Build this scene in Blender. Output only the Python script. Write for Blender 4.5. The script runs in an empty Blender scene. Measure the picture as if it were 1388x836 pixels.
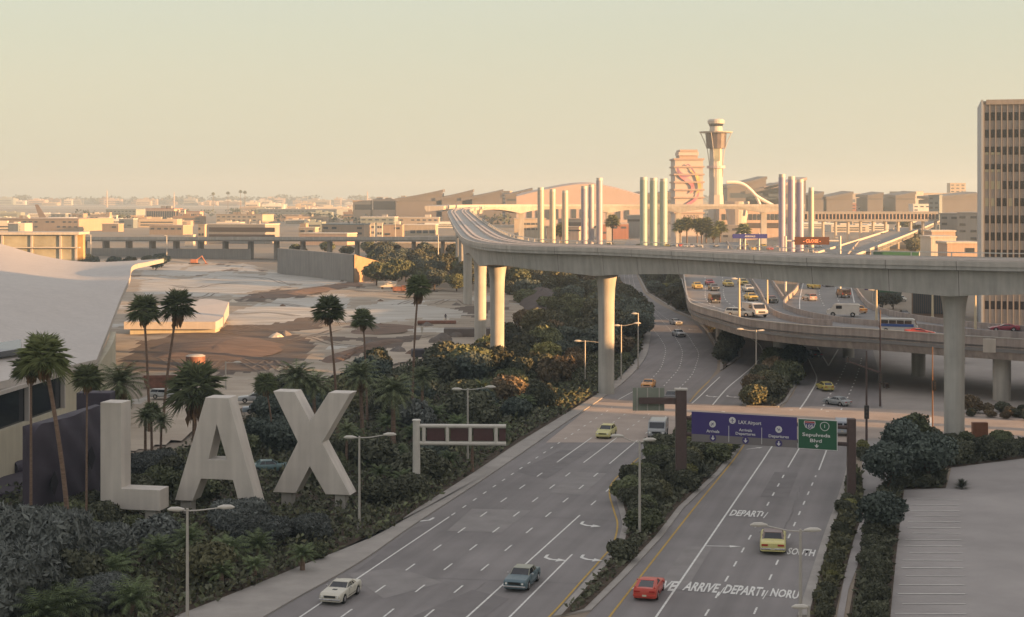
import bpy, math, random
import numpy as np
from mathutils import Vector, Matrix
from mathutils.geometry import interpolate_bezier
R = math.radians
SC = bpy.context.scene
COL = SC.collection
H = 30.0; F = 2140.0; CX = 694.0; HY = 266.0      # eye height, focal length in photo pixels, principal column, horizon row
rnd = random.Random(7)

def W(x, y, z=0.0):
    "point of the horizontal plane at height z seen at photo position x, y"
    d = (H - z) * F / (y - HY)
    return Vector(((x - CX) / F * d, d, z))
def XD(x, d): return (x - CX) / F * d
def ZD(y, d): return H - (y - HY) * d / F
def gy(y): return H * F / (y - HY)

# ------------------------------------------------------------------ materials
MATS = {}
def mat(name, col, rough=0.8, metal=0.0, var=0.0, scale=1.0, bump=0.0, bscale=None, col2=None, stretch=None, detail=5, spec=0.4, emit=None, island=0.0, grime=0.0):
    if name in MATS: return MATS[name]
    m = bpy.data.materials.new(name); m.use_nodes = True
    nt = m.node_tree; N = nt.nodes; L = nt.links
    b = N['Principled BSDF']
    b.inputs['Roughness'].default_value = rough
    b.inputs['Metallic'].default_value = metal
    b.inputs['Specular IOR Level'].default_value = spec
    c4 = (*col, 1)
    b.inputs['Base Color'].default_value = c4
    if emit:
        b.inputs['Emission Color'].default_value = (*emit[:3], 1); b.inputs['Emission Strength'].default_value = emit[3]
    tc = N.new('ShaderNodeTexCoord'); mp = N.new('ShaderNodeMapping')
    L.new(tc.outputs['Object'], mp.inputs['Vector'])
    if stretch: mp.inputs['Scale'].default_value = stretch
    out = None
    if var > 0 or col2:
        nz = N.new('ShaderNodeTexNoise'); nz.inputs['Scale'].default_value = scale; nz.inputs['Detail'].default_value = detail
        nz.inputs['Roughness'].default_value = 0.6
        L.new(mp.outputs[0], nz.inputs['Vector'])
        rp = N.new('ShaderNodeValToRGB'); L.new(nz.outputs['Fac'], rp.inputs[0])
        rp.color_ramp.elements[0].position = 0.32; rp.color_ramp.elements[1].position = 0.68
        if col2:
            rp.color_ramp.elements[0].color = (*col2, 1); rp.color_ramp.elements[1].color = c4
        else:
            rp.color_ramp.elements[0].color = (*[c * (1 - var) for c in col], 1)
            rp.color_ramp.elements[1].color = (*[min(1, c * (1 + var)) for c in col], 1)
        out = rp.outputs[0]
    if island > 0:
        g = N.new('ShaderNodeNewGeometry'); rp2 = N.new('ShaderNodeMapRange')
        rp2.inputs['To Min'].default_value = 1 - island; rp2.inputs['To Max'].default_value = 1 + island
        L.new(g.outputs['Random Per Island'], rp2.inputs[0])
        oi = N.new('ShaderNodeObjectInfo'); rp3 = N.new('ShaderNodeMapRange')
        rp3.inputs['To Min'].default_value = .75; rp3.inputs['To Max'].default_value = 1.3
        L.new(oi.outputs['Random'], rp3.inputs[0])
        mm = N.new('ShaderNodeMath'); mm.operation = 'MULTIPLY'; L.new(rp2.outputs[0], mm.inputs[0]); L.new(rp3.outputs[0], mm.inputs[1])
        vm = N.new('ShaderNodeVectorMath'); vm.operation = 'SCALE'
        if out: L.new(out, vm.inputs[0])
        else: vm.inputs[0].default_value = col
        L.new(mm.outputs[0], vm.inputs['Scale']); out = vm.outputs[0]
    if grime > 0:      # vertical weather streaks
        mp2 = N.new('ShaderNodeMapping'); mp2.inputs['Scale'].default_value = (1.1, 1.1, 0.07); L.new(tc.outputs['Object'], mp2.inputs['Vector'])
        n3 = N.new('ShaderNodeTexNoise'); n3.inputs['Scale'].default_value = 1.3; n3.inputs['Detail'].default_value = 6; L.new(mp2.outputs[0], n3.inputs['Vector'])
        mr = N.new('ShaderNodeMapRange'); mr.inputs['From Min'].default_value = .35; mr.inputs['From Max'].default_value = .7
        mr.inputs['To Min'].default_value = 1 - grime; mr.inputs['To Max'].default_value = 1.04; L.new(n3.outputs['Fac'], mr.inputs[0])
        vm = N.new('ShaderNodeVectorMath'); vm.operation = 'SCALE'
        if out: L.new(out, vm.inputs[0])
        else: vm.inputs[0].default_value = col
        L.new(mr.outputs[0], vm.inputs['Scale']); out = vm.outputs[0]
    if out: L.new(out, b.inputs['Base Color'])
    if bump > 0:
        n2 = N.new('ShaderNodeTexNoise'); n2.inputs['Scale'].default_value = bscale or scale * 4; n2.inputs['Detail'].default_value = 4
        L.new(mp.outputs[0], n2.inputs['Vector'])
        bp = N.new('ShaderNodeBump'); bp.inputs['Strength'].default_value = bump; bp.inputs['Distance'].default_value = 0.05
        L.new(n2.outputs['Fac'], bp.inputs['Height']); L.new(bp.outputs[0], b.inputs['Normal'])
    MATS[name] = m
    return m

def paint(name, col): return mat('paint_' + name, col, rough=0.32, spec=0.5, var=0.06, scale=2)
def leafmat(name, col, isl=0.35):
    m = mat('leaf_' + name, col, rough=0.75, island=isl, spec=0.2)
    return m

CONC = mat('concrete', (.42, .40, .37), .85, var=.12, scale=.25, bump=.15, bscale=3, grime=.22)
CONC_L = mat('concrete_pale', (.47, .44, .40), .8, var=.08, scale=.2, bump=.1, bscale=3, grime=.15)
CONC_D = mat('concrete_ramp', (.37, .32, .295), .85, var=.15, scale=.3, bump=.15, bscale=3, grime=.3)
WHITEC = mat('white_coat', (.45, .415, .39), .6, var=.04, scale=.3, grime=.07)
ASPH = mat('asphalt', (.20, .187, .186), .88, var=.12, scale=.12, bump=.25, bscale=20, stretch=(1, 1, 1), detail=9)
def tyre_lanes(m, ang=15.0, amt=.16):
    nt = m.node_tree; N = nt.nodes; L = nt.links; b = N['Principled BSDF']; src = b.inputs['Base Color'].links[0].from_socket
    tc = N.new('ShaderNodeTexCoord'); r_ = N.new('ShaderNodeMapping'); r_.inputs['Rotation'].default_value = (0, 0, R(ang)); s_ = N.new('ShaderNodeMapping'); s_.inputs['Scale'].default_value = (1.0, .012, 1)
    L.new(tc.outputs['Object'], r_.inputs[0]); L.new(r_.outputs[0], s_.inputs[0])
    n = N.new('ShaderNodeTexNoise'); n.inputs['Scale'].default_value = .9; n.inputs['Detail'].default_value = 5; L.new(s_.outputs[0], n.inputs['Vector'])
    s2 = N.new('ShaderNodeMapping'); s2.inputs['Scale'].default_value = (.25, .05, 1); L.new(r_.outputs[0], s2.inputs[0])
    v = N.new('ShaderNodeTexNoise'); v.inputs['Scale'].default_value = 1.0; v.inputs['Detail'].default_value = 7; L.new(s2.outputs[0], v.inputs['Vector'])
    ad = N.new('ShaderNodeMath'); ad.operation = 'ADD'; L.new(n.outputs['Fac'], ad.inputs[0]); L.new(v.outputs['Fac'], ad.inputs[1])
    mr = N.new('ShaderNodeMapRange'); mr.inputs['From Min'].default_value = .7; mr.inputs['From Max'].default_value = 1.3; mr.inputs['To Min'].default_value = 1 - amt; mr.inputs['To Max'].default_value = 1 + amt * .8; L.new(ad.outputs[0], mr.inputs[0])
    vm = N.new('ShaderNodeVectorMath'); vm.operation = 'SCALE'; L.new(src, vm.inputs[0]); L.new(mr.outputs[0], vm.inputs['Scale']); L.new(vm.outputs[0], b.inputs['Base Color'])
tyre_lanes(ASPH)
ASPH_R = mat('deck_asphalt', (.20, .195, .195), .85, var=.12, scale=.2, bump=.2, bscale=20, detail=9)
LINE = mat('road_paint', (.62, .62, .6), .7, var=.18, scale=3, detail=8)
LINE_Y = mat('road_paint_yellow', (.42, .27, .05), .7, var=.2, scale=3, detail=8)
WALK = mat('sidewalk_concrete', (.30, .28, .26), .88, var=.12, scale=.4, bump=.2, bscale=8)
LOT = mat('lot_concrete', (.30, .28, .272), .88, var=.14, scale=.12, bump=.2, bscale=10, detail=10)
SOIL = mat('soil', (.07, .05, .035), .95, var=.3, scale=1.5, bump=.5, bscale=4)
STEELW = mat('white_steel', (.52, .50, .46), .5, var=.05, scale=2)
STEELG = mat('grey_steel', (.42, .40, .37), .45, .2, var=.05, scale=2)
BROWNM = mat('brown_steel', (.085, .055, .05), .55, var=.1, scale=3)
GLASS = mat('dark_glass', (.02, .022, .028), .08, spec=.6)
GLASS_B = mat('blue_glass', (.06, .07, .08), .12, spec=.6)
RUBBER = mat('rubber', (.015, .015, .015), .8)
CHROME = mat('chrome', (.6, .6, .6), .18, .9)
LAMPW = mat('lens_white', (.7, .7, .68), .2)
REDL = mat('lens_red', (.35, .02, .015), .25)
BARK = mat('bark', (.10, .07, .05), .95, var=.35, scale=3, bump=.6, bscale=8)
PBARK = mat('palm_bark', (.17, .115, .085), .95, var=.3, scale=2, stretch=(1, 1, 6), bump=.6, bscale=5)
SKIRT = mat('dead_frond', (.22, .14, .085), .95, island=.4)

# ------------------------------------------------------------------ mesh builder
class MB:
    def __init__(s): s.v = []; s.f = []; s.mi = []
    def add(s, vs, fs, mi=0):
        o = len(s.v); s.v += [tuple(v) for v in vs]; s.f += [tuple(i + o for i in f) for f in fs]; s.mi += [mi] * len(fs); return s
    def box(s, c, d, rz=0.0, mi=0, M=None):
        x, y, z = [q / 2 for q in d]
        vs = [Vector((a * x, b * y, e * z)) for a in (-1, 1) for b in (-1, 1) for e in (-1, 1)]
        if M is None: M = Matrix.Rotation(rz, 3, 'Z')
        vs = [M @ v + Vector(c) for v in vs]
        return s.add(vs, [(0, 1, 3, 2), (4, 6, 7, 5), (0, 4, 5, 1), (2, 3, 7, 6), (0, 2, 6, 4), (1, 5, 7, 3)], mi)
    def bb(s, x0, x1, y0, y1, z0, z1, mi=0): return s.box(((x0 + x1) / 2, (y0 + y1) / 2, (z0 + z1) / 2), (x1 - x0, y1 - y0, z1 - z0), mi=mi)
    def prism(s, poly, z0, z1, mi=0):
        n = len(poly)
        if sum(poly[i][0] * poly[(i + 1) % n][1] - poly[(i + 1) % n][0] * poly[i][1] for i in range(n)) < 0: poly = poly[::-1]
        vs = [(p[0], p[1], z0) for p in poly] + [(p[0], p[1], z1) for p in poly]
        return s.add(vs, [tuple(range(n))[::-1], tuple(range(n, 2 * n))] + [(i, (i + 1) % n, n + (i + 1) % n, n + i) for i in range(n)], mi)
    def sheet(s, poly, z, mi=0):
        n = len(poly)
        if sum(poly[i][0] * poly[(i + 1) % n][1] - poly[(i + 1) % n][0] * poly[i][1] for i in range(n)) < 0: poly = poly[::-1]
        return s.add([(p[0], p[1], z) for p in poly], [tuple(range(n))], mi)
    def tube(s, pts, rs, n=10, cap=True, mi=0, sq=False):
        pts = [Vector(p) for p in pts]
        if not hasattr(rs, '__len__'): rs = [rs] * len(pts)
        vs = []; up = Vector((0, 0, 1))
        for i, p in enumerate(pts):
            t = (pts[min(i + 1, len(pts) - 1)] - pts[max(i - 1, 0)]).normalized()
            a = t.cross(up)
            if a.length < .05: a = Vector((1, 0, 0)) if abs(t.x) < .9 else Vector((0, 1, 0)); a = (a - t * a.dot(t))
            a.normalize(); b = t.cross(a)
            for k in range(n):
                an = 2 * math.pi * (k + (.5 if sq else 0)) / n
                vs.append(p + a * math.cos(an) * rs[i] + b * math.sin(an) * rs[i])
        fs = [(i * n + k, i * n + (k + 1) % n, (i + 1) * n + (k + 1) % n, (i + 1) * n + k) for i in range(len(pts) - 1) for k in range(n)]
        if cap: fs += [tuple(range(n))[::-1], tuple(range((len(pts) - 1) * n, len(pts) * n))]
        return s.add(vs, fs, mi)
    def sweep(s, path, prof, mi=0, close=True, cap=True):
        "prof: list of (offset to the left of travel, z above path); path: Vectors"
        vs = []
        for i, p in enumerate(path):
            t = (path[min(i + 1, len(path) - 1)] - path[max(i - 1, 0)]); t.z = 0; t.normalize()
            nrm = Vector((-t.y, t.x, 0))
            pr = prof(i) if callable(prof) else prof
            for (o, z) in pr: vs.append(p + nrm * o + Vector((0, 0, z)))
        n = len(vs) // len(path)
        m = n if close else n - 1
        fs = [(i * n + k, (i + 1) * n + k, (i + 1) * n + (k + 1) % n, i * n + (k + 1) % n) for i in range(len(path) - 1) for k in range(m)]
        if cap and close: fs += [tuple(range(n)), tuple(range((len(path) - 1) * n, len(path) * n))[::-1]]
        return s.add(vs, fs, mi)
    def build(s, name, mats, parent=None, smooth=False, bevel=0, loc=None, fix=True):
        me = bpy.data.meshes.new(name); me.from_pydata(s.v, [], s.f)
        if not isinstance(mats, (list, tuple)): mats = [mats]
        for m in mats: me.materials.append(m)
        if len(mats) > 1: me.polygons.foreach_set('material_index', s.mi)
        if fix:
            import bmesh
            bm = bmesh.new(); bm.from_mesh(me); bmesh.ops.recalc_face_normals(bm, faces=bm.faces)
            if bevel:
                bmesh.ops.bevel(bm, geom=[e for e in bm.edges if len(e.link_faces) == 2 and e.calc_face_angle(0) > .6], offset=bevel, segments=2, profile=.5, affect='EDGES')
            bm.to_mesh(me); bm.free()
        if smooth:
            me.polygons.foreach_set('use_smooth', [True] * len(me.polygons))
            try: me.set_sharp_from_angle(angle=R(38))
            except Exception: pass
        me.update()
        return link(name, me, parent, loc)
def link(name, me, parent=None, loc=None):
    o = bpy.data.objects.new(name, me); COL.objects.link(o)
    if parent: o.parent = parent
    if loc is not None: o.location = loc
    return o
def tag(o, label=None, cat=None, group=None, kind=None):
    if label: o['label'] = label
    if cat: o['category'] = cat
    if group: o['group'] = group
    if kind: o['kind'] = kind
    return o
def thing(name, label, cat, loc=(0, 0, 0), rz=0.0, group=None):
    o = bpy.data.objects.new(name, None); COL.objects.link(o); o.location = loc; o.rotation_euler = (0, 0, rz); o.empty_display_size = .5
    return tag(o, label, cat, group)
def struct(o): o['kind'] = 'structure'; return o
def dup(root, loc=None, rz=None, sc=None, label=None, group=None):
    r = root.copy(); COL.objects.link(r)
    if loc is not None: r.location = loc
    if rz is not None: r.rotation_euler = (0, 0, rz)
    if sc is not None: r.scale = sc if hasattr(sc, '__len__') else (sc, sc, sc)
    if label: r['label'] = label
    if group: r['group'] = group
    for ch in root.children:
        c = ch.copy(); COL.objects.link(c); c.parent = r
        for g in ch.children:
            d = g.copy(); COL.objects.link(d); d.parent = c
    return r
def smooth_path(pts, n=8):
    pts = [Vector(p) for p in pts]; out = []
    for i in range(len(pts) - 1):
        p0 = pts[max(i - 1, 0)]; p1 = pts[i]; p2 = pts[i + 1]; p3 = pts[min(i + 2, len(pts) - 1)]
        for k in range(n):
            t = k / n
            out.append(.5 * ((2 * p1) + (p2 - p0) * t + (2 * p0 - 5 * p1 + 4 * p2 - p3) * t * t + (3 * p1 - p0 - 3 * p2 + p3) * t ** 3))
    out.append(pts[-1]); return out
def pxpath(px, z=0.0, n=8): return smooth_path([W(x, y, z) for x, y in px], n)
def inpoly(x, y, P):
    c = False; n = len(P); j = n - 1
    for i in range(n):
        xi, yi = P[i][0], P[i][1]; xj, yj = P[j][0], P[j][1]
        if (yi > y) != (yj > y) and x < (xj - xi) * (y - yi) / (yj - yi) + xi: c = not c
        j = i
    return c
def offs(path, d):
    out = []
    for i, p in enumerate(path):
        t = (path[min(i + 1, len(path) - 1)] - path[max(i - 1, 0)]); t.z = 0; t.normalize()
        out.append(p + Vector((-t.y, t.x, 0)) * d)
    return out

# ------------------------------------------------------------------ camera, light, air
cam = bpy.data.cameras.new('camera'); co = bpy.data.objects.new('camera', cam); COL.objects.link(co)
co.location = (0, 0, H); co.rotation_euler = (R(90), 0, 0)
cam.lens = F / 1388 * 36; cam.sensor_width = 36; cam.shift_y = -(418 - HY) / 1388; cam.clip_start = .5; cam.clip_end = 30000
SC.camera = co
SUN_AZ, SUN_EL = 113.0, 6.4           # clockwise from the view axis (+Y)
w = bpy.data.worlds.new("World"); SC.world = w; w.use_nodes = True
nt = w.node_tree; bg = nt.nodes['Background']
sky = nt.nodes.new('ShaderNodeTexSky'); sky.sky_type = 'NISHITA'; sky.sun_disc = False
sky.sun_elevation = R(SUN_EL + 3); sky.sun_rotation = R(SUN_AZ)
sky.air_density = 1.0; sky.dust_density = 3.0; sky.ozone_density = 0.6; sky.altitude = 0
# hazy evening air: the clear blue of the model is mixed toward the beige of the smog, more so near the horizon
tcw = nt.nodes.new('ShaderNodeTexCoord'); sep = nt.nodes.new('ShaderNodeSeparateXYZ'); nt.links.new(tcw.outputs['Generated'], sep.inputs[0])
rmp = nt.nodes.new('ShaderNodeValToRGB'); nt.links.new(sep.outputs['Z'], rmp.inputs[0])
K = 1.0
EL = rmp.color_ramp.elements
EL[0].position = 0.0; EL[0].color = (.77, .71, .53, 1)
EL[1].position = 1.0; EL[1].color = (.78, .74, .74, 1)
for p, c in ((.035, (.76, .705, .53)), (.07, (.735, .69, .525)), (.10, (.70, .685, .53)), (.135, (.68, .69, .56)), (.30, (.74, .71, .68))):
    e = EL.new(p); e.color = (*c, 1)
mx = nt.nodes.new('ShaderNodeMix'); mx.data_type = 'RGBA'; mx.inputs[0].default_value = .82
sc_ = nt.nodes.new('ShaderNodeVectorMath'); sc_.operation = 'SCALE'; sc_.inputs['Scale'].default_value = 6.3
nt.links.new(rmp.outputs[0], sc_.inputs[0])
nt.links.new(sky.outputs[0], mx.inputs[6]); nt.links.new(sc_.outputs[0], mx.inputs[7])
nt.links.new(mx.outputs[2], bg.inputs[0]); bg.inputs[1].default_value = .055
sun = bpy.data.lights.new('sun', 'SUN'); sun.energy = 5.0; sun.angle = R(.6); sun.color = (1, .53, .21)
so = bpy.data.objects.new('sun', sun); COL.objects.link(so)
sd = Vector((math.sin(R(SUN_AZ)) * math.cos(R(SUN_EL)), math.cos(R(SUN_AZ)) * math.cos(R(SUN_EL)), math.sin(R(SUN_EL))))
so.rotation_euler = sd.to_track_quat('Z', 'Y').to_euler(); so.location = sd * 200
hz = MB().bb(-2600, 2600, -120, 7300, -1.0, 95).build('haze', mat('haze', (1, 1, 1)))
hm = MATS['haze']; hn = hm.node_tree; hn.nodes.remove(hn.nodes['Principled BSDF'])
pv = hn.nodes.new('ShaderNodeVolumePrincipled'); pv.inputs['Color'].default_value = (.72, .88, 1.0, 1); pv.inputs['Density'].default_value = .00019
pv.inputs['Anisotropy'].default_value = .2
hn.links.new(pv.outputs[0], hn.nodes['Material Output'].inputs['Volume'])
tag(hz, kind='stuff')
SC.view_settings.view_transform = 'Standard'; SC.view_settings.look = 'None'; SC.view_settings.gamma = 1; SC.view_settings.exposure = 1.68
SC.render.engine = 'CYCLES'; SC.cycles.use_denoising = True; SC.cycles.max_bounces = 6; SC.cycles.transparent_max_bounces = 6
SC.cycles.diffuse_bounces = 3; SC.cycles.glossy_bounces = 3; SC.cycles.volume_bounces = 0; SC.cycles.caustics_reflective = False; SC.cycles.caustics_refractive = False
SC.cycles.sample_clamp_indirect = 4
# ================================================================== GROUND, ROADS
gm = mat('ground', (.30, .245, .185), .95, var=.25, scale=.006, detail=12, col2=(.20, .17, .14), bump=.1, bscale=.4)
struct(MB().sheet([(-2500, -100), (2500, -100), (2500, 7200), (-2500, 7200)], 0.0).build('ground', gm))

# --- left (outbound) roadway outline in photo pixels
LE = [(388, 821), (488, 777), (557, 710)]         # placeholder, replaced below
RL_left = [(250, 902), (388, 820), (488, 763), (557, 715), (647, 656), (700, 620), (760, 578), (808, 546), (841, 522), (862, 502), (876, 483), (880, 467), (882, 450), (880, 434), (868, 418), (850, 404), (836, 391), (831, 377), (833, 360), (842, 340), (850, 325)]
RL_right = [(872, 325), (864, 345), (860, 362), (864, 376), (872, 396), (890, 410), (914, 423), (940, 434), (955, 449), (965, 466), (973, 482), (972, 500), (962, 514), (945, 530), (925, 550)]
med_left = [(700, 880), (750, 837), (790, 793), (823, 756), (838, 736), (844, 712), (839, 692), (833, 668), (838, 654), (858, 634), (878, 616), (905, 596), (935, 584)]
RL_poly = RL_left + RL_right + [(935, 570)] + med_left[::-1] + [(560, 1000), (200, 1000)]
struct(MB().sheet([W(x, y)[:2] for x, y in RL_poly], .03).build('road', ASPH))
# --- right (inbound) roadway, cross street, middle and far ramp roads
med_right = [(1008, 600), (978, 641), (927, 689), (897, 729), (850, 780), (801, 829), (750, 880)]
RR_poly = med_right + [(700, 930), (1040, 1000), (1060, 890), (1081, 834), (1114, 734), (1133, 682), (1146, 640), (1150, 600), (1150, 575), (1003, 575)]
struct(MB().sheet([W(x, y)[:2] for x, y in RR_poly], .034).build('road', ASPH))
XS = [(808, 545), (925, 549), (1005, 551), (1062, 553), (1100, 551), (1400, 563), (1700, 577), (1700, 640), (1388, 597), (1290, 597), (1175, 594), (1150, 600), (1005, 601), (990, 590), (938, 584), (905, 600), (740, 600)]
ASPH_X = mat('cross_asphalt_sun_tint', (.36, .30, .26), .88, var=.12, scale=.2, bump=.25, bscale=20, detail=9)  # pale pinkish tone puts evening sunlight into the street colour
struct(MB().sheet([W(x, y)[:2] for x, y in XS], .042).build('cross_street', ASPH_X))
MR = [(925, 550), (1005, 551), (1012, 535), (1022, 517), (1034, 500), (1044, 482), (1047, 466), (1036, 455), (1015, 452), (1003, 462), (1008, 472), (1006, 484), (990, 496), (975, 505), (962, 516), (945, 532)]
struct(MB().sheet([W(x, y)[:2] for x, y in MR], .038).build('road', ASPH))
FR = [(1060, 553), (1075, 535), (1087, 508), (1090, 490), (1085, 470), (1082, 455), (1160, 455), (1182, 470), (1190, 500), (1196, 553)]
struct(MB().sheet([W(x, y)[:2] for x, y in FR], .036).build('road', ASPH))
# paved apron below and beyond the ramps
AP = [(1140, 600), (1155, 552), (1165, 500), (1170, 440), (1600, 430), (1900, 560), (1700, 600), (1388, 595), (1290, 597)]
APM = mat('apron_concrete', (.30, .275, .255), .9, var=.15, scale=.1, detail=9, bump=.2, bscale=10)
struct(MB().sheet([W(x, y)[:2] for x, y in AP], .02).build('pavement', APM))

def band(path_px, w, h, name, m, z0=0, left=True, n=6):
    p = [Vector(v) for v in path_px]
    return struct(MB().sweep(p, [(0, z0), (0, h), (w, h), (w, z0)]).build(name, m))
# left sidewalk: road side edge is RL_left, outer edge on the planting side
side_in = pxpath(RL_left[:14], 0, 5)
def strip(inner, outer, h, name, m):
    mb = MB(); n = len(inner)
    vs = []
    for a, b in zip(inner, outer): vs += [(a.x, a.y, 0), (a.x, a.y, h), (b.x, b.y, h), (b.x, b.y, 0)]
    fs = [(i * 4 + k, (i + 1) * 4 + k, (i + 1) * 4 + k + 1, i * 4 + k + 1) for i in range(n - 1) for k in range(3)]
    fs += [(0, 1, 2, 3), ((n - 1) * 4 + 3, (n - 1) * 4 + 2, (n - 1) * 4 + 1, (n - 1) * 4)]
    mb.add(vs, fs); return struct(mb.build(name, m))
out_side = [(130, 880), (262, 828), (345, 795), (420, 764), (470, 744), (520, 722), (567, 690), (645, 640), (700, 603), (760, 566), (800, 541), (832, 518), (852, 500), (866, 481)]
so_ = pxpath(out_side, 0, 5)
strip(side_in, so_, .15, 'sidewalk', WALK)
# kerb paths of the medians
def kerb(px, w, h=.16, closed=False, nm='kerb', m=None, n=5):
    p = pxpath(px, 0, n)
    return struct(MB().sweep(p, [(0, 0), (0, h), (w, h), (w, 0)]).build(nm, m or WALK))
# median bed with the gantry: outline = med_left (road side) and med_right
mpoly = [W(x, y)[:2] for x, y in med_left[1:] + [(975, 586), (1003, 592)] + med_right[:-1]]
struct(MB().prism([p for p in mpoly], 0, .14).build('median', WALK))
def shrink(poly, d):
    c = []; n = len(poly); A = sum(poly[i][0] * poly[(i + 1) % n][1] - poly[(i + 1) % n][0] * poly[i][1] for i in range(n)); sg = 1 if A > 0 else -1
    for i in range(n):
        a = Vector(poly[i - 1]); b = Vector(poly[i]); e = Vector(poly[(i + 1) % n])
        t = (e - a).normalized(); c.append((b.x - t.y * d * sg, b.y + t.x * d * sg))
    return c
mbed = shrink(mpoly, .55)
struct(MB().sheet(mbed, .17).build('planting_soil', SOIL))
# island of shrubs between left roadway and middle road, and the triangle beyond the cross street
isl1 = [W(x, y)[:2] for x, y in [(860, 362), (866, 376), (876, 396), (916, 421), (943, 433), (958, 449), (968, 466), (976, 482), (976, 503), (990, 494), (1004, 483), (1005, 472), (1000, 462), (985, 440), (960, 420), (935, 405), (925, 385), (918, 366)]]
struct(MB().prism(isl1, 0, .15).build('median', WALK)); struct(MB().sheet(shrink(isl1, .5), .18).build('planting_soil', SOIL))
isl2 = [W(x, y)[:2] for x, y in [(1006, 547), (1012, 551), (1055, 552), (1066, 545), (1078, 525), (1088, 503), (1084, 488), (1050, 487), (1036, 500), (1024, 517), (1014, 534)]]
struct(MB().prism(isl2, 0, .15).build('median', WALK)); struct(MB().sheet(shrink(isl2, .4), .18).build('planting_soil', SOIL))
# right side: kerb strip, bed, path, bed, parking lot
rk_in = pxpath([(1081, 836), (1114, 734), (1133, 682), (1146, 640), (1151, 602)], 0, 5)
rk_out = pxpath([(1096, 836), (1124, 734), (1141, 682), (1154, 640), (1160, 602)], 0, 5)
strip(rk_in, rk_out, .15, 'kerb', WALK)
beds = {}
beds['a'] = [W(x, y)[:2] for x, y in [(1096, 840), (1124, 734), (1140, 685), (1150, 640), (1168, 640), (1172, 690), (1158, 730), (1145, 780), (1130, 840)]]
struct(MB().sheet(beds['a'], .05).build('planting_soil', SOIL))
path_p = [W(x, y)[:2] for x, y in [(1130, 860), (1145, 780), (1158, 730), (1172, 690), (1168, 640), (1170, 598), (1215, 598), (1215, 640), (1190, 665), (1175, 720), (1165, 760), (1150, 800), (1140, 860)]]
struct(MB().sheet(path_p, .06).build('path', LOT))
beds['b'] = [W(x, y)[:2] for x, y in [(1148, 850), (1160, 780), (1170, 730), (1176, 690), (1190, 665), (1215, 640), (1285, 640), (1282, 662), (1225, 664), (1222, 690), (1214, 760), (1205, 850)]]
struct(MB().sheet(beds['b'], .07).build('planting_soil', SOIL))
beds['c'] = [W(x, y)[:2] for x, y in [(1215, 602), (1290, 600), (1400, 598), (1500, 598), (1500, 618), (1400, 620), (1290, 634), (1215, 640)]]
struct(MB().sheet(beds['c'], .065).build('planting_soil', SOIL))
lot = [W(x, y)[:2] for x, y in [(1205, 860), (1214, 760), (1222, 690), (1226, 664), (1283, 660), (1290, 633), (1400, 620), (1600, 612), (1900, 1000), (1190, 1000)]]
struct(MB().sheet(lot, .028).build('parking_lot', LOT))
mb = MB()
for i, cy in enumerate([205, 235, 265, 295, 325, 357, 388, 423, 456, 493, 533, 574, 618, 665, 713, 767, 820, 880, 945]):
    y = 626 + cy / 3.966; t = (cy - 205) / 615
    x0 = 1235 - 22 * t + (8 if i % 3 == 0 else 0); x1 = 1300 + 10 * t
    a = W(x0, y - .4); b = W(x1, y); hw = .07 + .04 * ((i * 7) % 3) / 2
    mb.sheet([(a.x, a.y - hw), (b.x, b.y - hw), (b.x, b.y + hw), (a.x, a.y + hw)], .06)
struct(mb.build('bay_markings', mat('worn_paint', (.55, .54, .51), .8, var=.15, scale=.8, detail=10)))

# --- painted markings
MK = MB(); MY = MB(); ZM = .055
def seg(a, b, w, mb=MK, z=ZM):
    a = Vector((a[0], a[1])); b = Vector((b[0], b[1])); t = (b - a).normalized(); n = Vector((-t.y, t.x)) * w / 2
    mb.add([(*(a + n), z), (*(a - n), z), (*(b - n), z), (*(b + n), z)], [(0, 1, 2, 3)])
def solid(px, w=.15, mb=MK, n=8, z=ZM, plane=0.0):
    p = pxpath(px, plane, n)
    for i in range(len(p) - 1): seg(p[i], p[i + 1], w, mb, z + plane)
def dashes(px, cyc=7.3, ln=2.3, w=.15, n=10, z=ZM, plane=0.0, off=0.0):
    p = pxpath(px, plane, n); s = off; d = 0
    for i in range(len(p) - 1):
        L = (p[i + 1] - p[i]).length; t = (p[i + 1] - p[i]) / L; q = 0
        while q < L:
            ph = (s + q) % cyc
            if ph < ln: e = min(L, q + ln - ph); seg(p[i] + t * q, p[i] + t * e, w, MK, z + plane); q = e + 1e-4
            else: q += cyc - ph
        s += L
solid([(380, 855), (609, 701)], .16, n=1)
dashes([(612, 699), (716.6, 628), (830, 552.5)], cyc=3.7, ln=1.2)
dashes([(462, 837.5), (511, 802), (687, 675), (750, 631)]); solid([(755, 627), (802, 593.5)], .15, n=1); dashes([(815, 584), (848, 561)], 3.7, 1.2)
dashes([(520, 837), (562, 804), (671, 719.7), (786, 631)]); solid([(791, 627.5), (836, 593.5)], .15, n=1); dashes([(850, 583), (880, 561)], 3.7, 1.2)
dashes([(575, 838), (613.6, 805.7), (685.7, 746), (822, 632)]); solid([(826, 629), (864, 597)], .15, n=1); dashes([(875, 588), (905, 563)], 3.7, 1.2)
solid([(600, 867), (705, 772), (778.7, 705.4)], .16, n=1); solid([(660, 868), (775.6, 752)], .16, n=1)
dashes([(778.7, 705.4), (850, 641)], 7.3, 2.3)
dashes([(862, 533), (873, 524), (886.6, 510), (892, 504), (897, 496), (901, 482), (902, 476), (900, 467), (890, 452), (872, 432), (858, 410), (849, 390), (846, 372)], 3.7, 1.3)
dashes([(893, 531), (909, 513), (917, 504), (922, 495), (925, 479), (923, 471), (919, 463), (908, 447), (890, 427), (866, 405), (855, 388), (852, 372)], 3.7, 1.3)
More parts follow.
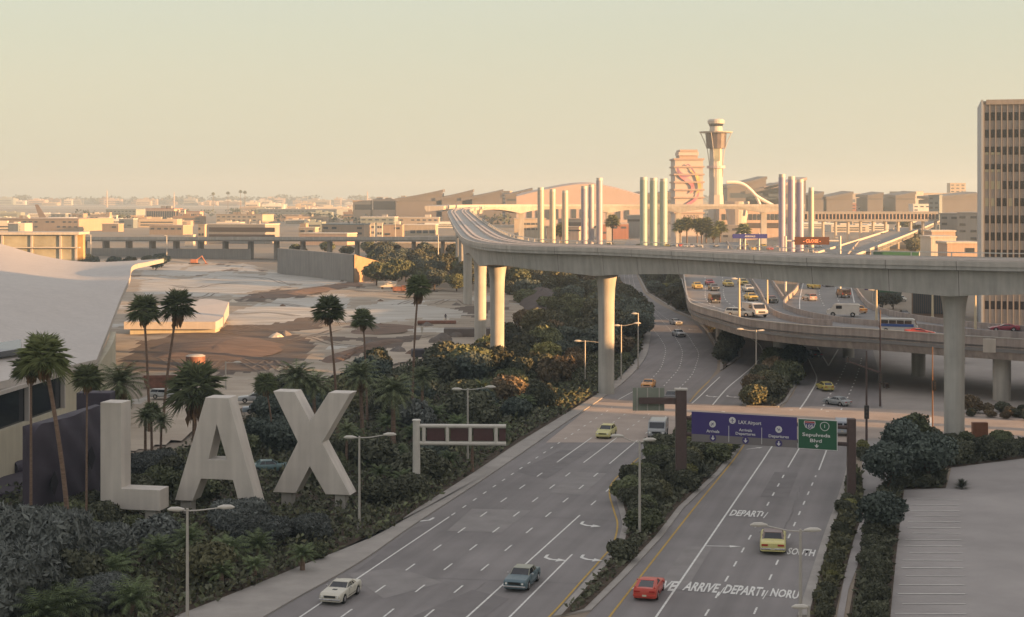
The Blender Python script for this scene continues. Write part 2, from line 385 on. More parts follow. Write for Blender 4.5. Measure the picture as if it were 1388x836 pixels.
dashes([(917, 530), (934, 513), (940, 504), (945, 490), (947, 481), (945, 474), (940, 467), (930, 452), (912, 438), (880, 413), (862, 392), (857, 372)], 3.7, 1.3)
solid([(838, 542), (858, 531)], .15, n=1)
solid([(829, 876), (890, 836), (1033, 626), (1048, 600)], .17, n=1) if False else None
solid([(868, 868), (890, 836), (1033, 626), (1048, 603)], .17, n=1)
dashes([(940, 862), (992, 773), (1044, 678), (1066, 638)], 5.2, 1.9); solid([(1068, 634), (1086, 603.5)], n=1)
dashes([(1022, 833), (1047, 777), (1081, 702), (1106, 645)], 5.2, 1.9); solid([(1110, 637.5), (1122.5, 605)], n=1)
# yellow edge lines
solid([(1010, 601), (992.5, 626), (937, 694), (829, 833), (800, 872)], .16, MY, 4)
solid([(x - 6, y) for x, y in med_left[0:4]] + [(831, 738), (837, 712), (832, 692), (826, 668), (832, 652), (853, 632), (868, 619)], .16, MY, 6)
solid([(962, 516), (945, 533), (935, 545)], .16, MY, 4)
# middle road and far road
solid([(966, 549), (985, 527), (1005, 510), (1022, 495), (1033, 480), (1030, 468), (1018, 459)], .2, n=6)
solid([(938, 547), (950, 536), (963, 523), (976, 511)], .18, n=6)
solid([(1084, 555), (1096, 537), (1107, 515), (1101, 498), (1095, 485), (1090, 474)], .22, n=6)
solid([(1108, 471), (1123, 496), (1136, 474)], .28, n=1)
dashes([(1113, 556), (1128, 530), (1142, 505), (1152, 480), (1158, 468)], 4.5, 1.6, .22)
dashes([(1140, 556), (1153, 530), (1163, 505), (1168, 485)], 4.5, 1.6, .22)
solid([(1262, 566), (1262, 584)], .35, n=1)
for yy, xa, xb in ((556, 930, 1000), (556, 1070, 1160), (588, 1150, 1250)): dashes([(xa, yy), (xb, yy + 3)], 5.0, .5, .5, n=1)
for pts in ([(880, 548), (1380, 567)], [(900, 572), (1380, 577)]):
    solid(pts, .1, n=1)
# expansion joints / repaired strips on the roads
JT = MB()
for a, b in (((560, 783), (800, 792)), ((700, 655), (835, 661)), ((905, 800), (1085, 812)), ((960, 700), (1125, 706)), ((700, 700), (835, 706))):
    a = W(*a); b = W(*b); seg(a, b, .05, JT, .046)
for px in ([(600, 836), (660, 790)], [(1060, 730), (1085, 660)], [(860, 560), (920, 500)]):
    p = pxpath(px, 0, 6)
    for i in range(len(p) - 1): 
        q = p[i] + Vector((rnd.uniform(-.15, .15), 0, 0)); q2 = p[i + 1] + Vector((rnd.uniform(-.15, .15), 0, 0)); seg(q, q2, .07, JT, .046)
struct(JT.build('road_joints', mat('tar', (.12, .112, .11), .6, var=.2, scale=2)))
struct(MY.build('lane_markings', LINE_Y))
PA, PB = MB(), MB()
for k, q in enumerate([[(470, 778), (540, 770), (600, 790), (520, 812)], [(560, 716), (604, 703), (512, 764), (480, 776)], [(640, 690), (720, 692), (680, 722), (606, 720)], [(700, 640), (760, 610), (800, 612), (740, 650)], [(930, 740), (965, 742), (930, 800), (890, 798)], [(1050, 640), (1082, 641), (1068, 676), (1030, 674)], [(1090, 760), (1108, 761), (1098, 800), (1076, 798)], [(560, 836), (640, 800), (690, 812), (640, 850)], [(780, 640), (822, 642), (790, 672), (745, 668)]]):
    (PA if k % 2 else PB).sheet([W(*v)[:2] for v in q], .044 + .0003 * k)
struct(PA.build('road_patch', mat('asphalt_patch_dark', (.168, .157, .157), .9, var=.12, scale=.5, detail=9))); struct(PB.build('road_patch', mat('asphalt_patch_pale', (.225, .212, .208), .9, var=.12, scale=.5, detail=9)))
# arrows
U = Vector((math.sin(R(15)), math.cos(R(15)), 0)); V = Vector((U.y, -U.x, 0))
def arrow(px, shape, s=1.0, mirror=1, rot=0.0, z=.058):
    o = W(*px); c, n = math.cos(rot), math.sin(rot)
    for poly in shape:
        pts = []
        for a, b in poly:
            a *= mirror; a, b = a * c - b * n, a * n + b * c
            p = o + V * a * s + U * b * s; pts.append((p.x, p.y))
        MK.sheet(pts, z)
straight = [[(-.1, -1.5), (.1, -1.5), (.1, .5), (-.1, .5)], [(-.38, .5), (.38, .5), (0, 1.5)]]
turn = [[(-.8, 1.3), (-.55, 1.45), (-.5, .4), (.1, -.1), (.5, -.15), (.5, -.5), (-.1, -.45), (-.75, .2)], [(.5, .25), (.5, -.95), (1.35, -.35)]]
arrow((796, 712), turn, 1.0); arrow((748, 758), turn, 1.0); arrow((797, 758), turn, 1.0)
arrow((571, 706), turn, 1.1, -1); arrow((981, 741), straight, 1.0, 1, R(-80)); arrow((1023, 608), straight, .9, 1, R(-40))
arrow((963, 537.5), turn, 1.0); arrow((991, 538), turn, 1.0); arrow((938, 465 - 18), turn, 1.2)
struct(MK.build('lane_markings', LINE))
# text
def text_mesh(txt, size=1.0, extrude=0.0, bold=0.0, align='LEFT'):
    c = bpy.data.curves.new('t', 'FONT'); c.body = txt; c.size = size; c.extrude = extrude; c.offset = bold; c.align_x = align; c.resolution_u = 2
    o = bpy.data.objects.new('t', c); COL.objects.link(o)
    bpy.context.view_layer.update()
    me = bpy.data.meshes.new_from_object(o.evaluated_get(bpy.context.evaluated_depsgraph_get()))
    bpy.data.objects.remove(o); return me
def road_text(txt, pa, pb, hpx, name='road_lettering'):
    a = W(*pa); b = W(*pb)
    me = text_mesh(txt, 1, 0, .03)
    xs = [v.co.x for v in me.vertices]; ys = [v.co.y for v in me.vertices]; x0, x1, y0, y1 = min(xs), max(xs), min(ys), max(ys)
    top = W(pa[0], pa[1] - hpx).y - a.y
    for v in me.vertices:
        s = (v.co.x - x0) / (x1 - x0); t = (v.co.y - y0) / (y1 - y0)
        p = a + (b - a) * s + U / U.y * top * t
        v.co = (p.x, p.y, .06)
    me.materials.append(LINE); struct(link(name, me))
road_text('ARRIVE', (856, 799), (912, 802), 13)
road_text('ARRIVE', (924, 801), (971, 804.5), 12); road_text('/', (972.5, 809), (976.5, 809), 12)
road_text('DEPART', (979, 805), (1030, 809), 12); road_text('/', (1033, 813), (1037, 813), 12)
road_text('NORU', (1043, 809), (1081, 813), 11)
road_text('DEPART', (988, 699.5), (1030, 701.5), 8); road_text('/', (1034, 703), (1037.5, 703), 8)
road_text('SOUTH', (1066, 752), (1103, 755), 9)

# --- construction site to the left: sand sheet with real ruts
def hnoise(x, y):
    return math.sin(x * .21 + 3 * math.sin(y * .05)) * .16 + math.sin(y * .33 + 2 * math.sin(x * .07)) * .16 + math.sin((x + y) * .6) * .06
site = [W(x, y)[:2] for x, y in [(60, 640), (250, 600), (330, 560), (450, 515), (560, 490), (620, 480), (690, 452), (725, 428), (722, 412), (690, 396), (600, 392), (512, 384), (480, 372), (378, 368), (330, 357), (230, 352), (100, 352), (-80, 352), (-100, 640)]]
xs = [p[0] for p in site]; ys = [p[1] for p in site]
nx, ny = 210, 420; mb = MB(); idx = {}
for j in range(ny + 1):
    for i in range(nx + 1):
        X = min(xs) + (max(xs) - min(xs)) * i / nx; Y = min(ys) + (max(ys) - min(ys)) * j / ny
        if inpoly(X, Y, site): idx[i, j] = len(mb.v); mb.v.append((X, Y, .32 + hnoise(X, Y) * .8))
from mathutils import noise as _ns
PALE = [[(225, 447), (300, 425), (380, 408), (440, 400), (475, 404), (470, 425), (430, 434), (380, 444), (300, 450)], [(440, 437), (480, 418), (520, 410), (600, 416), (640, 430), (570, 436), (500, 440)], [(185, 400), (190, 386), (300, 372), (420, 370), (480, 380), (380, 392), (260, 404)], [(180, 375), (200, 362), (330, 360), (350, 366), (260, 374)]]
SANDY = [[(455, 512), (480, 494), (530, 472), (560, 463), (620, 458), (665, 458), (670, 478), (600, 494), (540, 508), (470, 522)], [(150, 640), (190, 545), (240, 522), (300, 510), (350, 520), (340, 560), (260, 600), (200, 625)]]
DARK = [[(150, 505), (175, 462), (260, 451), (330, 447), (398, 454), (425, 470), (410, 492), (340, 504), (250, 512)], [(430, 494), (470, 478), (520, 462), (548, 461), (540, 470), (480, 487)], [(310, 410), (355, 410), (430, 398), (490, 386), (470, 384), (380, 396)], [(290, 446), (400, 436), (450, 434), (420, 448), (320, 452)], [(600, 415), (660, 412), (690, 420), (640, 430)]]
def zone(X, Y):
    k = _ns.noise(Vector((X * .10, Y * .022, 3))) * 10 + _ns.noise(Vector((X * .5, Y * .09, 7))) * 4
    x = CX + X / Y * F + k * 1.6; y = HY + H * F / Y + k * .8
    if any(inpoly(x, y, P) for P in DARK): return 2
    if any(inpoly(x, y, P) for P in PALE): return 1
    if any(inpoly(x, y, P) for P in SANDY): return 3
    s_ = _ns.noise(Vector((X * .05, Y * .05 * 1.0, 1))) + .5 * _ns.noise(Vector((X * .16, Y * .09, 9)))
    return 2 if s_ < -.42 else (1 if s_ > .40 else 0)
for (i, j) in idx:
    q = [(i, j), (i + 1, j), (i + 1, j + 1), (i, j + 1)]
    if all(k in idx for k in q): mb.f.append(tuple(idx[k] for k in q)); v = mb.v[idx[i, j]]; mb.mi.append(zone(v[0], v[1]))
ST = (.5, 1.3, 1)
SANDM = [mat('sand', (.40, .35, .29), .95, detail=12, scale=.12, col2=(.24, .195, .15), bump=.7, bscale=1.2, stretch=ST), mat('slurry', (.50, .49, .46), .75, detail=12, scale=.15, col2=(.30, .27, .235), bump=.4, bscale=1.2, stretch=(.3, 2, 1)), mat('dug_dirt_flat', (.135, .105, .085), .98, detail=12, scale=.2, col2=(.085, .062, .05), bump=.9, bscale=1.5, stretch=(.35, 1.8, 1)), mat('pale_sand', (.46, .40, .33), .95, detail=12, scale=.2, col2=(.34, .285, .23), bump=.4, bscale=2, stretch=ST)]
struct(mb.build('sand_lot', SANDM, smooth=True, fix=False))
DIRT = mat('dug_dirt', (.15, .10, .075), .98, var=.35, scale=.3, bump=.8, bscale=1.5, stretch=(.5, 1.5, 1), detail=10)
def mound(px, hgt, name='dirt_bank', m=DIRT, lab=None, n=20, seed=1):
    P = [W(x, y) for x, y in px]; c = sum(P, Vector()) / len(P); ring = smooth_path([Vector(p) for p in P + [P[0]]], 4)[:-1]
    r = random.Random(seed); vs = [(c.x, c.y, hgt + .3)]; fs = []; K = 5
    for k in range(1, K + 1):
        t = k / K
        for p in ring:
            q = c.lerp(p, t); vs.append((q.x + r.uniform(-.3, .3), q.y + r.uniform(-.3, .3), .25 + hgt * (1 - t ** 1.5) + r.uniform(-.08, .12) * hgt))
    m_ = len(ring)
    for i in range(m_): fs.append((0, 1 + i, 1 + (i + 1) % m_))
    for k in range(K - 1):
        for i in range(m_):
            a = 1 + k * m_; b = 1 + (k + 1) * m_; fs.append((a + i, b + i, b + (i + 1) % m_, a + (i + 1) % m_))
    return struct(MB().add(vs, fs).build(name, m, smooth=True))
mound([(190, 492), (215, 470), (260, 462), (330, 458), (385, 466), (370, 482), (300, 492)], .9)
mound([(320, 405), (355, 410), (430, 398), (490, 388), (470, 384), (380, 397)], .8, seed=2)
mound([(430, 490), (470, 478), (520, 462), (545, 462), (540, 468), (480, 485), (445, 497)], .9, seed=3)
mound([(452, 446), (500, 440), (560, 443), (545, 452), (480, 455)], .5, seed=4)
mound([(700, 408), (725, 398), (750, 400), (768, 412), (760, 425), (715, 425)], 4.0, 'dirt_mound', mat('dark_dirt', (.07, .055, .055), .95, var=.3, scale=.4, bump=.5), seed=5)
# wheel tracks pressed into the sand
TK = MB(); tr_ = random.Random(8)
for k in range(26):
    x0, y0 = tr_.uniform(190, 640), tr_.uniform(375, 500); L_ = tr_.uniform(60, 170); pts_ = [(x0 + L_ * t, y0 + tr_.uniform(-6, 6) * (y0 - 266) / 150 + (8 if k % 3 == 0 else -6) * t * t) for t in (0, .3, .6, 1)]
    pp_ = pxpath(pts_, 0, 10)
    for off in (-.9, .9):
        q = offs(pp_, off)
        for i in range(len(q) - 1):
            m_ = (q[i] + q[i + 1]) / 2
            if not (inpoly(q[i].x, q[i].y, site) and inpoly(q[i + 1].x, q[i + 1].y, site)): continue
            t = (q[i + 1] - q[i]).normalized(); n = Vector((-t.y, t.x, 0)) * .22
            za, zb_ = [.32 + hnoise(v.x, v.y) * .8 + .05 for v in (q[i], q[i + 1])]
            TK.add([(q[i].x + n.x, q[i].y + n.y, za), (q[i].x - n.x, q[i].y - n.y, za), (q[i + 1].x - n.x, q[i + 1].y - n.y, zb_), (q[i + 1].x + n.x, q[i + 1].y + n.y, zb_)], [(0, 1, 2, 3)])
struct(TK.build('wheel_tracks', mat('track_dark', (.16, .125, .10), .95, var=.3, scale=.5)))
# planting bed along the left road
R1 = [W(x, y)[:2] for x, y in [(-60, 900), (120, 885), (255, 832), (345, 797), (420, 764), (470, 744), (520, 724), (565, 695), (640, 640), (700, 599), (760, 564), (800, 541), (832, 519), (852, 501), (866, 482), (872, 450), (866, 428), (840, 402), (828, 378), (830, 350), (700, 350), (640, 380), (690, 400), (735, 425), (700, 460), (640, 475), (560, 497), (470, 520), (400, 540), (330, 575), (250, 610), (180, 640), (60, 660), (-60, 680)]]
struct(MB().sheet([((p[0] + .25, p[1] - .1) if 2 <= k <= 13 else p) for k, p in enumerate(R1)], .09).build('planting_soil', SOIL))
# far ground: runway and aprons
rw = mat('runway_concrete', (.45, .40, .33), .9, var=.1, scale=.01)
struct(MB().sheet([(-2400, 3900), (-300, 3900), (-300, 4100), (-2400, 4100)], .3).build('runway', rw))
struct(MB().sheet([(-2400, 4500), (-300, 4500), (-300, 4800), (-2400, 4800)], .3).build('runway', rw))
struct(MB().sheet([(-2400, 2400), (-500, 2400), (-500, 2600), (-2400, 2600)], .2).build('taxiway', rw))
# hazy hills behind everything
hv = []; hf = []; hr = random.Random(5)
NX = 120
for i in range(NX + 1):
    X = -2500 + 5000 * i / NX
    a = 16 + 10 * math.sin(i * .11 + 1) + 6 * math.sin(i * .37) + hr.uniform(-2, 2)
    if X > -300: a += 6
    hv += [(X, 6050, 0), (X, 6400, a), (X, 6900, a * .9), (X, 7150, 0)]
for i in range(NX):
    for k in range(3): hf.append((i * 4 + k, i * 4 + 4 + k, i * 4 + 5 + k, i * 4 + 1 + k))
struct(MB().add(hv, hf).build('hills', mat('hillside', (.16, .15, .12), .95, var=.4, scale=.02, detail=10), smooth=True))
# ================================================================== LETTERS
def letter(name, poly, hole, px, zb, label):
    Y = gy(px[1]) * (H - zb) / H; X = XD(px[0], Y)
    root = thing(name, label, 'letter', (X, Y, 0), -R(12), 'giant white letters on the planted bank')
    T = 2.0; n = len(poly)
    vs = [(x, 0, z + zb) for x, z in poly] + [(x, T, z + zb) for x, z in poly]
    import bmesh
    me = bpy.data.meshes.new('letter_body'); bm = bmesh.new()
    bv = [bm.verts.new((x, 0, z + zb)) for x, z in poly]
    loops = [bv]
    if hole: loops.append([bm.verts.new((x, 0, z + zb)) for x, z in hole])
    ed = []
    for lp in loops:
        for i in range(len(lp)): ed.append(bm.edges.new((lp[i], lp[(i + 1) % len(lp)])))
    bmesh.ops.triangle_fill(bm, edges=ed, use_beauty=True)
    r = bmesh.ops.extrude_face_region(bm, geom=bm.faces[:])
    bmesh.ops.translate(bm, verts=[g for g in r['geom'] if isinstance(g, bmesh.types.BMVert)], vec=(0, T, 0))
    bmesh.ops.recalc_face_normals(bm, faces=bm.faces)
    bmesh.ops.bevel(bm, geom=[e for e in bm.edges if len(e.link_faces) == 2 and e.calc_face_angle(0) > .3], offset=.03, segments=1, affect='EDGES')
    bm.to_mesh(me); bm.free(); me.materials.append(LETM); link('letter_body', me, root)
    return root
LETM = mat('letter_paint', (.56, .52, .48), .6, var=.05, scale=.6, grime=.12, bump=.05, bscale=6)
Lr = letter('giant_letter', [(0, 0), (5.8, 0), (5.8, 1.9), (2.05, 1.9), (2.05, 9.7), (0, 9.7)], None, (136, 689), 1.5, 'tall white letter L standing at the left end of the sign')
Ar = letter('giant_letter', [(0, 0), (1.75, 0), (2.6, 2.1), (5.75, 2.1), (6.35, 0), (8.1, 0), (5.3, 9.7), (3.05, 9.7)], [(3.35, 3.95), (5.15, 3.95), (4.15, 7.2)], (237, 678), 1.6, 'tall white letter A with a triangular hole, middle of the sign')
Xr = letter('giant_letter', [(0, 0), (2.3, 0), (3.7, 2.6), (5.3, 0), (7.75, 0), (4.95, 4.9), (7.8, 9.7), (5.6, 9.7), (3.75, 6.9), (2.15, 9.7), (0, 9.7), (2.5, 4.9)], None, (370, 667), 1.6, 'tall white letter X at the right end of the sign, beside the sidewalk')
for rt, zz, xs_ in ((Lr, 1.5, (.9, 4.7)), (Ar, 1.6, (.9, 7.2)), (Xr, 1.6, (1.2, 6.6))):
    for x in xs_:
        MB().bb(x - .5, x + .5, .4, 1.6, -.3, zz + .02).build('stilt', CONC, rt)

# ================================================================== GUIDEWAY (curving elevated track)
gp = [(607, 620, 24.0), (609, 520, 23.3), (614.5, 415, 22.5), (621, 340, 22.2), (629, 292, 22.2), (645, 266, 22.2), (670, 252, 22.2), (720, 243, 22.2), (770, 239, 22.2), (818, 234.5, 22.2), (900, 223, 22.2), (990, 210.5, 22.2), (1080, 199.5, 22.2), (1200, 191.5, 22.2), (1296, 187.5, 22.2), (1388, 184, 22.2)]
near = [Vector((XD(x, d), d, z)) for x, d, z in gp]
near = [Vector((-22, 790, 24.6)), Vector((-26, 700, 24.4))] + near + [Vector((80, 180.5, 22.2)), Vector((120, 178, 22.2)), Vector((190, 177, 22.2)), Vector((300, 177, 22.2))]
near = smooth_path(near, 8)
WID = 8.6
gw = thing('elevated_guideway', 'long pale concrete elevated guideway sweeping across the roads on tall round columns', 'viaduct')
path0 = [Vector((p.x, p.y, 0)) for p in near]
# travel direction is toward camera then right: the far (inner) side lies to the LEFT of travel
cent = offs(near, WID / 2)
PIERS = []     # (x,y)
def nearest(c, X, Y): return min(range(len(c)), key=lambda i: (c[i].x - X) ** 2 + (c[i].y - Y) ** 2)
def npx(x, y0, y1): return min((i for i in range(len(cent)) if y0 < cent[i].y < y1), key=lambda i: abs(CX + cent[i].x / cent[i].y * F - x))
pi = [npx(1297, 185, 205), npx(819, 225, 250), npx(673, 262, 300), npx(651, 320, 400), nearest(cent, -12, 440), nearest(cent, -16, 520), nearest(cent, -20, 610), nearest(cent, -22, 700), nearest(cent, 112, 182), nearest(cent, 175, 182)]
cum = [0]
for i in range(1, len(cent)): cum.append(cum[-1] + (cent[i] - cent[i - 1]).length)
def haunch(i):
    d = min(abs(cum[i] - cum[k]) for k in pi)
    return 2.75 + 1.15 * max(0, 1 - d / 26) ** 1.6
deckprof = lambda i: [(0, -.05), (0, -.95), (.9, -1.05), (1.25, -haunch(i) - .3), (WID - 1.25, -haunch(i) - .3), (WID - .9, -1.05), (WID, -.95), (WID, -.05)]
GCON = mat('guideway_concrete', (.43, .415, .385), .85, var=.10, scale=.3, bump=.12, bscale=4, grime=.2)
MB().sweep(near, deckprof).build('girder', GCON, gw)
MB().sweep(near, [(-.12, -.5), (-.12, .12), (.16, .12), (.16, -.04), (-.0, -.5)]).build('edge_beam', CONC_L, gw)
MB().sweep(near, [(WID + .12, -.5), (WID + .12, .35), (WID - .16, .35), (WID - .16, -.04), (WID, -.5)]).build('edge_beam', CONC_L, gw)
TRK = mat('track_slab', (.52, .46, .42), .8, var=.1, scale=.5)
for o in (1.3, 2.5, 5.4, 6.6):
    MB().sweep(near, [(o, -.04), (o, .28), (o + .55, .28), (o + .55, -.04)]).build('running_track', TRK, gw)
mb = MB().sweep(near, [(WID - .06, .78), (WID - .06, .9), (WID + .06, .9), (WID + .06, .78)])
acc = 0; farp = offs(near, WID)
last = 0
for i in range(len(near)):
    if cum[i] - last > 5.2 or i == 0:
        last = cum[i]; p = farp[i]; mb.box((p.x, p.y, p.z + .58), (.12, .12, .5))
mb.build('handrail', STEELW, gw)
# expansion joints across girder face (thin recess lines) and service boxes
mb = MB()
for k in pi:
    p = near[k]; t = (near[min(k + 1, len(near) - 1)] - near[k - 1]).normalized(); 
PROF = [(0, 1.28), (1.2, 1.22), (5, 1.2), (11.0, 1.22), (14.2, 1.24), (16.2, 1.32), (17.4, 1.46), (18.35, 1.64)]
for q, k in enumerate(pi):
    c = cent[k]; zt = c.z - haunch(k) - .3 + .03; sc = zt / 18.35
    rb = MB().tube([(c.x, c.y, 0)] + [(c.x, c.y, z * sc) for z, r in PROF[1:]], [r for z, r in PROF], 28)
    rb.build('column', GCON, gw, smooth=True)

mb = MB()
for i in range(4, len(near) - 4, 1):
    if int(cum[i] / 9) != int(cum[i - 1] / 9):
        t_ = (near[i + 1] - near[i]).normalized(); pf = deckprof(i); nv = Vector((-t_.y, t_.x, 0)); vs = []
        for q in (0, .07):
            for (o_, z_) in [(-.13, .1), (-.13, -.52), (-.015, -.53), (-.015, -.96), (.9, -1.07), (1.24, pf[3][1] - .015), (1.6, pf[3][1] - .015)]: vs.append(near[i] + t_ * q + nv * o_ + Vector((0, 0, z_)))
        mb.add(vs, [(k, k + 1, k + 8, k + 7) for k in range(6)])
mb.build('segment_joint', mat('joint_dark', (.13, .12, .11), .9), gw, fix=False)
# sunlit cross viaduct in the distance
v2 = smooth_path([Vector((-32, 740, 24.6)), Vector((-26, 800, 24.8)), Vector((5, 845, 24.8)), Vector((60, 862, 24.8)), Vector((110, 862, 24.8)), Vector((160, 862, 24.8))], 8)
cv = thing('distant_viaduct', 'sunlit pale viaduct with arched haunches crossing in front of the terminals', 'viaduct')
cm2 = [0]
for i in range(1, len(v2)): cm2.append(cm2[-1] + (v2[i] - v2[i - 1]).length)
pp = [i for i in range(len(v2)) if i and any(cm2[i - 1] < s <= cm2[i] for s in [70 + 45 * k for k in range(5)])]
def h2(i):
    d = min(abs(cm2[i] - cm2[k]) for k in pp); return 1.7 + 2.2 * max(0, 1 - d / 20) ** 2
MB().sweep(v2, lambda i: [(0, .9), (0, -.2), (.8, -h2(i)), (8.2, -h2(i)), (9, -.2), (9, .9)]).build('girder', CONC_L, cv)
for k in pp:
    p = v2[k]; MB().box((p.x, p.y + 4.5, (p.z - h2(k)) / 2), (3.0, 3.0, p.z - h2(k) + .05)).build('column', CONC_L, cv)

# ================================================================== ELEVATED RAMP ROADS (deck z 8.3)
ZR = 8.3
Ntop = [(918, 330), (922, 350), (926, 370), (928, 383), (932, 405), (941, 414), (973, 423.5), (1007, 432.5), (1038, 437), (1100, 443), (1160, 446.5), (1215, 450), (1290, 455.5), (1388, 461.5), (1500, 470)]
N_ = pxpath(Ntop, ZR + 1.0, 8); N_ = [Vector((p.x, p.y, ZR)) for p in N_]
Mtop = [(1098, 325), (1094, 345), (1088, 368), (1080, 388), (1066, 402), (1063, 409), (1070, 414), (1090, 420.5), (1124, 427), (1165, 432), (1239, 438), (1316, 445.5), (1388, 450), (1500, 458)]
M_ = [Vector((p.x, p.y, ZR)) for p in pxpath(Mtop, ZR + 1.0, 8)]
W1top = [(985, 325), (998, 345), (1010, 362), (1020, 378), (1030, 393), (1040, 412), (1050, 420), (1070, 427), (1100, 431.5), (1128, 433)]
W1 = [Vector((p.x, p.y, ZR)) for p in pxpath(W1top, ZR + 1.0, 8)]
Otop = [(1165, 325), (1148, 345), (1146, 360), (1152, 376), (1160, 388), (1170, 402), (1182, 412), (1210, 421), (1260, 429), (1320, 436), (1388, 441), (1500, 448)]
O_ = [Vector((p.x, p.y, ZR)) for p in pxpath(Otop, ZR + 1.0, 8)]
G1top = [(1012, 325), (1022, 345), (1034, 362), (1046, 378), (1056, 392), (1062, 401)]
G1 = [Vector((p.x, p.y, ZR)) for p in pxpath(G1top, ZR + 1.0, 8)]
ramp = thing('elevated_ramp', 'two level curving concrete ramp road carrying cars past the office tower', 'ramp')
def slab(A, B, z0, z1, name, m):
    P = [(p.x, p.y) for p in A] + [(p.x, p.y) for p in B[::-1]]
    return MB().prism(P, z0, z1).build(name, m, ramp)
slab(N_, W1[:-8] + M_[int(8 * 8.2):], ZR - .9, ZR, 'road_deck', ASPH_R)
slab(W1, G1 + M_[41:int(8 * 8.2)], ZR - .9, ZR - .004, 'road_deck', ASPH_R)
slab(M_, O_, ZR - .9, ZR - .008, 'road_deck', ASPH_R)
PAR = [(0, -.35), (0, 1.2), (.22, 1.2), (.34, .1), (.34, 0), (.3, -.3)]
GIRD = [(-.02, -1.0), (-.02, -.25), (.3, -.25), (2.4, -.92), (2.4, -2.0), (1.4, -2.0)]
MB().sweep(N_, PAR).build('parapet', CONC_D, ramp)
MB().sweep(N_, [(0.6, -2.05), (-.05, -.28), (1, -.28), (7.5, -.93), (7.5, -2.05)]).build('girder', CONC_D, ramp)
MB().sweep(N_, [(-.06, 1.1), (-.06, 1.25), (.26, 1.25), (.26, 1.1)]).build('parapet_cap', CONC, ramp)
for P_, sg, nm in ((M_, 1, 'parapet'), (W1, 1, 'parapet'), (O_, 1, 'parapet'), (G1, 1, 'parapet')):
    MB().sweep(P_, [(-.16, -.9), (-.16, 1.0), (.16, 1.0), (.16, -.9)]).build(nm, CONC_D, ramp)
MB().sweep(M_[:44], [(-.3, -2.05), (-.3, -.8), (4.5, -.8), (4.5, -2.05)]).build('girder', CONC_D, ramp)
for P_, a in ((O_, -5.0), (W1, -4.0)):
    MB().sweep(P_, [(0, -2.0), (0, -.85), (a, -.85), (a, -2.0)]).build('girder', CONC_D, ramp)
MB().box((XD(1340, 222.5), 222.5 - .35, 9.0), (1.7, .5, 1.9), rz=-R(15)).build('utility_box', CONC_L, ramp)
for x, yb, r in ((1058, 500, 1.35), (1245, 518, 1.15), (1358, 552, 1.3), (1150, 492, 1.1), (1300, 500, 1.1), (978, 470, 1.2), (1430, 535, 1.3)):
    p = W(x, yb) * 1.035; MB().tube([(p.x, p.y, 0), (p.x, p.y, ZR - 1.9)], r, 20).build('column', CONC, ramp, smooth=True)
DM = MB()
RM = MB(); MKs = MK; MK = RM
solid([(924, 377), (930, 398), (940, 407), (975, 418), (1010, 427)], .18, RM, 6, .02, ZR)
dashes([(948, 372), (951, 390), (957, 410), (975, 417)], 6, 2, .2, 6, .02, 0, ZR) if False else None
def dashR(px, cyc=7.0, ln=2.2, w=.2):
    p = pxpath(px, ZR, 8); s = 0
    for i in range(len(p) - 1):
        L = (p[i + 1] - p[i]).length
        if (s % cyc) < ln: seg(p[i], p[i + 1], w, RM, ZR + .02)
        s += L
def subpath(px, n=30): return pxpath(px, ZR, n)
def dashR2(px, cyc=7.0, ln=2.2, w=.2):
    p = subpath(px, 30); s = 0
    for i in range(len(p) - 1):
        if (s % cyc) < ln: seg(p[i], p[i + 1], w, RM, ZR + .02)
        s += (p[i + 1] - p[i]).length
dashR2([(955, 355), (956, 385), (957, 405), (972, 417), (1005, 426), (1060, 434), (1130, 439)])
dashR2([(978, 355), (980, 385), (983, 405), (1000, 417), (1040, 427), (1100, 435)])
dashR2([(1000, 355), (1004, 385), (1010, 405), (1024, 417), (1060, 427)])
def solR(px, w=.2):
    p = subpath(px, 8)
    for i in range(len(p) - 1): seg(p[i], p[i + 1], w, RM, ZR + .02)
solR([(1025, 355), (1040, 372), (1052, 390), (1060, 402)])
solR([(1094, 355), (1090, 378), (1086, 395), (1084, 408), (1084, 419)]); solR([(1150, 362), (1152, 380), (1155, 395), (1158, 410)])
dashR2([(1114, 355), (1111, 380), (1111, 400), (1118, 416)]); dashR2([(1132, 355), (1132, 380), (1134, 400), (1140, 417)])
MK = MKs
RM.build('lane_marking', LINE, ramp)

# ================================================================== GLASS PYLONS
def pylon(x, ytop, ybase, wpx, col, name_lab, grp):
    Y = gy(ybase); X = XD(x, Y); ht = ZD(ytop, Y); r = wpx * Y / F / 2
    root = thing('glass_pylon', name_lab, 'pylon', (X, Y, 0), 0, grp)
    m = mat('pylon_%s' % col, PCOL[col], .35, var=.06, scale=.2, spec=.5)
    MB().tube([(0, 0, 0), (0, 0, ht - 1.2)], r, 20).build('shaft', m, root, smooth=True)
    MB().tube([(0, 0, ht - 1.2), (0, 0, ht)], r * .93, 20).build('cap', mat('pylon_cap', (.5, .48, .44), .5), root, smooth=True)
    mb = MB()
    for k in range(1, 9): mb.tube([(0, 0, ht * k / 9.5), (0, 0, ht * k / 9.5 + .12)], r * 1.012, 20)
    mb.build('panel_seam', mat('seam_grey', (.35, .35, .36), .5), root, smooth=False)
PCOL = {'cream': (.40, .38, .32), 'lilac': (.33, .31, .36), 'mint': (.30, .38, .34), 'violet': (.33, .30, .39)}
G = 'tall round pylons in the distance beyond the curved guideway'
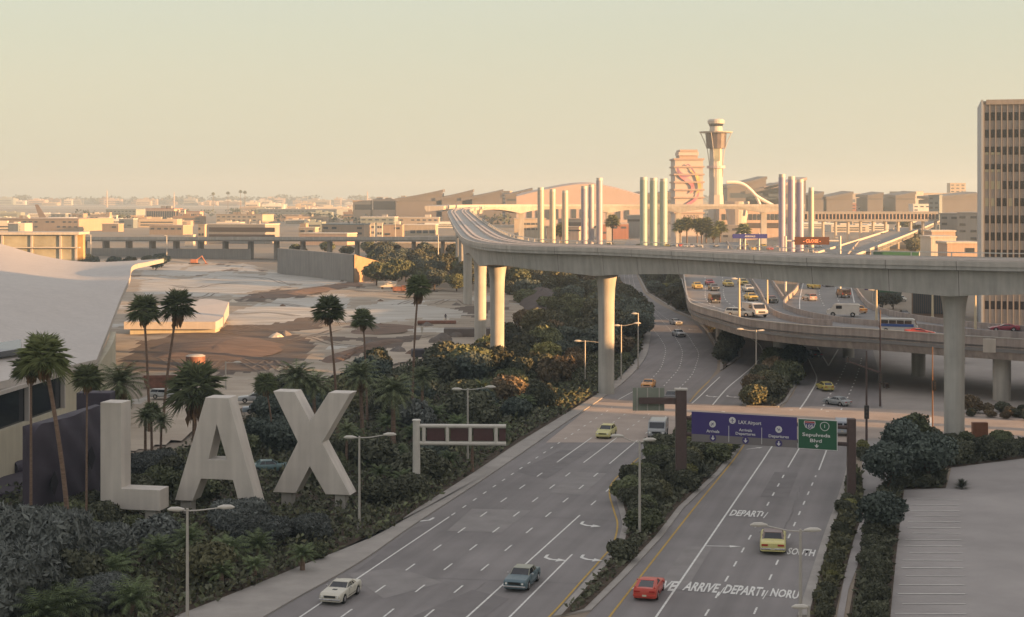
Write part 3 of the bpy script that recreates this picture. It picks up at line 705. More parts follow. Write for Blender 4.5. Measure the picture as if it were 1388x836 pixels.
for i, (x, yt, yb, w_, c, l) in enumerate([
    (733, 254, 352, 9, 'cream', 'cream round pylon, leftmost of all the pylons beyond the guideway'),
    (749, 256, 352, 8.5, 'cream', 'cream round pylon, second from the left beyond the guideway'),
    (766, 258, 352, 8.5, 'cream', 'cream round pylon, third from the left beyond the guideway'),
    (792, 252, 354, 9, 'lilac', 'lilac grey pylon, left of the close middle trio'),
    (801.5, 250, 350, 8, 'lilac', 'lilac grey pylon at the back of the close middle trio'),
    (812.5, 241, 354, 9, 'lilac', 'tallest lilac grey pylon, right of the close middle trio'),
    (872.5, 240, 360, 10.5, 'mint', 'pale mint pylon, left of the trio beside the mural building'),
    (886, 241, 360, 10.5, 'mint', 'pale mint pylon, middle of the trio beside the mural building'),
    (899.5, 242, 360, 10.5, 'mint', 'pale mint pylon, right of the trio next to the mural building'),
    (1060, 236, 372, 9.5, 'violet', 'tallest violet grey pylon, left of the row near the brown lit sign'),
    (1073, 239, 372, 10, 'violet', 'violet grey pylon, second in the row above the brown lit sign'),
    (1084.5, 243, 372, 10, 'violet', 'violet grey pylon, third in the row above the brown lit sign'),
    (1099.5, 254, 366, 7.5, 'cream', 'slim cream sunlit pylon at the right end of all the pylons')]):
    pylon(x, yt, yb, w_, c, l, G)

# ================================================================== CONTROL TOWER, MURAL BUILDING, ARCH
Y = 1110.0; X = XD(970.5, Y); s = Y / F
ct = thing('control_tower', 'tall airport control tower with flared dark cab deck and white round top', 'control tower', (X, Y, 0))
def zz(y): return ZD(y, Y)
TWM = mat('tower_panel', (.45, .41, .37), .6, var=.05, scale=.1)
MB().tube([(0, 0, 0), (0, 0, zz(264))], [13 * s, 10 * s], 8, sq=True).build('base', TWM, ct)
MB().tube([(0, 0, zz(264)), (0, 0, zz(200))], [9.3 * s, 8.6 * s], 16).build('shaft', TWM, ct)
MB().tube([(0, 0, zz(201)), (0, 0, zz(180))], [13 * s, 14.5 * s], 16).build('cab_level', mat('tower_dark', (.10, .075, .07), .5, var=.3, scale=.2), ct)
MB().tube([(0, 0, zz(180)), (0, 0, zz(178.3))], [22 * s, 23 * s], 24).build('canopy_deck', TWM, ct)
MB().tube([(0, 0, zz(178.3)), (0, 0, zz(171))], [9 * s, 8.3 * s], 20).build('neck', TWM, ct)
MB().tube([(0, 0, zz(171)), (0, 0, zz(167.5))], [9.0 * s, 10.2 * s], 20).build('window_band', GLASS, ct)
MB().tube([(0, 0, zz(167.5)), (0, 0, zz(163.5)), (0, 0, zz(161.5))], [11 * s, 11.6 * s, 9.5 * s], 20).build('roof', TWM, ct)
for a in (0, 1, 2, 3):
    an = R(45 + 90 * a + 20); c, n = math.cos(an), math.sin(an)
    MB().tube([(22 * s * c, 22 * s * n, zz(179.5)), (17 * s * c, 17 * s * n, zz(190)), (12 * s * c, 12 * s * n, zz(203)), (9.6 * s * c, 9.6 * s * n, zz(220)), (9.3 * s * c, 9.3 * s * n, zz(240))], .27, 6).build('curved_brace', TWM, ct)
MB().tube([(0, 0, zz(228)), (0, 0, zz(224.5))], 12.5 * s, 16).build('balcony_ring', mat('tower_pink', (.55, .42, .40), .6), ct)
MB().box((0, -8.9 * s, zz(205)), (8 * s, .8, 26 * s)).build('front_panel', mat('tower_olive', (.30, .30, .22), .5, var=.2, scale=.3), ct)

Y = 960.0; s = Y / F
mbg = thing('banded_tower', 'banded office tower with a pink and yellow painted swirl on its front', 'building', (XD(934, Y), Y, 0))
def zz(y): return ZD(y, Y)
BW = 19 * s
yt = 215.5; mb = MB(); lb = MB()
wm = mat('banded_wall', (.52, .44, .40), .7, var=.04, scale=.2)
mb.bb(-BW, BW, 0, 26, 0, zz(yt))
mb.build('wall', wm, mbg)
for k in range(8):
    y = 215.5 + k * 10.4
    MB().bb(-BW - .8, BW + .8, -1.1, 26.8, zz(y + 1.1), zz(y - 1.1)).build('ledge', mat('ledge_tan', (.42, .32, .27), .7), mbg)
MB().bb(-12.5 * s, 12.5 * s, 3, 22, zz(215), zz(210.5)).build('top_storey', mat('ledge_tan', (.42, .32, .27)), mbg)
MB().bb(-13.5 * s, 13.5 * s, 2, 23, zz(210.5), zz(205.5)).build('top_storey', wm, mbg)
MB().bb(-12 * s, 12 * s, 1.5, 23.5, zz(205.5), zz(202.5)).build('roof_rail', mat('ledge_tan', (.42, .32, .27)), mbg)
def mural(pts, wd, m, name, yo):
    P = smooth_path([Vector(((x - 934) * s, yo, zz(y))) for x, y in pts], 6); mb = MB(); n = len(P)
    vs = []; fs = []
    for i, p in enumerate(P):
        t = (P[min(i + 1, n - 1)] - P[max(i - 1, 0)]).normalized(); q = Vector((-t.z, 0, t.x)); u = i / (n - 1)
        wv = wd * math.sin(math.pi * (.06 + .9 * u)) * s
        vs += [p + q * wv, p - q * wv]
    for i in range(n - 1): fs.append((2 * i, 2 * i + 1, 2 * i + 3, 2 * i + 2))
    mb.add(vs, fs).build(name, m, mbg, fix=False)
mural([(917, 228), (922, 238), (930, 243), (938, 250), (938, 258), (935, 262)], 2.7, mat('mural_pink', (.62, .26, .30), .7, var=.3, scale=.2), 'mural_stroke', -.82)
mural([(936, 231), (943, 236), (947, 246), (948, 256), (944, 262)], 2.4, mat('mural_yellow', (.66, .46, .16), .7, var=.25, scale=.2), 'mural_stroke', -.86)
mural([(947, 260), (944, 268), (937, 274), (930, 278), (926, 284)], 1.9, mat('mural_red', (.55, .20, .27), .7, var=.25, scale=.2), 'mural_stroke', -.90)
mural([(918, 226), (921, 234), (928, 238), (936, 238)], 2.0, mat('mural_violet', (.30, .17, .26), .7), 'mural_stroke', -.94)
mural([(928, 226), (933, 223), (940, 232), (944, 238)], 1.0, mat('mural_violet', (.30, .17, .26), .7), 'mural_stroke', -.98)
me = text_mesh('LA2028', 1); me.transform(Matrix.Scale(8.5 * s, 4)); me.materials.append(mat('mural_text', (.12, .10, .10)))
o = link('lettering', me, mbg); o.rotation_euler = (R(90), 0, 0); o.location = (-13.5 * s, -.9, zz(297))
# spider arch building
Y = 1000.0; s = Y / F
ab = thing('arch_building', 'white curved arch legs over a small round building beside the control tower', 'building', (XD(1002, Y), Y, 0))
def zz(y): return ZD(y, Y)
def archleg(pts, r): MB().tube(smooth_path([Vector(((x - 1002) * s, yo, zz(y))) for x, yo, y in pts], 6), r, 8, ).build('arch_leg', mat('arch_white', (.72, .66, .60), .5), ab, smooth=True)
archleg([(985, 0, 247), (997, 0, 247), (1008, 0, 250), (1018, 0, 258), (1026, 0, 266), (1045, 0, 277), (1058, 0, 283)], 1.1)
archleg([(1024, 0, 263.5), (1027, 0, 270), (1030, 0, 278), (1032, 0, 290)], 1.0)
MB().tube([(0, 10, 0), (0, 10, zz(276)), (0, 10, zz(273))], [4, 8, 8], 20).build('restaurant_disc', TWM, ab)

# ================================================================== RIGHT OFFICE TOWER (in view)
Yb = 354.0; X0 = XD(1331, Yb); X1 = X0 + 60; Zt = ZD(137, Yb) ; fl = 23.2 * Yb / F
tw = thing('office_tower', 'beige ribbed office tower with rows of square windows at the right edge', 'building', (X0, Yb, 0), -R(15))
TB = mat('tower_beige', (.33, .295, .262), .8, var=.1, scale=.3, grime=.12)
MB().bb(0, 60, 0, 34, 0, Zt).build('wall', TB, tw)
MB().bb(-.15, .3, -.4, 34.2, 0, Zt + .3).build('end_panel', mat('tower_endpanel', (.40, .42, .43), .6, var=.04, scale=.3), tw)
MB().bb(.9, 60, -.35, .2, Zt - .8, Zt + .3).build('roof_edge', TB, tw)
mb = MB(); pit = 7.62 * Yb / F
for k in range(22):
    x = .42 + k * pit; mb.bb(x - .09, x + .09, -.28, .1, 0, Zt - .8)
mb.build('rib', mat('tower_rib', (.35, .31, .275), .75, var=.06, scale=.4), tw)
wme = None; lit = {(2, 0), (3, 0), (3, 1), (4, 0), (4, 1), (5, 0), (5, 1), (3, 2), (2, 1)}
WDK = mat('tower_window', (.035, .028, .026), .15, spec=.6); WLT = mat('tower_window_lit_tint', (.42, .38, .26), .6)  # second material: pale colour standing in for lit windows
for r_ in range(13):
    for k in range(8):
        zc = Zt - .8 - 2.6 - r_ * fl * 1.0
        if zc < 3: continue
        x = .42 + (k + .5) * pit
        mb = MB().bb(x - .40, x + .40, -.06, .05, zc - .95, zc + .85)
        li = (r_ in (4, 5) and k < 3 - (r_ == 5)) or (r_ in (2, 3) and k < 3) or (k + r_ * 3) % 7 == 5
        if r_ in (2, 3) and k < 3: MB().bb(x - .40, x + .40, -.09, -.05, zc - .95, zc - .4).build('lit_pane', WLT, tw)  # pale slab painting the lit lower part of a window
        mb.build('window', WLT if (li and r_ in (4, 5)) else WDK, tw)

# unseen blocks added out of the frame to cast the evening shade over the foreground
def shade_block(x0, x1, y0, y1, h, label):
    b = thing('added_shade_block', label, 'building', ((x0 + x1) / 2, (y0 + y1) / 2, 0))
    cx, cy = (x1 - x0) / 2, (y1 - y0) / 2
    MB().bb(-cx, cx, -cy, cy, 0, h).build('wall', TB, b)
    mb = MB(); z = 4
    while z < h - 2:
        mb.bb(-cx - .05, cx + .05, -cy - .05, cy + .05, z, z + 1.5); z += 4
    mb.build('window_band', GLASS, b)
    MB().bb(-cx / 2, cx / 2, -cy / 2, cy / 2, h, h + 3).build('roof_plant', CONC, b)
shade_block(150, 190, 40, 144, 62, 'wide added shade block just outside the right edge of the picture')
shade_block(150, 190, -100, 36, 62, 'added shade block behind the viewpoint on the right, outside the picture')
shade_block(118, 150, 191, 300, 16, 'low added shade block beyond the cross street, outside the right edge')
shade_block(215, 260, 310, 470, 24, 'low added shade block right of the office tower, outside the picture')
shade_block(330, 380, 520, 700, 22, 'low added shade block far right beyond the ramp, outside the picture')
# ================================================================== BUILDINGS IN THE MIDDLE DISTANCE
BC = {'tan': (.40, .30, .22), 'beige': (.46, .38, .29), 'grey': (.30, .285, .27), 'blue': (.20, .23, .24), 'pink': (.50, .37, .29), 'pale': (.58, .52, .44), 'rust': (.34, .15, .10), 'brown': (.22, .15, .11), 'green': (.28, .31, .28), 'white': (.68, .65, .60)}
def bm_(c): return mat('wall_' + c, BC[c], .8, var=.1, scale=.05, grime=.12)
def bld(x0, x1, yt, yb, dep, c, label, wins=(), roof=None, units=0, cat='building', group=None, name='low_building', slope=0.0, turn=0.0):
    Y = gy(yb); s = Y / F; X0, X1 = XD(x0, Y), XD(x1, Y); h = ZD(yt, Y); w_ = X1 - X0
    if not turn:
        if x0 < 478: turn = -R(16)
        elif x0 < 603: turn = -R(8)
        elif x0 in (755, 740, 850, 660, 952, 1098, 1105): turn = -R(20)
        elif x0 in (1184, 1206, 1259, 1274, 1298, 1161, 1236): turn = -R(26)
    if turn and x0 < 1098:
        dep = min(dep, w_ * .45); vt = (CX - (x0 + x1) / 2) / F; kk = max(0, dep * (math.sin(-turn) + math.cos(turn) * vt)); w_ = max(2, (w_ - kk) / math.cos(turn)); X1 = X0 + w_
    b = thing(name, label, cat, ((X0 + X1) / 2, Y, 0), turn, group)
    mb = MB(); hw = w_ / 2
    if slope: mb.add([(-hw, 0, 0), (hw, 0, 0), (hw, dep, 0), (-hw, dep, 0), (-hw, 0, h), (hw, 0, h + slope), (hw, dep, h + slope), (-hw, dep, h)], [(0, 3, 2, 1), (4, 5, 6, 7), (0, 1, 5, 4), (1, 2, 6, 5), (2, 3, 7, 6), (3, 0, 4, 7)])
    else: mb.bb(-hw, hw, 0, dep, 0, h)
    mb.build('wall', bm_(c), b)
    if not slope:
        MB().bb(-hw - .3, hw + .3, -.3, dep + .3, h, h + .6).build('roof_slab', bm_(roof or 'pale'), b)
    for (a0, a1, t0, t1, n) in wins:        # pixel rect, n = openings across
        xa, xb = XD(a0, Y) - (X0 + X1) / 2, XD(a1, Y) - (X0 + X1) / 2; za, zb = ZD(t1, Y), ZD(t0, Y)
        mb = MB()
        for k in range(n):
            g = (xb - xa) / n; mb.bb(xa + g * (k + .12 if n > 1 else k), xa + g * (k + .88 if n > 1 else k + 1), -.25, .3, za, zb)
        mb.build('window_row' if n > 1 else 'window_band', GLASS_B if n > 1 else mat('opening_dark', (.07, .055, .05), .7), b)
    r = random.Random(int(x0 * 7 + yb))
    if not wins and h > 4.5 and cat == 'building' and not slope:
        n = max(2, int(w_ / 5.5)); mb = MB(); z = h - 2.4; g = w_ / n
        while z > 1.5:
            for k in range(n):
                if r.random() < .8: mb.bb(-hw + g * (k + .2), -hw + g * (k + .75), -.2, .3, z - .5, z + .9)
            z -= r.choice([3.6, 4.2])
        mb.build('window_row', GLASS_B, b)
    for k in range(units):
        a = r.uniform(-hw * .8, hw * .8); q = r.uniform(.8, 2.4) * s * 2; MB().bb(a - q, a + q, dep * .2, dep * .2 + q * 2, h + .6, h + .6 + r.uniform(1.5, 3)).build('roof_unit', bm_(r.choice(['pale', 'grey', 'tan'])), b)
    return b
rwl = thing('retaining_wall', 'long plain grey retaining wall with a sun tinted end at the far edge of the sand site', 'wall')
q0, q1, q2 = W(376, 371), W(479, 384), W(514, 350)
MB().prism([q0[:2], q1[:2], (q1.x + .8, q1.y + 2), (q0.x, q0.y + 3)], 0, ZD(345, q1.y)).build('wall', mat('wall_retaining', (.27, .255, .24), .85, var=.08, scale=.2, grime=.2), rwl)
q2 = Vector((q1.x + 15, q1.y + 45, 0))
MB().add([(q1.x + .4, q1.y - .5, 0), (q2.x, q2.y, 0), (q2.x - 1, q2.y + 1, 0), (q1.x - .2, q1.y + 1.8, 0), (q1.x + .4, q1.y - .5, ZD(345, q1.y)), (q2.x, q2.y, 3), (q2.x - 1, q2.y + 1, 3), (q1.x - .2, q1.y + 1.8, ZD(345, q1.y))], [(3, 2, 1, 0), (4, 5, 6, 7), (0, 1, 5, 4), (1, 2, 6, 5), (2, 3, 7, 6), (3, 0, 4, 7)]).build('end_wall', mat('wall_end_sun_tint', (.36, .24, .15), .85, var=.15, scale=.4), rwl)  # orange sunlight is put into the end wall colour
# overpass with its retaining wall
ov = thing('overpass', 'long low grey overpass and wall running left behind the sand site', 'overpass')
OVM = mat('overpass_grey', (.26, .245, .23), .85, var=.08, scale=.1, grime=.15)
op = [Vector((XD(-120, 860), 860, 0)), Vector((XD(640, 690), 690, 0))]; dv = (op[1] - op[0]); n_ = 23
opp = [op[0] + dv * k / n_ for k in range(n_ + 1)]
zt_ = lambda y_, p: ZD(y_, p.y)
ozt = [ZD(322.5, p.y) for p in opp]
OPZ = [Vector((p.x, p.y, z)) for p, z in zip(opp, ozt)]
MB().sweep(OPZ, [(0, -.2), (0, -1.6), (15, -1.6), (15, -.2)]).build('deck', OVM, ov)
MB().sweep(OPZ, [(-.3, -.9), (-.3, .6), (.1, .6), (.1, -.9)]).build('parapet', CONC, ov)
MB().sweep(OPZ[:int(n_ * .72)], [(2, -20), (2, -5.2), (3, -5.2), (3, -20)]).build('wall', OVM, ov)
for p in OPZ[::1]: MB().bb(p.x - .7, p.x + .7, p.y + 3, p.y + 12, 0, p.z - 1.58).build('column', OVM, ov)
bld(-40, 160, 297, 313, 60, 'tan', 'long tan roofed warehouse behind the sunlit glass pavilion', roof='tan', units=3)
bld(10, 30, 304, 315, 20, 'blue', 'small dark grey box building at the far left', roof='grey')
bld(68, 96, 290, 300, 40, 'blue', 'blue grey hangar next to the aircraft tail', roof='pale')
bld(96, 119, 290, 300, 40, 'tan', 'tan hangar joined to the blue grey one', roof='beige')
bld(120, 158, 292, 304, 30, 'pink', 'pinkish flat building right of the hangars', roof='beige', units=2)
bld(141, 198, 284, 297, 60, 'green', 'long grey green hangar left of the ribbed pink building', roof='green')
bld(152, 160, 292, 306, 10, 'pale', 'small bright sunlit stair tower on the left airfield', roof='pale')
bld(137, 168, 304, 314, 18, 'tan', 'low tan shed with a bright end wall', roof='beige')
bld(160, 187, 297, 309, 18, 'blue', 'dark low building with a white roof on the left airfield', roof='white')
bld(195, 248, 283, 302, 40, 'pink', 'pink ribbed building with many tall narrow windows', [(197, 244, 286, 298, 14)], roof='rust', units=2)
bld(244, 252, 284, 302, 42, 'pale', 'pale block standing in for the sunlit end of the pink ribbed building', roof='rust')  # separate pale block added in place of a sunlit end face
bld(252, 276, 287, 302, 40, 'pink', 'smaller ribbed wing right of the pink ribbed building', [(253, 275, 290, 299, 8)], roof='rust')
bld(276, 380, 304.5, 330, 40, 'grey', 'open parking deck with dark slots left of centre', [(280, 377, 308, 314, 1), (280, 377, 317.5, 324, 1)], roof='pale', units=2)
bld(268, 280, 305, 331, 30, 'beige', 'beige stair block at the left end of the parking deck', roof='beige')
bld(250, 265, 319, 334, 20, 'pale', 'little sunlit box in front of the overpass', roof='pale')
bld(200, 262, 306, 318, 40, 'tan', 'low tan building left of the parking deck', roof='pink')
bld(290, 372, 291, 304, 60, 'beige', 'wide beige cargo shed behind the parking deck', roof='tan', units=4)
bld(360, 425, 291.5, 300, 40, 'tan', 'tan low building right of the cargo shed', roof='beige')
bld(345, 480, 284, 296, 60, 'blue', 'very long blue grey flat building in the centre left', roof='grey', units=3)
bld(404, 484, 317, 332, 30, 'pink', 'low pink building with an arcade near the trees', [(410, 465, 321, 326, 9)], roof='pale')
bld(434, 505, 304.5, 326, 40, 'tan', 'plain brown warehouse left of the bright stair towers', roof='blue')
bld(503, 508, 303, 328, 10, 'pale', 'left one of two bright stair towers by the brown warehouse', roof='pale')
bld(511, 519, 303, 328, 10, 'pale', 'right one of two bright stair towers by the brown warehouse', roof='pale')
bld(519, 548, 305, 323, 30, 'tan', 'tan box building right of the bright stair towers', roof='grey', units=1)
bld(548, 594, 305, 319, 30, 'beige', 'beige building with white roof left of the guideway', [(555, 590, 312, 316, 4)], roof='white')
bld(488, 540, 294.5, 309, 50, 'green', 'pale green flat building in front of the large tan one', roof='white', units=1)
bld(540, 600, 295, 308, 50, 'beige', 'beige flat building in front of the large tan one', roof='pale', units=1)
bld(478, 505, 272, 303, 60, 'tan', 'left block of the large tan building with dark openings', [(481, 504, 277, 284, 1)], roof='pink')
bld(505, 540, 270.5, 303, 62, 'pink', 'middle block of the large tan building with dark openings', [(506, 536, 272.5, 284, 1)], roof='pink', units=2)
bld(540, 580, 268.5, 302, 60, 'beige', 'right block of the large tan building with dark openings', [(543, 577, 275, 283, 1)], roof='pale', units=3)
bld(580, 602, 271, 302, 60, 'tan', 'plain end block of the large tan building', roof='tan')
bld(560, 590, 287, 300, 24, 'pale', 'small pale ribbed roof shed before the large tan building', roof='white')
bld(404, 432, 309, 322, 24, 'beige', 'little beige box left of the brown warehouse', roof='pale', units=1)
bld(535, 640, 330, 352, 16, 'grey', 'grey walled building behind the dark trees left of the guideway', [(545, 600, 336, 341, 7)], roof='pale')
# below and around the viaduct
bld(697, 740, 297, 322, 30, 'beige', 'beige block with two rows of dark slits under the viaduct', [(707, 732, 302, 304.5, 4), (707, 732, 309, 311.5, 4)], roof='beige')
bld(755, 800, 297, 324, 30, 'grey', 'blue windowed building behind the left pylons', [(757, 798, 301, 306, 1), (757, 798, 312, 317, 1)], roof='pink')
bld(740, 790, 308, 326, 20, 'pink', 'pink lower block behind the left pylons', [(757, 788, 311, 313, 1)], roof='pink')
bld(815, 852, 304, 324, 30, 'rust', 'orange brick block between the pylon groups', roof='pink')
bld(850, 872, 292, 322, 20, 'grey', 'grey block left of the mint pylons', [(851, 870, 297, 300, 1)], roof='pale')
bld(660, 705, 262, 300, 60, 'grey', 'grey terminal block above the viaduct, left of the pylons', roof='grey', units=2)
bld(770, 790, 271, 300, 40, 'beige', 'beige block above the viaduct behind the pylons', [(772, 790, 274, 277, 1)], roof='pale')
bld(815, 870, 268, 300, 50, 'grey', 'long grey terminal front above the viaduct', [(818, 868, 273, 277, 12)], roof='grey')
bld(975, 1058, 281, 325, 40, 'pink', 'terminal with a pink fascia and a long row of dark windows', [(978, 1056, 290, 298, 13), (1001, 1057, 302, 309, 1)], roof='pink')
bld(952, 1005, 306, 330, 14, 'pale', 'low pale annex in front of the pink terminal', roof='pale')
bld(1098, 1130, 277, 298, 40, 'grey', 'grey flat terminal right of the slim cream pylon', [(1100, 1128, 284, 287, 1)], roof='pale')
bld(1105, 1140, 268, 292, 40, 'blue', 'blue grey terminal block left of the brick red box', roof='grey', units=2)
bld(1137, 1185, 262.5, 290, 50, 'beige', 'sunlit beige block on the right skyline', [(1140, 1160, 270, 274, 4)], roof='beige', units=1)
bld(1184, 1206, 266, 300, 20, 'blue', 'dark blue grey block with vertical bays on the right skyline', [(1187, 1203, 270, 292, 4)], roof='grey')
bld(1206, 1240, 260, 300, 50, 'grey', 'tall grey block on the right skyline', roof='grey')
bld(1240, 1326, 262, 298, 50, 'beige', 'big sunlit beige block at the right skyline', [(1255, 1258, 270, 285, 1)], roof='beige', units=2)
bld(1288, 1309, 248.5, 297, 16, 'beige', 'square penthouse tower above the sunlit beige block', roof='beige')
bld(1259, 1273, 265, 318, 12, 'blue', 'slim dark grey tower before the sunlit beige block', roof='blue')
bld(1147, 1161, 276, 300, 12, 'rust', 'small brick red box building', roof='rust')
bld(1161, 1190, 280, 303, 30, 'white', 'low white roofed building right of the brick red box', roof='white')
bld(1238, 1262, 277, 305, 20, 'white', 'pale blue roofed shed beside the slim dark grey tower', roof='white')
bld(1274, 1300, 290, 335, 30, 'grey', 'plain grey box building left of the office tower', roof='grey')
bld(1298, 1327, 289, 338, 30, 'grey', 'second plain grey box building against the office tower', roof='grey')
bld(1262, 1296, 322, 372, 16, 'pale', 'pale house with dark windows and a stepped roof behind the guideway', [(1270, 1276, 326, 330, 1), (1274, 1278, 336, 342, 1)], roof='pale')
bld(1263, 1295, 314, 366, 12, 'pink', 'sunlit upper box of the pale house with stepped roof', roof='pale')
bld(1284, 1326, 330, 385, 12, 'pink', 'blank sunlit beige box just left of the office tower', roof='pale')
bld(1236, 1291, 386, 432, 14, 'brown', 'dark ribbed warehouse seen under the guideway near the office tower', [(1238, 1289, 390, 425, 18)], roof='brown')
# elevated walkway
wk = thing('elevated_walkway', 'long glazed elevated walkway with truss sides on the right', 'walkway'); Y = 900.0
MB().bb(XD(1090, Y), XD(1272, Y), Y, Y + 6, ZD(290, Y), ZD(286.5, Y)).build('roof', bm_('grey'), wk)
MB().bb(XD(1090, Y), XD(1272, Y), Y, Y + 6, ZD(300, Y), ZD(297, Y)).build('floor', bm_('grey'), wk)
MB().bb(XD(1090, Y), XD(1272, Y), Y + .6, Y + 5, ZD(297, Y), ZD(290, Y)).build('glazing', GLASS_B, wk)
mb = MB()
for k in range(38): x = XD(1090 + k * 4.8, Y); mb.bb(x - .25, x + .25, Y - .1, Y + .7, ZD(297, Y), ZD(290, Y))
mb.build('mullion', bm_('pink'), wk)
for x in range(1100, 1272, 17): MB().bb(XD(x, Y) - .45, XD(x, Y) + .45, Y + 1, Y + 5, 0, ZD(300, Y) + .02).build('column', bm_('pale'), wk)
# rising road on the right
rr = MB(); A = [(XD(1120, 560), 560, 8.1), (XD(1150, 640), 640, 8.3), (XD(1205, 820), 820, 9.5), (XD(1262, 1200), 1200, 12)]
P = smooth_path([Vector(p) for p in A], 8)
rro = thing('rising_road', 'pale elevated road rising toward the right skyline', 'road bridge')
MB().sweep(P, [(7, 0), (7, -1.6), (-9, -1.6), (-9, 0)]).build('road_deck', ASPH_R, rro)
for o in (7, -9): MB().sweep(P, [(o, -1.7), (o, .9), (o + .35, .9), (o + .35, -1.7)]).build('parapet', CONC_L, rro)
for k in range(3, len(P), 6): MB().bb(P[k].x - 3, P[k].x + 3, P[k].y - 1, P[k].y + 1, 0, P[k].z - 1.58).build('column', CONC, rro)

# wave roofs of the far terminals (tilted slabs with thickness, on walls)
def wedge(x0, x1, yl, yr, yb, dep, m, label, name='wave_roof_terminal', th=3.0):
    Y = 1700.0; q_ = 2.5 if x0 > 1095 else 1.0; yl += q_; yr += q_; a, b_ = XD(x0, Y), XD(x1, Y); zl, zr = ZD(yl, Y), ZD(yr, Y); zb = ZD(yb, Y); w_ = (b_ - a) / 2
    t = thing(name, label, 'terminal', ((a + b_) / 2, Y, 0)); n = 10; mb = MB(); vs = []
    for i in range(n + 1):
        u = i / n; z = zl + (zr - zl) * (u ** 1.25); x = -w_ + 2 * w_ * u
        vs += [(x, 0, z), (x, dep, z + 1), (x, dep, z - th + 1), (x, 0, z - th)]
    fs = [(i * 4 + k, i * 4 + 4 + k, i * 4 + 4 + (k + 1) % 4, i * 4 + (k + 1) % 4) for i in range(n) for k in range(4)] + [(0, 1, 2, 3), (n * 4 + 3, n * 4 + 2, n * 4 + 1, n * 4)]
    mb.add(vs, fs).build('roof', m, t, smooth=True)
    mb = MB(); k0 = zl - th; mb.add([(-w_ * .95, 2, 0), (w_ * .96, 2, 0), (w_ * .96, 2, zr - th - .3), (-w_ * .95, 2, zl - th - .3), (-w_ * .95, dep - 2, 0), (w_ * .96, dep - 2, 0), (w_ * .96, dep - 2, zr - th - .3), (-w_ * .95, dep - 2, zl - th - .3)], [(0, 1, 2, 3), (5, 4, 7, 6), (1, 5, 6, 2), (4, 0, 3, 7), (3, 2, 6, 7), (4, 5, 1, 0)])
    mb.build('wall', mat('terminal_dark', (.16, .14, .13), .7, var=.1, scale=.05), t); MB().bb(-w_ * .8, w_ * .8, 1.6, 2.2, zb, (k0 + zb) / 2).build('window_band', GLASS_B, t)
    return t
WR = mat('wave_roof', (.14, .125, .12), .6, var=.1, scale=.05); WP = mat('wave_roof_pink', (.46, .35, .30), .6, var=.06, scale=.05)
wedge(535, 600, 268, 256, 272, 60, WR, 'dark rising wave roof, leftmost on the skyline above the guideway')
wedge(590, 641, 267, 256, 272, 60, WR, 'dark rising wave roof, second from the left on the skyline')
wedge(625, 682, 267, 256, 272, 60, WR, 'dark rising wave roof, third on the skyline, left of the pylons')
wedge(684, 722, 262, 254, 272, 60, WR, 'short dark wave roof just left of the pylons')
wedge(812, 847, 264, 257, 275, 60, WR, 'dark wave roof just right of the lilac pylons')
wedge(838, 872, 264, 259, 275, 60, WR, 'dark wave roof behind the mint pylons')
wedge(870, 916, 262, 258, 275, 60, WR, 'dark wave roof between mint pylons and mural tower')
wedge(985, 1040, 250, 238, 268, 70, WR, 'big dark wave roof right of the control tower')
wedge(1010, 1058, 258, 247, 270, 70, WR, 'lower dark wave roof right of the control tower')
wedge(1036, 1094, 252, 239, 268, 70, WP, 'pinkish wave roof behind the violet pylons')
wedge(1098, 1117, 262, 257, 270, 60, WR, 'small dark wave roof right of all the pylons')
wedge(1120, 1157, 264, 257, 270, 60, WR, 'dark wave roof on the right skyline above the grey terminals')
wedge(1176, 1198, 262, 258, 270, 60, WR, 'short dark wave roof on the far right skyline')
wedge(1214, 1242, 262, 257, 270, 60, WR, 'dark wave roof behind the tall grey block')
wedge(1262, 1330, 264, 258, 270, 60, WR, 'last dark wave roof behind the sunlit beige block')
# broad domed pink roof
Y = 1500.0; dome = thing('domed_terminal', 'very broad low pinkish domed roof behind the pylons', 'terminal', (XD(792, Y), Y, 0)); mb = MB(); n = 22; vs = []
pts = [(700, 266), (720, 261), (740, 256.5), (760, 252.5), (778, 250), (792, 249), (805, 249.5), (820, 252), (838, 256), (856, 261), (872, 266)]
for x, y in pts: vs += [(XD(x, Y) - XD(792, Y), 0, ZD(y, Y)), (XD(x, Y) - XD(792, Y), 40, ZD(y, Y) + 2), (XD(x, Y) - XD(792, Y), 90, ZD(y, Y) - 3), (XD(x, Y) - XD(792, Y), 90, 2), (XD(x, Y) - XD(792, Y), 0, 2)]
n = len(pts); fs = [(i * 5 + k, i * 5 + 5 + k, i * 5 + 5 + (k + 1) % 5, i * 5 + (k + 1) % 5) for i in range(n - 1) for k in range(5)] + [(0, 1, 2, 3, 4), tuple((n - 1) * 5 + k for k in (4, 3, 2, 1, 0))]
mb.add(vs, fs).build('roof', WP, dome, smooth=True)
mb = MB()
for x in range(716, 858, 12): mb.bb(XD(x, Y) - XD(792, Y) - 1, XD(x + 5, Y) - XD(792, Y), -.5, 1, 8, 18)
mb.build('window_row', GLASS_B, dome)

bld(600, 664, 273, 303, 40, 'beige', 'beige airport building with window rows left of the grey terminal block', roof='pale', units=4, name='terminal_front')
bld(706, 768, 263, 300, 40, 'grey', 'grey terminal front with windows below the broad pink dome, left part', [(708, 766, 267, 271, 14)], roof='grey', units=3, name='terminal_front')
bld(768, 815, 262, 300, 40, 'tan', 'tan terminal front with windows below the broad pink dome, right part', [(792, 813, 266, 270, 6)], roof='pale', units=2, name='terminal_front')
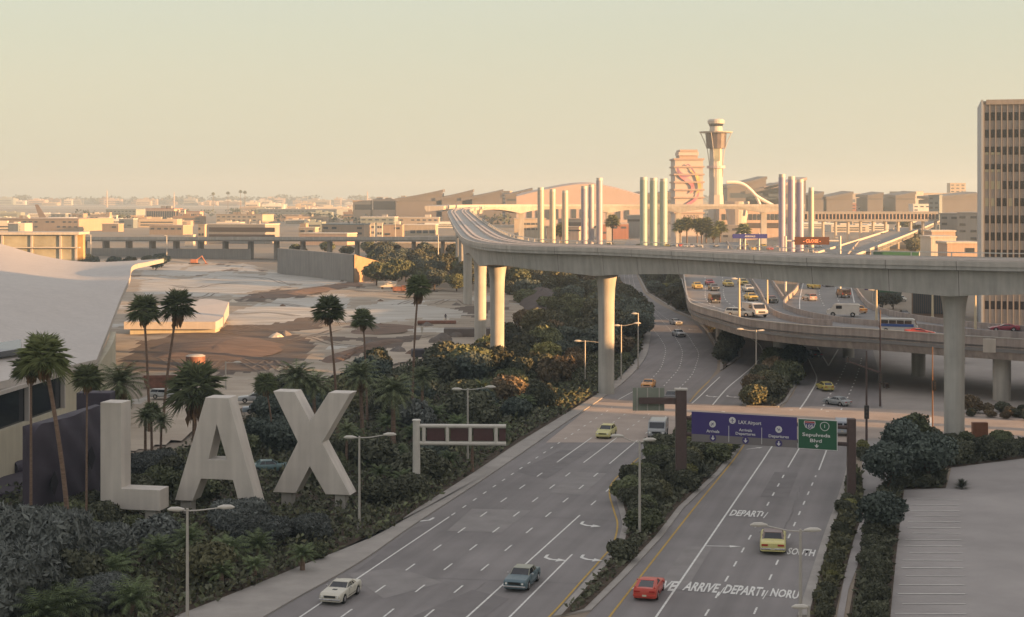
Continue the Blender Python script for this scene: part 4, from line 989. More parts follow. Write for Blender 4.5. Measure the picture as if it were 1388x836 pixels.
# far scatter of small buildings, one group, each its own object
r = random.Random(11)
fcols = ['tan', 'beige', 'grey', 'pink', 'pale', 'white', 'green', 'brown', 'pale', 'white']
fm = {}
for c in BC:
    mb = MB().bb(-.5, .5, 0, 1, 0, 1)
    for z in (.22, .55): mb.bb(-.44, .40, -.012, .5, z, z + .16, mi=1)
    mb.bb(-.2, .05, .3, .5, 1, 1.25); mb.bb(.2, .3, .3, .6, 1, 1.15)
    fm[c] = mb.build('small_distant_building', [bm_(c), GLASS_B]).data
for o in [o for o in COL.objects if o.name.startswith('small_distant_building')]: bpy.data.objects.remove(o)
for k in range(270):
    if k < 160: Y = r.uniform(1900, 4200); x = r.uniform(330, 1400)
    elif k < 215: Y = r.uniform(4900, 5900); x = r.uniform(-20, 640)
    else: Y = r.uniform(1300, 2400); x = r.choice([r.uniform(300, 660), r.uniform(1100, 1330), r.uniform(0, 300)])
    if x < 300 and 2350 < Y < 4850: continue
    me = fm[r.choice(fcols)]; o = link('small_distant_building', me)
    w_ = r.uniform(12, 60) * (Y / 2500) ** .5; h = r.uniform(5, 13) * (Y / 2000) ** .6; 
    if k >= 215: h = r.uniform(4, 9)
    o.location = (XD(x, Y), Y, 0); o.scale = (w_, r.uniform(10, 40), h)
    tag(o, 'small flat distant building among many on the hazy horizon', 'building', 'small hazy buildings spread along the horizon')
# aircraft whose tail shows
Y = 1750.0; ap = thing('parked_airliner', 'parked airliner showing its dark tail fin above the hangars at left', 'airliner', (XD(60, Y), Y, 0)); s = Y / F
DKM = mat('tail_brown', (.14, .10, .08), .5); 
MB().add([(-13 * s, 0, ZD(277, Y)), (-8.5 * s, 0, ZD(277, Y)), (3 * s, 0, ZD(295, Y)), (-7 * s, 0, ZD(295, Y)), (-13 * s, .8, ZD(277, Y)), (-8.5 * s, .8, ZD(277, Y)), (3 * s, .8, ZD(295, Y)), (-7 * s, .8, ZD(295, Y))], [(0, 1, 2, 3), (7, 6, 5, 4), (0, 4, 5, 1), (1, 5, 6, 2), (2, 6, 7, 3), (3, 7, 4, 0)]).build('tail_fin', DKM, ap)
MB().tube([(-13 * s, .4, 5.4), (-6 * s, .4, 4.8), (10 * s, .4, 4.6), (44 * s, .4, 4.6), (50 * s, .4, 4)], [.4, 1.8, 2.4, 2.4, .6], 14).build('fuselage', bm_('white'), ap, smooth=True)
MB().add([(14 * s, -18, 4.2), (18 * s, -18, 4.2), (26 * s, 0, 3.8), (16 * s, 0, 3.8), (14 * s, 18, 4.2), (18 * s, 18, 4.2), (14 * s, -18, 4.0), (18 * s, -18, 4.0), (26 * s, 0, 3.5), (16 * s, 0, 3.5), (14 * s, 18, 4.0), (18 * s, 18, 4.0)], [(0, 1, 2, 3), (3, 2, 5, 4), (9, 8, 7, 6), (10, 11, 8, 9), (0, 6, 7, 1), (4, 5, 11, 10), (1, 7, 8, 2), (2, 8, 11, 5), (3, 9, 6, 0), (4, 10, 9, 3)]).build('wing', bm_('white'), ap)
for q in (12, 38): MB().tube([(q * s, .4, 0), (q * s, .4, 4.0)], .5, 8).build('landing_gear', STEELG, ap)
# masts on the horizon
for x, yt in ((145, 257), (236, 260), (498, 258)):
    Y = 4300.0; o = MB().tube([(XD(x, Y), Y, 0), (XD(x, Y), Y, ZD(yt + 4, Y)), (XD(x, Y), Y, ZD(yt, Y))], [2.2, 1.4, .4], 6).build('radio_mast', bm_('pink'))
    tag(o, {145: 'thin reddish mast on the horizon at far left', 236: 'thin reddish mast on the horizon above the ribbed pink building', 498: 'thin mast on the horizon above the large tan building'}[x], 'mast')

# ================================================================== GLASS PAVILION (far left, sunlit)
Y = gy(372); s = Y / F; gl = thing('glass_pavilion', 'sunlit glass pavilion with flat overhanging roof behind the white roof', 'building', (XD(0, Y), Y, 0))
a, b_ = 0, 104 * s
MB().bb(-12, b_ + 1.2, -1.5, 14, ZD(318, Y), ZD(314.5, Y)).build('roof', CONC_L, gl)
MB().bb(-12, b_, 9, 12, 0, ZD(318, Y)).build('wall', mat('lit_interior', (.50, .36, .18), .7, var=.25, scale=.15), gl)
MB().bb(-12, b_ - .3, 0.3, .4, 0, ZD(318, Y)).build('glass_front', mat('pav_glass', (.35, .33, .25), .2, spec=.6, var=.3, scale=.1), gl)
for x in (3, 43, 82, 103): MB().bb(x * s - .4, x * s + .4, -.3, .35, 0, ZD(318, Y) + .01).build('column', WHITEC, gl)
MB().bb(-12, b_ + 1.4, -1.4, .2, ZD(336, Y), ZD(334.5, Y)).build('balcony', CONC_L, gl)

# ================================================================== WHITE SWOOPING ROOF BUILDING
wr = thing('swooping_roof_hall', 'hall with a huge white swooping roof, at the left edge behind the palms', 'building')
def P3(x, y, d): return Vector((XD(x, d), d, ZD(y, d)))
rows = [   # eave -> mid facet -> crease -> hump -> far edge  (each from left to right)
 [P3(-60, 530, 150), P3(0, 517, 165), (P3(60, 503, 176)), P3(95, 495, 182), P3(131, 487, 188)],
 [P3(-60, 450, 190), P3(0, 450, 196), P3(60, 447, 203), P3(108, 444, 209), P3(149, 441, 214)],
 [P3(-60, 386, 226), P3(0, 388, 228), P3(60, 391, 231), P3(115, 395, 236), P3(165, 400, 240)],
 [P3(-60, 362, 262), P3(0, 366, 262), P3(60, 373, 260), P3(115, 378, 256), P3(176, 376, 252)],
 [P3(-60, 336, 300), P3(0, 345, 298), P3(60, 357, 292), P3(115, 364, 284), P3(180, 360, 268)],
 [P3(-60, 318, 330), P3(0, 333, 328), P3(60, 348, 322), P3(120, 357, 312), P3(200, 355, 300)],
 [P3(-60, 316, 345), P3(0, 330, 342), P3(60, 347, 338), P3(125, 355, 332), P3(222, 350.5, 330)]]
def grid(rows, nu=6, nv=6, lin=()):
    R_ = [smooth_path(r_, nu) for r_ in rows]; C = list(zip(*R_)); out = [smooth_path(c, nv) for c in C]
    return list(zip(*out))
G_ = grid(rows, 5, 5)
nr, nc = len(G_), len(G_[0])
def roofmesh(r0, r1, name, th=.8):
    vs = []; fs = []; n = r1 - r0 + 1
    for i in range(r0, r1 + 1):
        for p in G_[i]: vs.append(p)
    for i in range(r0, r1 + 1):
        for p in G_[i]: vs.append(Vector(p) - Vector((0, 0, th)))
    o = n * nc
    for i in range(n - 1):
        for j in range(nc - 1):
            a = i * nc + j; fs.append((a, a + 1, a + nc + 1, a + nc)); fs.append((o + a, o + a + nc, o + a + nc + 1, o + a + 1))
    for i in range(n - 1):
        a = i * nc + nc - 1; fs.append((a, o + a, o + a + nc, a + nc)); a = i * nc; fs.append((a, a + nc, o + a + nc, o + a))
    for j in range(nc - 1):
        fs.append((j, o + j, o + j + 1, j + 1)); a = (n - 1) * nc + j; fs.append((a, a + 1, o + a + 1, o + a))
    return MB().add(vs, fs).build(name, WHITEC, wr, smooth=True)
roofmesh(0, 10, 'roof_slope'); roofmesh(10, nr - 1, 'roof')
# slit window in the lower slope
mb = MB(); a0, a1, b0, b1 = P3(-60, 478, 172), P3(29, 463, 188), P3(-60, 490, 168), P3(29, 476, 182)
mb.add([a0, a1, b1, b0], [(0, 1, 2, 3)])
off = Vector((.05, -.35, .35)); mb2 = MB().add([a0 + off, a1 + off, b1 + off, b0 + off, a0 - off, a1 - off, b1 - off, b0 - off], [(0, 1, 2, 3), (7, 6, 5, 4), (0, 4, 5, 1), (1, 5, 6, 2), (2, 6, 7, 3), (3, 7, 4, 0)])
mb2.build('slit_window', GLASS_B, wr)
# wall under the eave: glazing band over beige wall
E0, E1 = P3(-60, 530, 150), P3(131, 487, 188)
ed = (E1 - E0); ed.z = 0; L_ = ed.length; ed.normalize(); inn = Vector((-ed.y, ed.x, 0))
base0 = Vector((E0.x, E0.y, 0)) + inn * 1.6
def wallseg(s0, s1, z0, z1, th, name, m, o=0.0, z0b=None, z1b=None):
    z0b = z0 if z0b is None else z0b; z1b = z1 if z1b is None else z1b
    p = base0 + ed * s0 + inn * o; q = base0 + ed * s1 + inn * o; i_ = inn * th
    return MB().add([(p.x, p.y, z0), (q.x, q.y, z0b), (q.x + i_.x, q.y + i_.y, z0b), (p.x + i_.x, p.y + i_.y, z0), (p.x, p.y, z1), (q.x, q.y, z1b), (q.x + i_.x, q.y + i_.y, z1b), (p.x + i_.x, p.y + i_.y, z1)], [(3, 2, 1, 0), (4, 5, 6, 7), (0, 1, 5, 4), (1, 2, 6, 5), (2, 3, 7, 6), (3, 0, 4, 7)]).build(name, m, wr)
ez = E1.z - .9
CREAM = mat('cream_wall', (.50, .46, .36), .8, var=.06, scale=.3, grime=.12)
wallseg(-5, L_ + 1, 0, 5.6, 1.0, 'wall', CREAM)
wallseg(-5, L_ - 6.0, 5.6, ez - .2, .4, 'glazing', GLASS, .5)
wallseg(-5, L_ - 5, ez - .35, ez + .05, .9, 'fascia', WHITEC, -.05)
for s_ in [L_ - 6.2 - k * 10.5 for k in range(4)]: wallseg(s_, s_ + .3, 5.6, ez - .2, .5, 'mullion', WHITEC, -.05)
wallseg(L_ - 6, L_ + 1, 5.6, ez + .3, 1.2, 'wall', CREAM, -.002)
# curved sunlit end wall
mb = MB(); c0 = P3(140, 487, 192); pts = []
for k in range(9):
    t = k / 8; d = 190 + 26 * t; pts.append((XD(133 + 24 * math.sin(t * 1.5), d), d))
vs = []
for i, (x, y) in enumerate(pts): vs += [(x, y, 0), (x, y, 9.6 + 1.9 * i / 8), (x - .8, y, 9.6 + 1.9 * i / 8), (x - .8, y, 0)]
fs = [(i * 4 + k, i * 4 + 4 + k, i * 4 + 4 + (k + 1) % 4, i * 4 + (k + 1) % 4) for i in range(8) for k in range(4)]
mb.add(vs, fs).build('end_wall', CREAM, wr, smooth=False)
# low sunlit building right of it
Y = gy(455); s = Y / F; lb_ = thing('low_white_building', 'low white flat roofed building catching the sun behind two palms', 'building', (XD(168, Y), Y, 0))
h0 = ZD(447, Y); 
h0 = 1.4; h1 = ZD(436, Y)
MB().prism([(1, 1.2), (122 * s, 1.2), (120 * s, 8), (92 * s, 38), (1, 38)], 0, h0 + .1).build('wall', CREAM, lb_)
RP = [(0, 0), (124 * s, 0), (126 * s, 2.5), (125 * s, 8), (95 * s, 42), (60 * s, 50), (-.5, 50)]; n_ = len(RP)
ztop = lambda x, y: h1 + 1.7 * (y / 50) ** .8
MB().add([(x, y, h0) for x, y in RP] + [(x, y, ztop(x, y)) for x, y in RP] + [(50 * s, 20, h1 + 1.3)], [tuple(range(n_))[::-1]] + [(i, (i + 1) % n_, n_ + (i + 1) % n_, n_ + i) for i in range(n_)] + [(n_ + i, n_ + (i + 1) % n_, 2 * n_) for i in range(n_)]).build('roof', WHITEC, lb_)
# purple padded cover
cvm = mat('purple_cover', (.042, .034, .05), .7, var=.15, scale=.6, bump=.5, bscale=1.5)
pc = thing('padded_cover', 'dark purple padded cover bulging against the cream wall, with two diamond cuts', 'cover')
Yc = 133.0; A_ = Vector((XD(37, 142), 142, 0)); B_ = Vector((XD(136, 153), 153, 0)); ud = (B_ - A_); ud.z = 0; LL = ud.length; ud.normalize(); nn = Vector((ud.y, -ud.x, 0))
vs = []; NI, NJ = 40, 22
zt0, zt1, zb0, zb1 = ZD(578, 142), ZD(548, 153), ZD(648, 142), ZD(625, 153)
for j in range(NJ + 1):
    for i in range(NI + 1):
        u = i / NI; v = j / NJ; zt = zt0 + (zt1 - zt0) * u + .07 * math.sin(u * 9 + 1) + .05 * math.sin(u * 23) - 1.5 * max(0, 1 - u / .16) ** 2; zb = -.1
        bul = 1.3 * max(0, math.sin(math.pi * u) * math.sin(math.pi * (v * .9 + .02))) ** .4 + .16 * math.sin(u * 19 + v * 6) * math.sin(v * 9 + u * 4)
        p = A_ + ud * LL * u + nn * bul; vs.append((p.x, p.y, zb + (zt - zb) * v))
fs = [(j * (NI + 1) + i, j * (NI + 1) + i + 1, (j + 1) * (NI + 1) + i + 1, (j + 1) * (NI + 1) + i) for j in range(NJ) for i in range(NI)]
o = len(vs)
bk = []
for j in range(NJ + 1):
    for i in range(NI + 1):
        u = i / NI; v = j / NJ; zt = zt0 + (zt1 - zt0) * u; p = A_ + ud * LL * u - nn * .5; vs.append((p.x, p.y, -.1 + (zt + .1) * v))
fs += [(o + j * (NI + 1) + i, o + (j + 1) * (NI + 1) + i, o + (j + 1) * (NI + 1) + i + 1, o + j * (NI + 1) + i + 1) for j in range(NJ) for i in range(NI)]
for j in range(NJ):
    for i in (0, NI): a = j * (NI + 1) + i; fs.append((a, a + NI + 1, o + a + NI + 1, o + a))
for i in range(NI): a = NJ * (NI + 1) + i; fs.append((a, a + 1, o + a + 1, o + a))
MB().add(vs, fs).build('padding', cvm, pc, smooth=True)
for u, v in ((.17, .42), (.68, .55)):
    zt = zt0 + (zt1 - zt0) * u; p = A_ + ud * LL * u + nn * 1.5; z = zt * v; q = ud * .62
    MB().add([p + Vector((0, 0, z - 1.15)), p + q + Vector((0, 0, z)), p + Vector((0, 0, z + 1.15)), p - q + Vector((0, 0, z)), p - nn * .6 + Vector((0, 0, z))], [(0, 1, 2, 3), (0, 3, 4), (3, 2, 4), (2, 1, 4), (1, 0, 4)]).build('diamond_cut', mat('cut_black', (.012, .01, .016), .8), pc)
rl = thing('padded_roll', 'thick dark purple padded roll at the foot of the cover', 'roll'); p, q = W(5, 655), W(60, 640)
MB().tube([(p.x, p.y + 3, .9), (q.x, q.y, .9)], [.85, .95], 16).build('roll', cvm, rl, smooth=True)
mt = MB(); pts_ = [W(x, y) for x, y in ((-40, 690), (95, 655), (135, 640), (110, 625), (40, 645), (-60, 672))]
tag(mt.prism([p[:2] for p in pts_], 0.1, .75).build('padded_mat', cvm, smooth=False, bevel=.15), 'flat dark purple padded mat on the ground below the cream wall', 'mat')
tag(MB().box((XD(130, 158), 158, ZD(540, 158) - .6), (3.4, 2, 2.6)).build('equipment_box', cvm, bevel=.1), 'dark square box standing above the letter L, behind the padded cover', 'box')
bx = [o for o in COL.objects if o.name == 'equipment_box'][0]; bx.scale = (1, 1, 1)
me = bx.data
for v in me.vertices:
    if v.co.z < ZD(540, 158) - .6: v.co.z = 0

# ================================================================== SIGN STRUCTURES
def frame_sign():
    Y = gy(672); s = Y / F; X = XD(564.5, Y)
    r_ = thing('sign_gantry', 'pale one armed gantry with brown sign backs beside the sidewalk', 'sign', (X, Y, 0), -R(2))
    zt = ZD(570, Y); zt2, zb = ZD(577, Y), ZD(600.5, Y); L = 121.5 * s
    MB().tube([(0, 0, 0), (0, 0, zt)], [.40, .36], 20).build('post', STEELW, r_, smooth=True)
    MB().tube([(0, 0, zt), (0, 0, zt + .12)], [.44, .40], 20).build('post_cap', STEELW, r_, smooth=True)
    for z in (zt2, zb): MB().tube([(0, 0, z), (L, 0, z)], .20, 14).build('beam', STEELW, r_, smooth=True)
    for x in (10, 42, 73, 108): MB().tube([(x * s, 0, zb), (x * s, 0, zt2)], .19, 12).build('strut', STEELW, r_, smooth=True)
    for a, b_ in ((14, 38), (46, 70), (77, 104), (112, 121)): MB().bb(a * s, b_ * s, .12, .2, zb + .25, zt2 - .25).build('sign_back', mat('sign_back_brown', (.075, .035, .035), .6, var=.1, scale=2), r_)
frame_sign()
# main gantry
Y1 = gy(662); Y2 = gy(677); p1 = Vector((XD(923, Y1), Y1, 0)); p2 = Vector((XD(1154, Y2), Y2, 0))
gn = thing('overhead_sign', 'wide overhead sign, purple blue and green, on two brown posts over the inbound road', 'sign')
MB().box((p1.x, p1.y, ZD(528, Y1) / 2), (1.12, 1.0, ZD(528, Y1)), rz=-R(3)).build('post', BROWNM, gn, bevel=.08)
MB().box((p2.x, p2.y, ZD(567, Y2) / 2), (.82, .8, ZD(567, Y2)), rz=-R(3)).build('post', BROWNM, gn, bevel=.08)
MB().box((p1.x, p1.y, ZD(528, Y1) + .06), (1.3, 1.2, .14), rz=-R(3)).build('post_cap', CONC_L, gn)
Ys = (Y1 + Y2) / 2 - 1.3
d_ = (p2 - p1).normalized(); up = Vector((0, 0, 1)); fn = Vector((d_.y, -d_.x, 0))
O = Vector((XD(938, Y1 - .6), Y1 - .6, 0)); Wd = (Vector((XD(1135.5, Y2 - .6), Y2 - .6, 0)) - O); Ln = Wd.length; Wd.normalize()
Fn = Vector((Wd.y, -Wd.x, 0))
sc1 = Ln / 197.5
zT, zB = ZD(557.5, Y1 - .6), ZD(597, Y1 - .6)
def on(u, z, o=0): return O + Wd * (u * sc1) + Fn * o + Vector((0, 0, z))
def zs(v): return zT - v * sc1            # v = pixels below sign top
def panel(u0, u1, v0, v1, th, m, name, o=0.0):
    vs = [on(u0, zs(v1), o), on(u1, zs(v1), o), on(u1, zs(v0), o), on(u0, zs(v0), o)]; vs += [v - Fn * th for v in vs]
    return MB().add(vs, [(0, 1, 2, 3), (7, 6, 5, 4), (0, 4, 5, 1), (1, 5, 6, 2), (2, 6, 7, 3), (3, 7, 4, 0)]).build(name, m, gn)
SB = mat('sign_purple', (.050, .035, .16), .5, var=.05, scale=.5); SG = mat('sign_green', (.02, .10, .05), .5, var=.05, scale=.5); SW = mat('sign_white', (.62, .62, .62), .5); SGR = mat('sign_grey', (.17, .155, .16), .6)
panel(0, 144, 0, 30, .12, SB, 'sign_panel', .15); panel(0, 144, 30, 40, .12, SGR, 'sign_panel', .15)
panel(145.5, 197.5, 1, 40.5, .12, SW, 'sign_border', .15); panel(146.3, 196.7, 1.8, 39.7, .03, SG, 'sign_panel', .185)
for z0 in (8, 30): 
    a, b_ = p1 + Vector((0, 0, zs(z0) - .1)), p2 + Vector((0, 0, zs(z0 + 2.4) - .1)); MB().tube([a, b_], .2, 8).build('cross_beam', BROWNM, gn)
def stext(t, uc, v, hp, m=SW, bold=.02, wmax=None):
    me = text_mesh(t, 1, 0, bold, 'CENTER'); xs = [q.co.x for q in me.vertices]; ys = [q.co.y for q in me.vertices]; capH = .7
    k = hp * sc1 / capH; cx = (min(xs) + max(xs)) / 2; kx = k if not wmax else min(k * 1.5, wmax * sc1 / (max(xs) - min(xs)))
    for q in me.vertices: q.co = on(uc, zs(v)) + Wd * ((q.co.x - cx) * kx) + Fn * .225 + Vector((0, 0, q.co.y * k))
    me.materials.append(m); return link('lettering', me, gn)
stext('LAX Airport', 81, 12.5, 4.6, wmax=31); stext('Arrivals', 30, 26.5, 3.8, wmax=18); stext('Arrivals', 75, 22.3, 3.6, wmax=18); stext('Departures', 75, 27.2, 3.6, wmax=27); stext('Departures', 120, 28, 3.8, wmax=27)
stext('Sepulveda', 170, 23.5, 4.4, wmax=37); stext('Blvd', 169.5, 31, 4.4, wmax=16)
def disc(u, v, r_, m, o, name='symbol', n=24):
    return MB().add([on(u, zs(v), o)] + [on(u + r_ * math.cos(2 * math.pi * k / n), zs(v - r_ * math.sin(2 * math.pi * k / n)), o) for k in range(n)], [(0, k + 1, (k + 1) % n + 1) for k in range(n)]).build(name, m, gn, fix=False)
def sgn(polys, m, o, name='symbol'):
    mb = MB()
    for P_ in polys: mb.add([on(u, zs(v), o) for u, v in P_], [tuple(range(len(P_)))])
    return mb.build(name, m, gn, fix=False)
def plane_icon(u, v, k, a, o=.24):
    c, n = math.cos(a), math.sin(a); T = lambda x, y: (u + k * (x * c - y * n), v + k * (x * n + y * c))
    sgn([[T(-2, -.3), T(2, -.3), T(2.4, 0), T(2, .3), T(-2, .3)], [T(.4, 0), T(-.6, -1.8), T(0, -1.8), T(1.2, 0)], [T(.4, 0), T(1.2, 0), T(0, 1.8), T(-.6, 1.8)], [T(-1.8, 0), T(-2.4, -.9), T(-1.9, -.9), T(-1, 0), T(-1.9, .9), T(-2.4, .9)]], SB, o)
disc(57, 8.6, 4.6, SW, .215); plane_icon(57, 8.6, 1.3, -R(90)); disc(29.5, 15, 4.6, SW, .215); plane_icon(29.5, 15, 1.2, -R(45)); disc(120, 17, 4.6, SW, .215); plane_icon(120, 17, 1.2, R(25))
for u, v in ((30, 33.5), (75, 34.3), (120, 35.5)):
    disc(u, v, 4.6, SB, .20); sgn([[(u - .8, v - 3), (u + .8, v - 3), (u + .8, v), (u + 2.8, v), (u, v + 3.4), (u - 2.8, v), (u - .8, v)]], SW, .215)
u, v = 170.5, 35; sgn([[(u - .7, v - 2), (u + .7, v - 2), (u + .7, v), (u + 3, v), (u, v + 3.4), (u - 3, v), (u - .7, v)]], SW, .215)
for u in (52, 97): sgn([[(u - .35, 16), (u + .35, 16), (u + .35, 38), (u - .35, 38)]], SW, .20, 'divider')
sgn([[(154, 3.5), (168.5, 3.5), (169, 7), (167, 12), (161.3, 14.8), (155.5, 12), (153.5, 7)]], SW, .205, 'shield'); sgn([[(154.8, 4.1), (167.7, 4.1), (168, 6), (154.5, 6)]], mat('shield_red', (.35, .03, .03)), .215, 'shield'); sgn([[(154.4, 6.4), (168.1, 6.4), (166.4, 11.5), (161.3, 14), (156.2, 11.5)]], SB, .215, 'shield')
stext('105', 161.3, 12.3, 4.2, wmax=10)
ring = [(181 + 6.2 * math.sin(2 * math.pi * k / 20) * (1 + .12 * math.cos(2 * math.pi * k / 20)), 9.6 - 6.0 * math.cos(2 * math.pi * k / 20)) for k in range(20)]
sgn([ring], SW, .205, 'shield'); sgn([[(181 + (a - 181) * .86, 9.6 + (b - 9.6) * .86) for a, b in ring]], SG, .215, 'shield'); stext('1', 181, 11.3, 4.2)
# left arm with sign backs
zt = ZD(543, Y1); MB().box((p1.x - 2.2, p1.y, zt), (4.2, .5, .62)).build('cross_beam', BROWNM, gn)
MB().bb(XD(858, Y1), XD(901, Y1), p1.y + .3, p1.y + .42, ZD(557, Y1), ZD(526, Y1)).build('sign_back', mat('sign_back_green', (.21, .23, .19), .6, var=.06, scale=1), gn)
mb = MB()
for x in (864, 878, 894): mb.bb(XD(x, Y1) - .05, XD(x, Y1) + .05, p1.y + .24, p1.y + .3, ZD(557, Y1), ZD(526, Y1))
mb.build('back_rib', STEELG, gn)
# distant signs
def small_sign(x0, x1, y0, y1, yb, m, label, posts, txt=None, tm=None, cat='sign', zbase=0.0):
    d = (H - zbase) * F / (yb - HY) if zbase else gy(yb)
    s_ = d / F; r_ = thing('road_sign', label, cat, (XD(x0, d), d, zbase))
    MB().bb(0, (x1 - x0) * s_, -.12, .12, ZD(y1, d) - zbase, ZD(y0, d) - zbase).build('sign_panel', m, r_)
    for px in posts: MB().tube([((px - x0) * s_, .3, 0), ((px - x0) * s_, .3, ZD(y0, d) - zbase + .2)], .28, 8).build('post', STEELW, r_)
    if len(posts) > 1: MB().tube([((min(posts) - x0) * s_, .3, ZD((y0 + y1) / 2, d) - zbase), ((max(posts) - x0) * s_, .3, ZD((y0 + y1) / 2, d) - zbase)], .2, 8).build('cross_beam', STEELW, r_)
    if txt:
        me = text_mesh(txt, 1, 0, .02, 'CENTER'); k = (y1 - y0) * s_ * .55
        me.transform(Matrix.Scale(k, 4)); me.materials.append(tm or SW); o = link('lettering', me, r_); o.rotation_euler = (R(90), 0, 0); o.location = ((x1 - x0) * s_ / 2, -.14, (ZD(y1, d) + (y1 - y0) * s_ * .3) - zbase)
    return r_
small_sign(1077, 1124, 321, 331.5, 400, mat('sign_rust', (.10, .045, .03), .6), 'brown sign with small glowing orange letters over the ramp', [1065, 1139], '- CLOSE -', mat('glow_orange', (.8, .2, .08), .5, emit=(1, .3, .1, .35)), zbase=8.3)
small_sign(993, 1040, 317, 323, 376, mat('sign_blue', (.05, .06, .25), .5), 'long blue sign above the distant lanes near the palms', [1003, 1010, 1029], 'ARRIVALS', zbase=8.3)
small_sign(1183, 1245, 341, 351, 380, SG, 'long dark green sign just above the guideway rail', [1182, 1246])
small_sign(1190, 1217, 388.5, 396, 436, SG, 'green sign seen below the guideway right of the ramp', [1187], zbase=0)
small_sign(1172, 1190, 387, 393, 436, SB, 'purple blue sign seen below the guideway right of the ramp', [1183], zbase=0)

# ================================================================== LAMPS AND SIGNALS
def lamp(x, ybase, ytop, arms, label, z0=0.0, m=STEELG, group='grey street lamps along the roads', r0=None):
    d = (H - z0) * F / (ybase - HY); s_ = d / F; ht = ZD(ytop, d) - z0
    t = thing('street_lamp', label, 'street lamp', (XD(x, d), d, z0), 0, group)
    r_ = r0 or .11
    MB().tube([(0, 0, 0), (0, 0, .4)], r_ * 1.7, 10).build('base', m, t)
    MB().tube([(0, 0, .3), (0, 0, ht)], [r_ * 1.15, r_ * .8], 10).build('pole', m, t, smooth=True)
    for a in arms:           # signed pixel length of the arm, rise px
        L = a[0] * s_; rz = a[1] * s_; sg = 1 if L > 0 else -1
        MB().tube(smooth_path([Vector((0, 0, ht - .15)), Vector((L * .35, 0, ht - .15 + rz * .15)), Vector((L * .8, 0, ht - .15 + rz * .8)), Vector((L, 0, ht - .15 + rz))], 4), .05, 6).build('arm', m, t, smooth=True)
        c = Vector((L, 0, ht - .12 + rz)); mb = MB()
        mb.tube([c - Vector((sg * .35, 0, 0)), c + Vector((sg * .05, 0, .02)), c + Vector((sg * .55, 0, .03)), c + Vector((sg * .8, 0, 0))], [.07, .17, .15, .05], 8); mb.build('lamp_head', STEELW, t, smooth=True)
    return t
lamp(254, 862, 689, [(-11, 1), (48, 4)], 'double armed street lamp rising before the letters L and A')
lamp(487, 720, 591, [(-9, 0), (38, 4)], 'double armed street lamp right beside the letter X')
lamp(634, 632, 526, [(-12, 0), (28, 3)], 'double armed street lamp behind the one armed brown gantry')
lamp(867, 728, 597, [(-27, 8), (10, 3)], 'street lamp in the median before the green sign backs')
lamp(1085, 870, 717, [(-52, 8), (12, 1)], 'street lamp over the inbound lanes near the word SOUTH')
lamp(1096, 905, 820, [(-6, 0)], 'short street lamp cut by the bottom edge at right')
lamp(793, 520, 461, [(-8, 0), (22, -2)], 'street lamp left of the middle guideway column')
lamp(842, 515, 440, [(-4, 0), (20, 3)], 'street lamp just right of the middle guideway column')
lamp(865, 500, 424, [(-3, 0)], 'slim street lamp at the left edge of the curved outbound lanes')
lamp(1025, 520, 447, [(-20, 2), (5, 0)], 'street lamp beside the middle road in front of the ramp')
lamp(306, 530, 490, [(14, 0)], 'low lamp standing on the sand left of the centre')
lamp(1111 + 27, 678, 655, [(2, 0)], 'short post beside the inbound kerb near the planted strip') if False else None
YL = mat('lamp_cream', (.50, .43, .30), .5)
for x, yb, yt, l in ((1002, 428, 377, 'cream lamp pole in the middle of the left ramp lanes'), (1040, 412, 372, 'cream lamp pole at the wall between the ramp lanes'), (1188, 435, 392, 'cream lamp pole at the outer wall of the right ramp lanes'), (1264, 428, 396, 'thick cream lamp pole left of the right guideway column'), (1322, 447, 396, 'cream lamp pole in front of the office tower'), (1139, 352, 322, 'cream pole above the guideway beside the brown sign')):
    lamp(x, yb + 4, yt, [(-5, .3)], l, ZR, YL, 'cream lamp poles on the elevated ramps', .19)
for x, yb, yt, l in ((123, 352, 318, 'thin pole left of the dark tree row at the overpass'), (226, 354, 319, 'thin pole at the left part of the overpass'), (536, 345, 300, 'thin pole among the trees before the beige buildings'), (594, 372, 318, 'thin pole close to the far end of the guideway')):
    lamp(x, yb, yt, [(-1.5, .2)], l, 0, STEELW, 'thin distant poles near the overpass', .2)
# traffic signals
def signal(x, yb, yt, label, arm=None, boxes=(), m=BROWNM, r_=.13):
    d = gy(yb); s_ = d / F; t = thing('traffic_signal', label, 'traffic signal', (XD(x, d), d, 0)); ht = ZD(yt, d)
    MB().tube([(0, 0, 0), (0, 0, ht)], [r_ * 1.2, r_ * .7], 10).build('pole', m, t, smooth=True)
    if arm: MB().tube([(0, 0, ZD(arm[2], d)), ((arm[0] - x) * s_, 0, ZD(arm[1], d))], [.12, .07], 8).build('arm', m, t)
    for (bx_, by, w_, h) in boxes:
        zc = ZD(by, d); MB().bb((bx_ - x - w_ / 2) * s_, (bx_ - x + w_ / 2) * s_, -.4, -.12, zc - h * s_ / 2, zc + h * s_ / 2).build('signal_head', mat('signal_dark', (.03, .028, .026), .5), t)
        for k in (-1, 0, 1): MB().tube([((bx_ - x) * s_, -.43, zc + k * h * s_ * .28), ((bx_ - x) * s_, -.40, zc + k * h * s_ * .28)], w_ * s_ * .28, 10).build('lens', mat('lens_dark', (.08, .06, .05), .3), t)
    return t
signal(1193, 551, 420, 'tall dark traffic signal pole with long arm left of the right column', (1148, 489, 505), [(1193, 511, 5.5, 14), (1148, 487, 4, 7), (1201, 522, 8, 7)])
signal(1174.5, 606, 475, 'dark signal pole with a hanging box in front of the crossing', None, [(1174, 558, 6, 18)])
signal(1264, 584, 470, 'thin orange lit signal pole before the right guideway column', None, [(1266, 522, 3.5, 14)], m=mat('pole_sun_tint', (.28, .15, .08), .6), r_=.09)  # orange of the low sun is painted into the pole colour
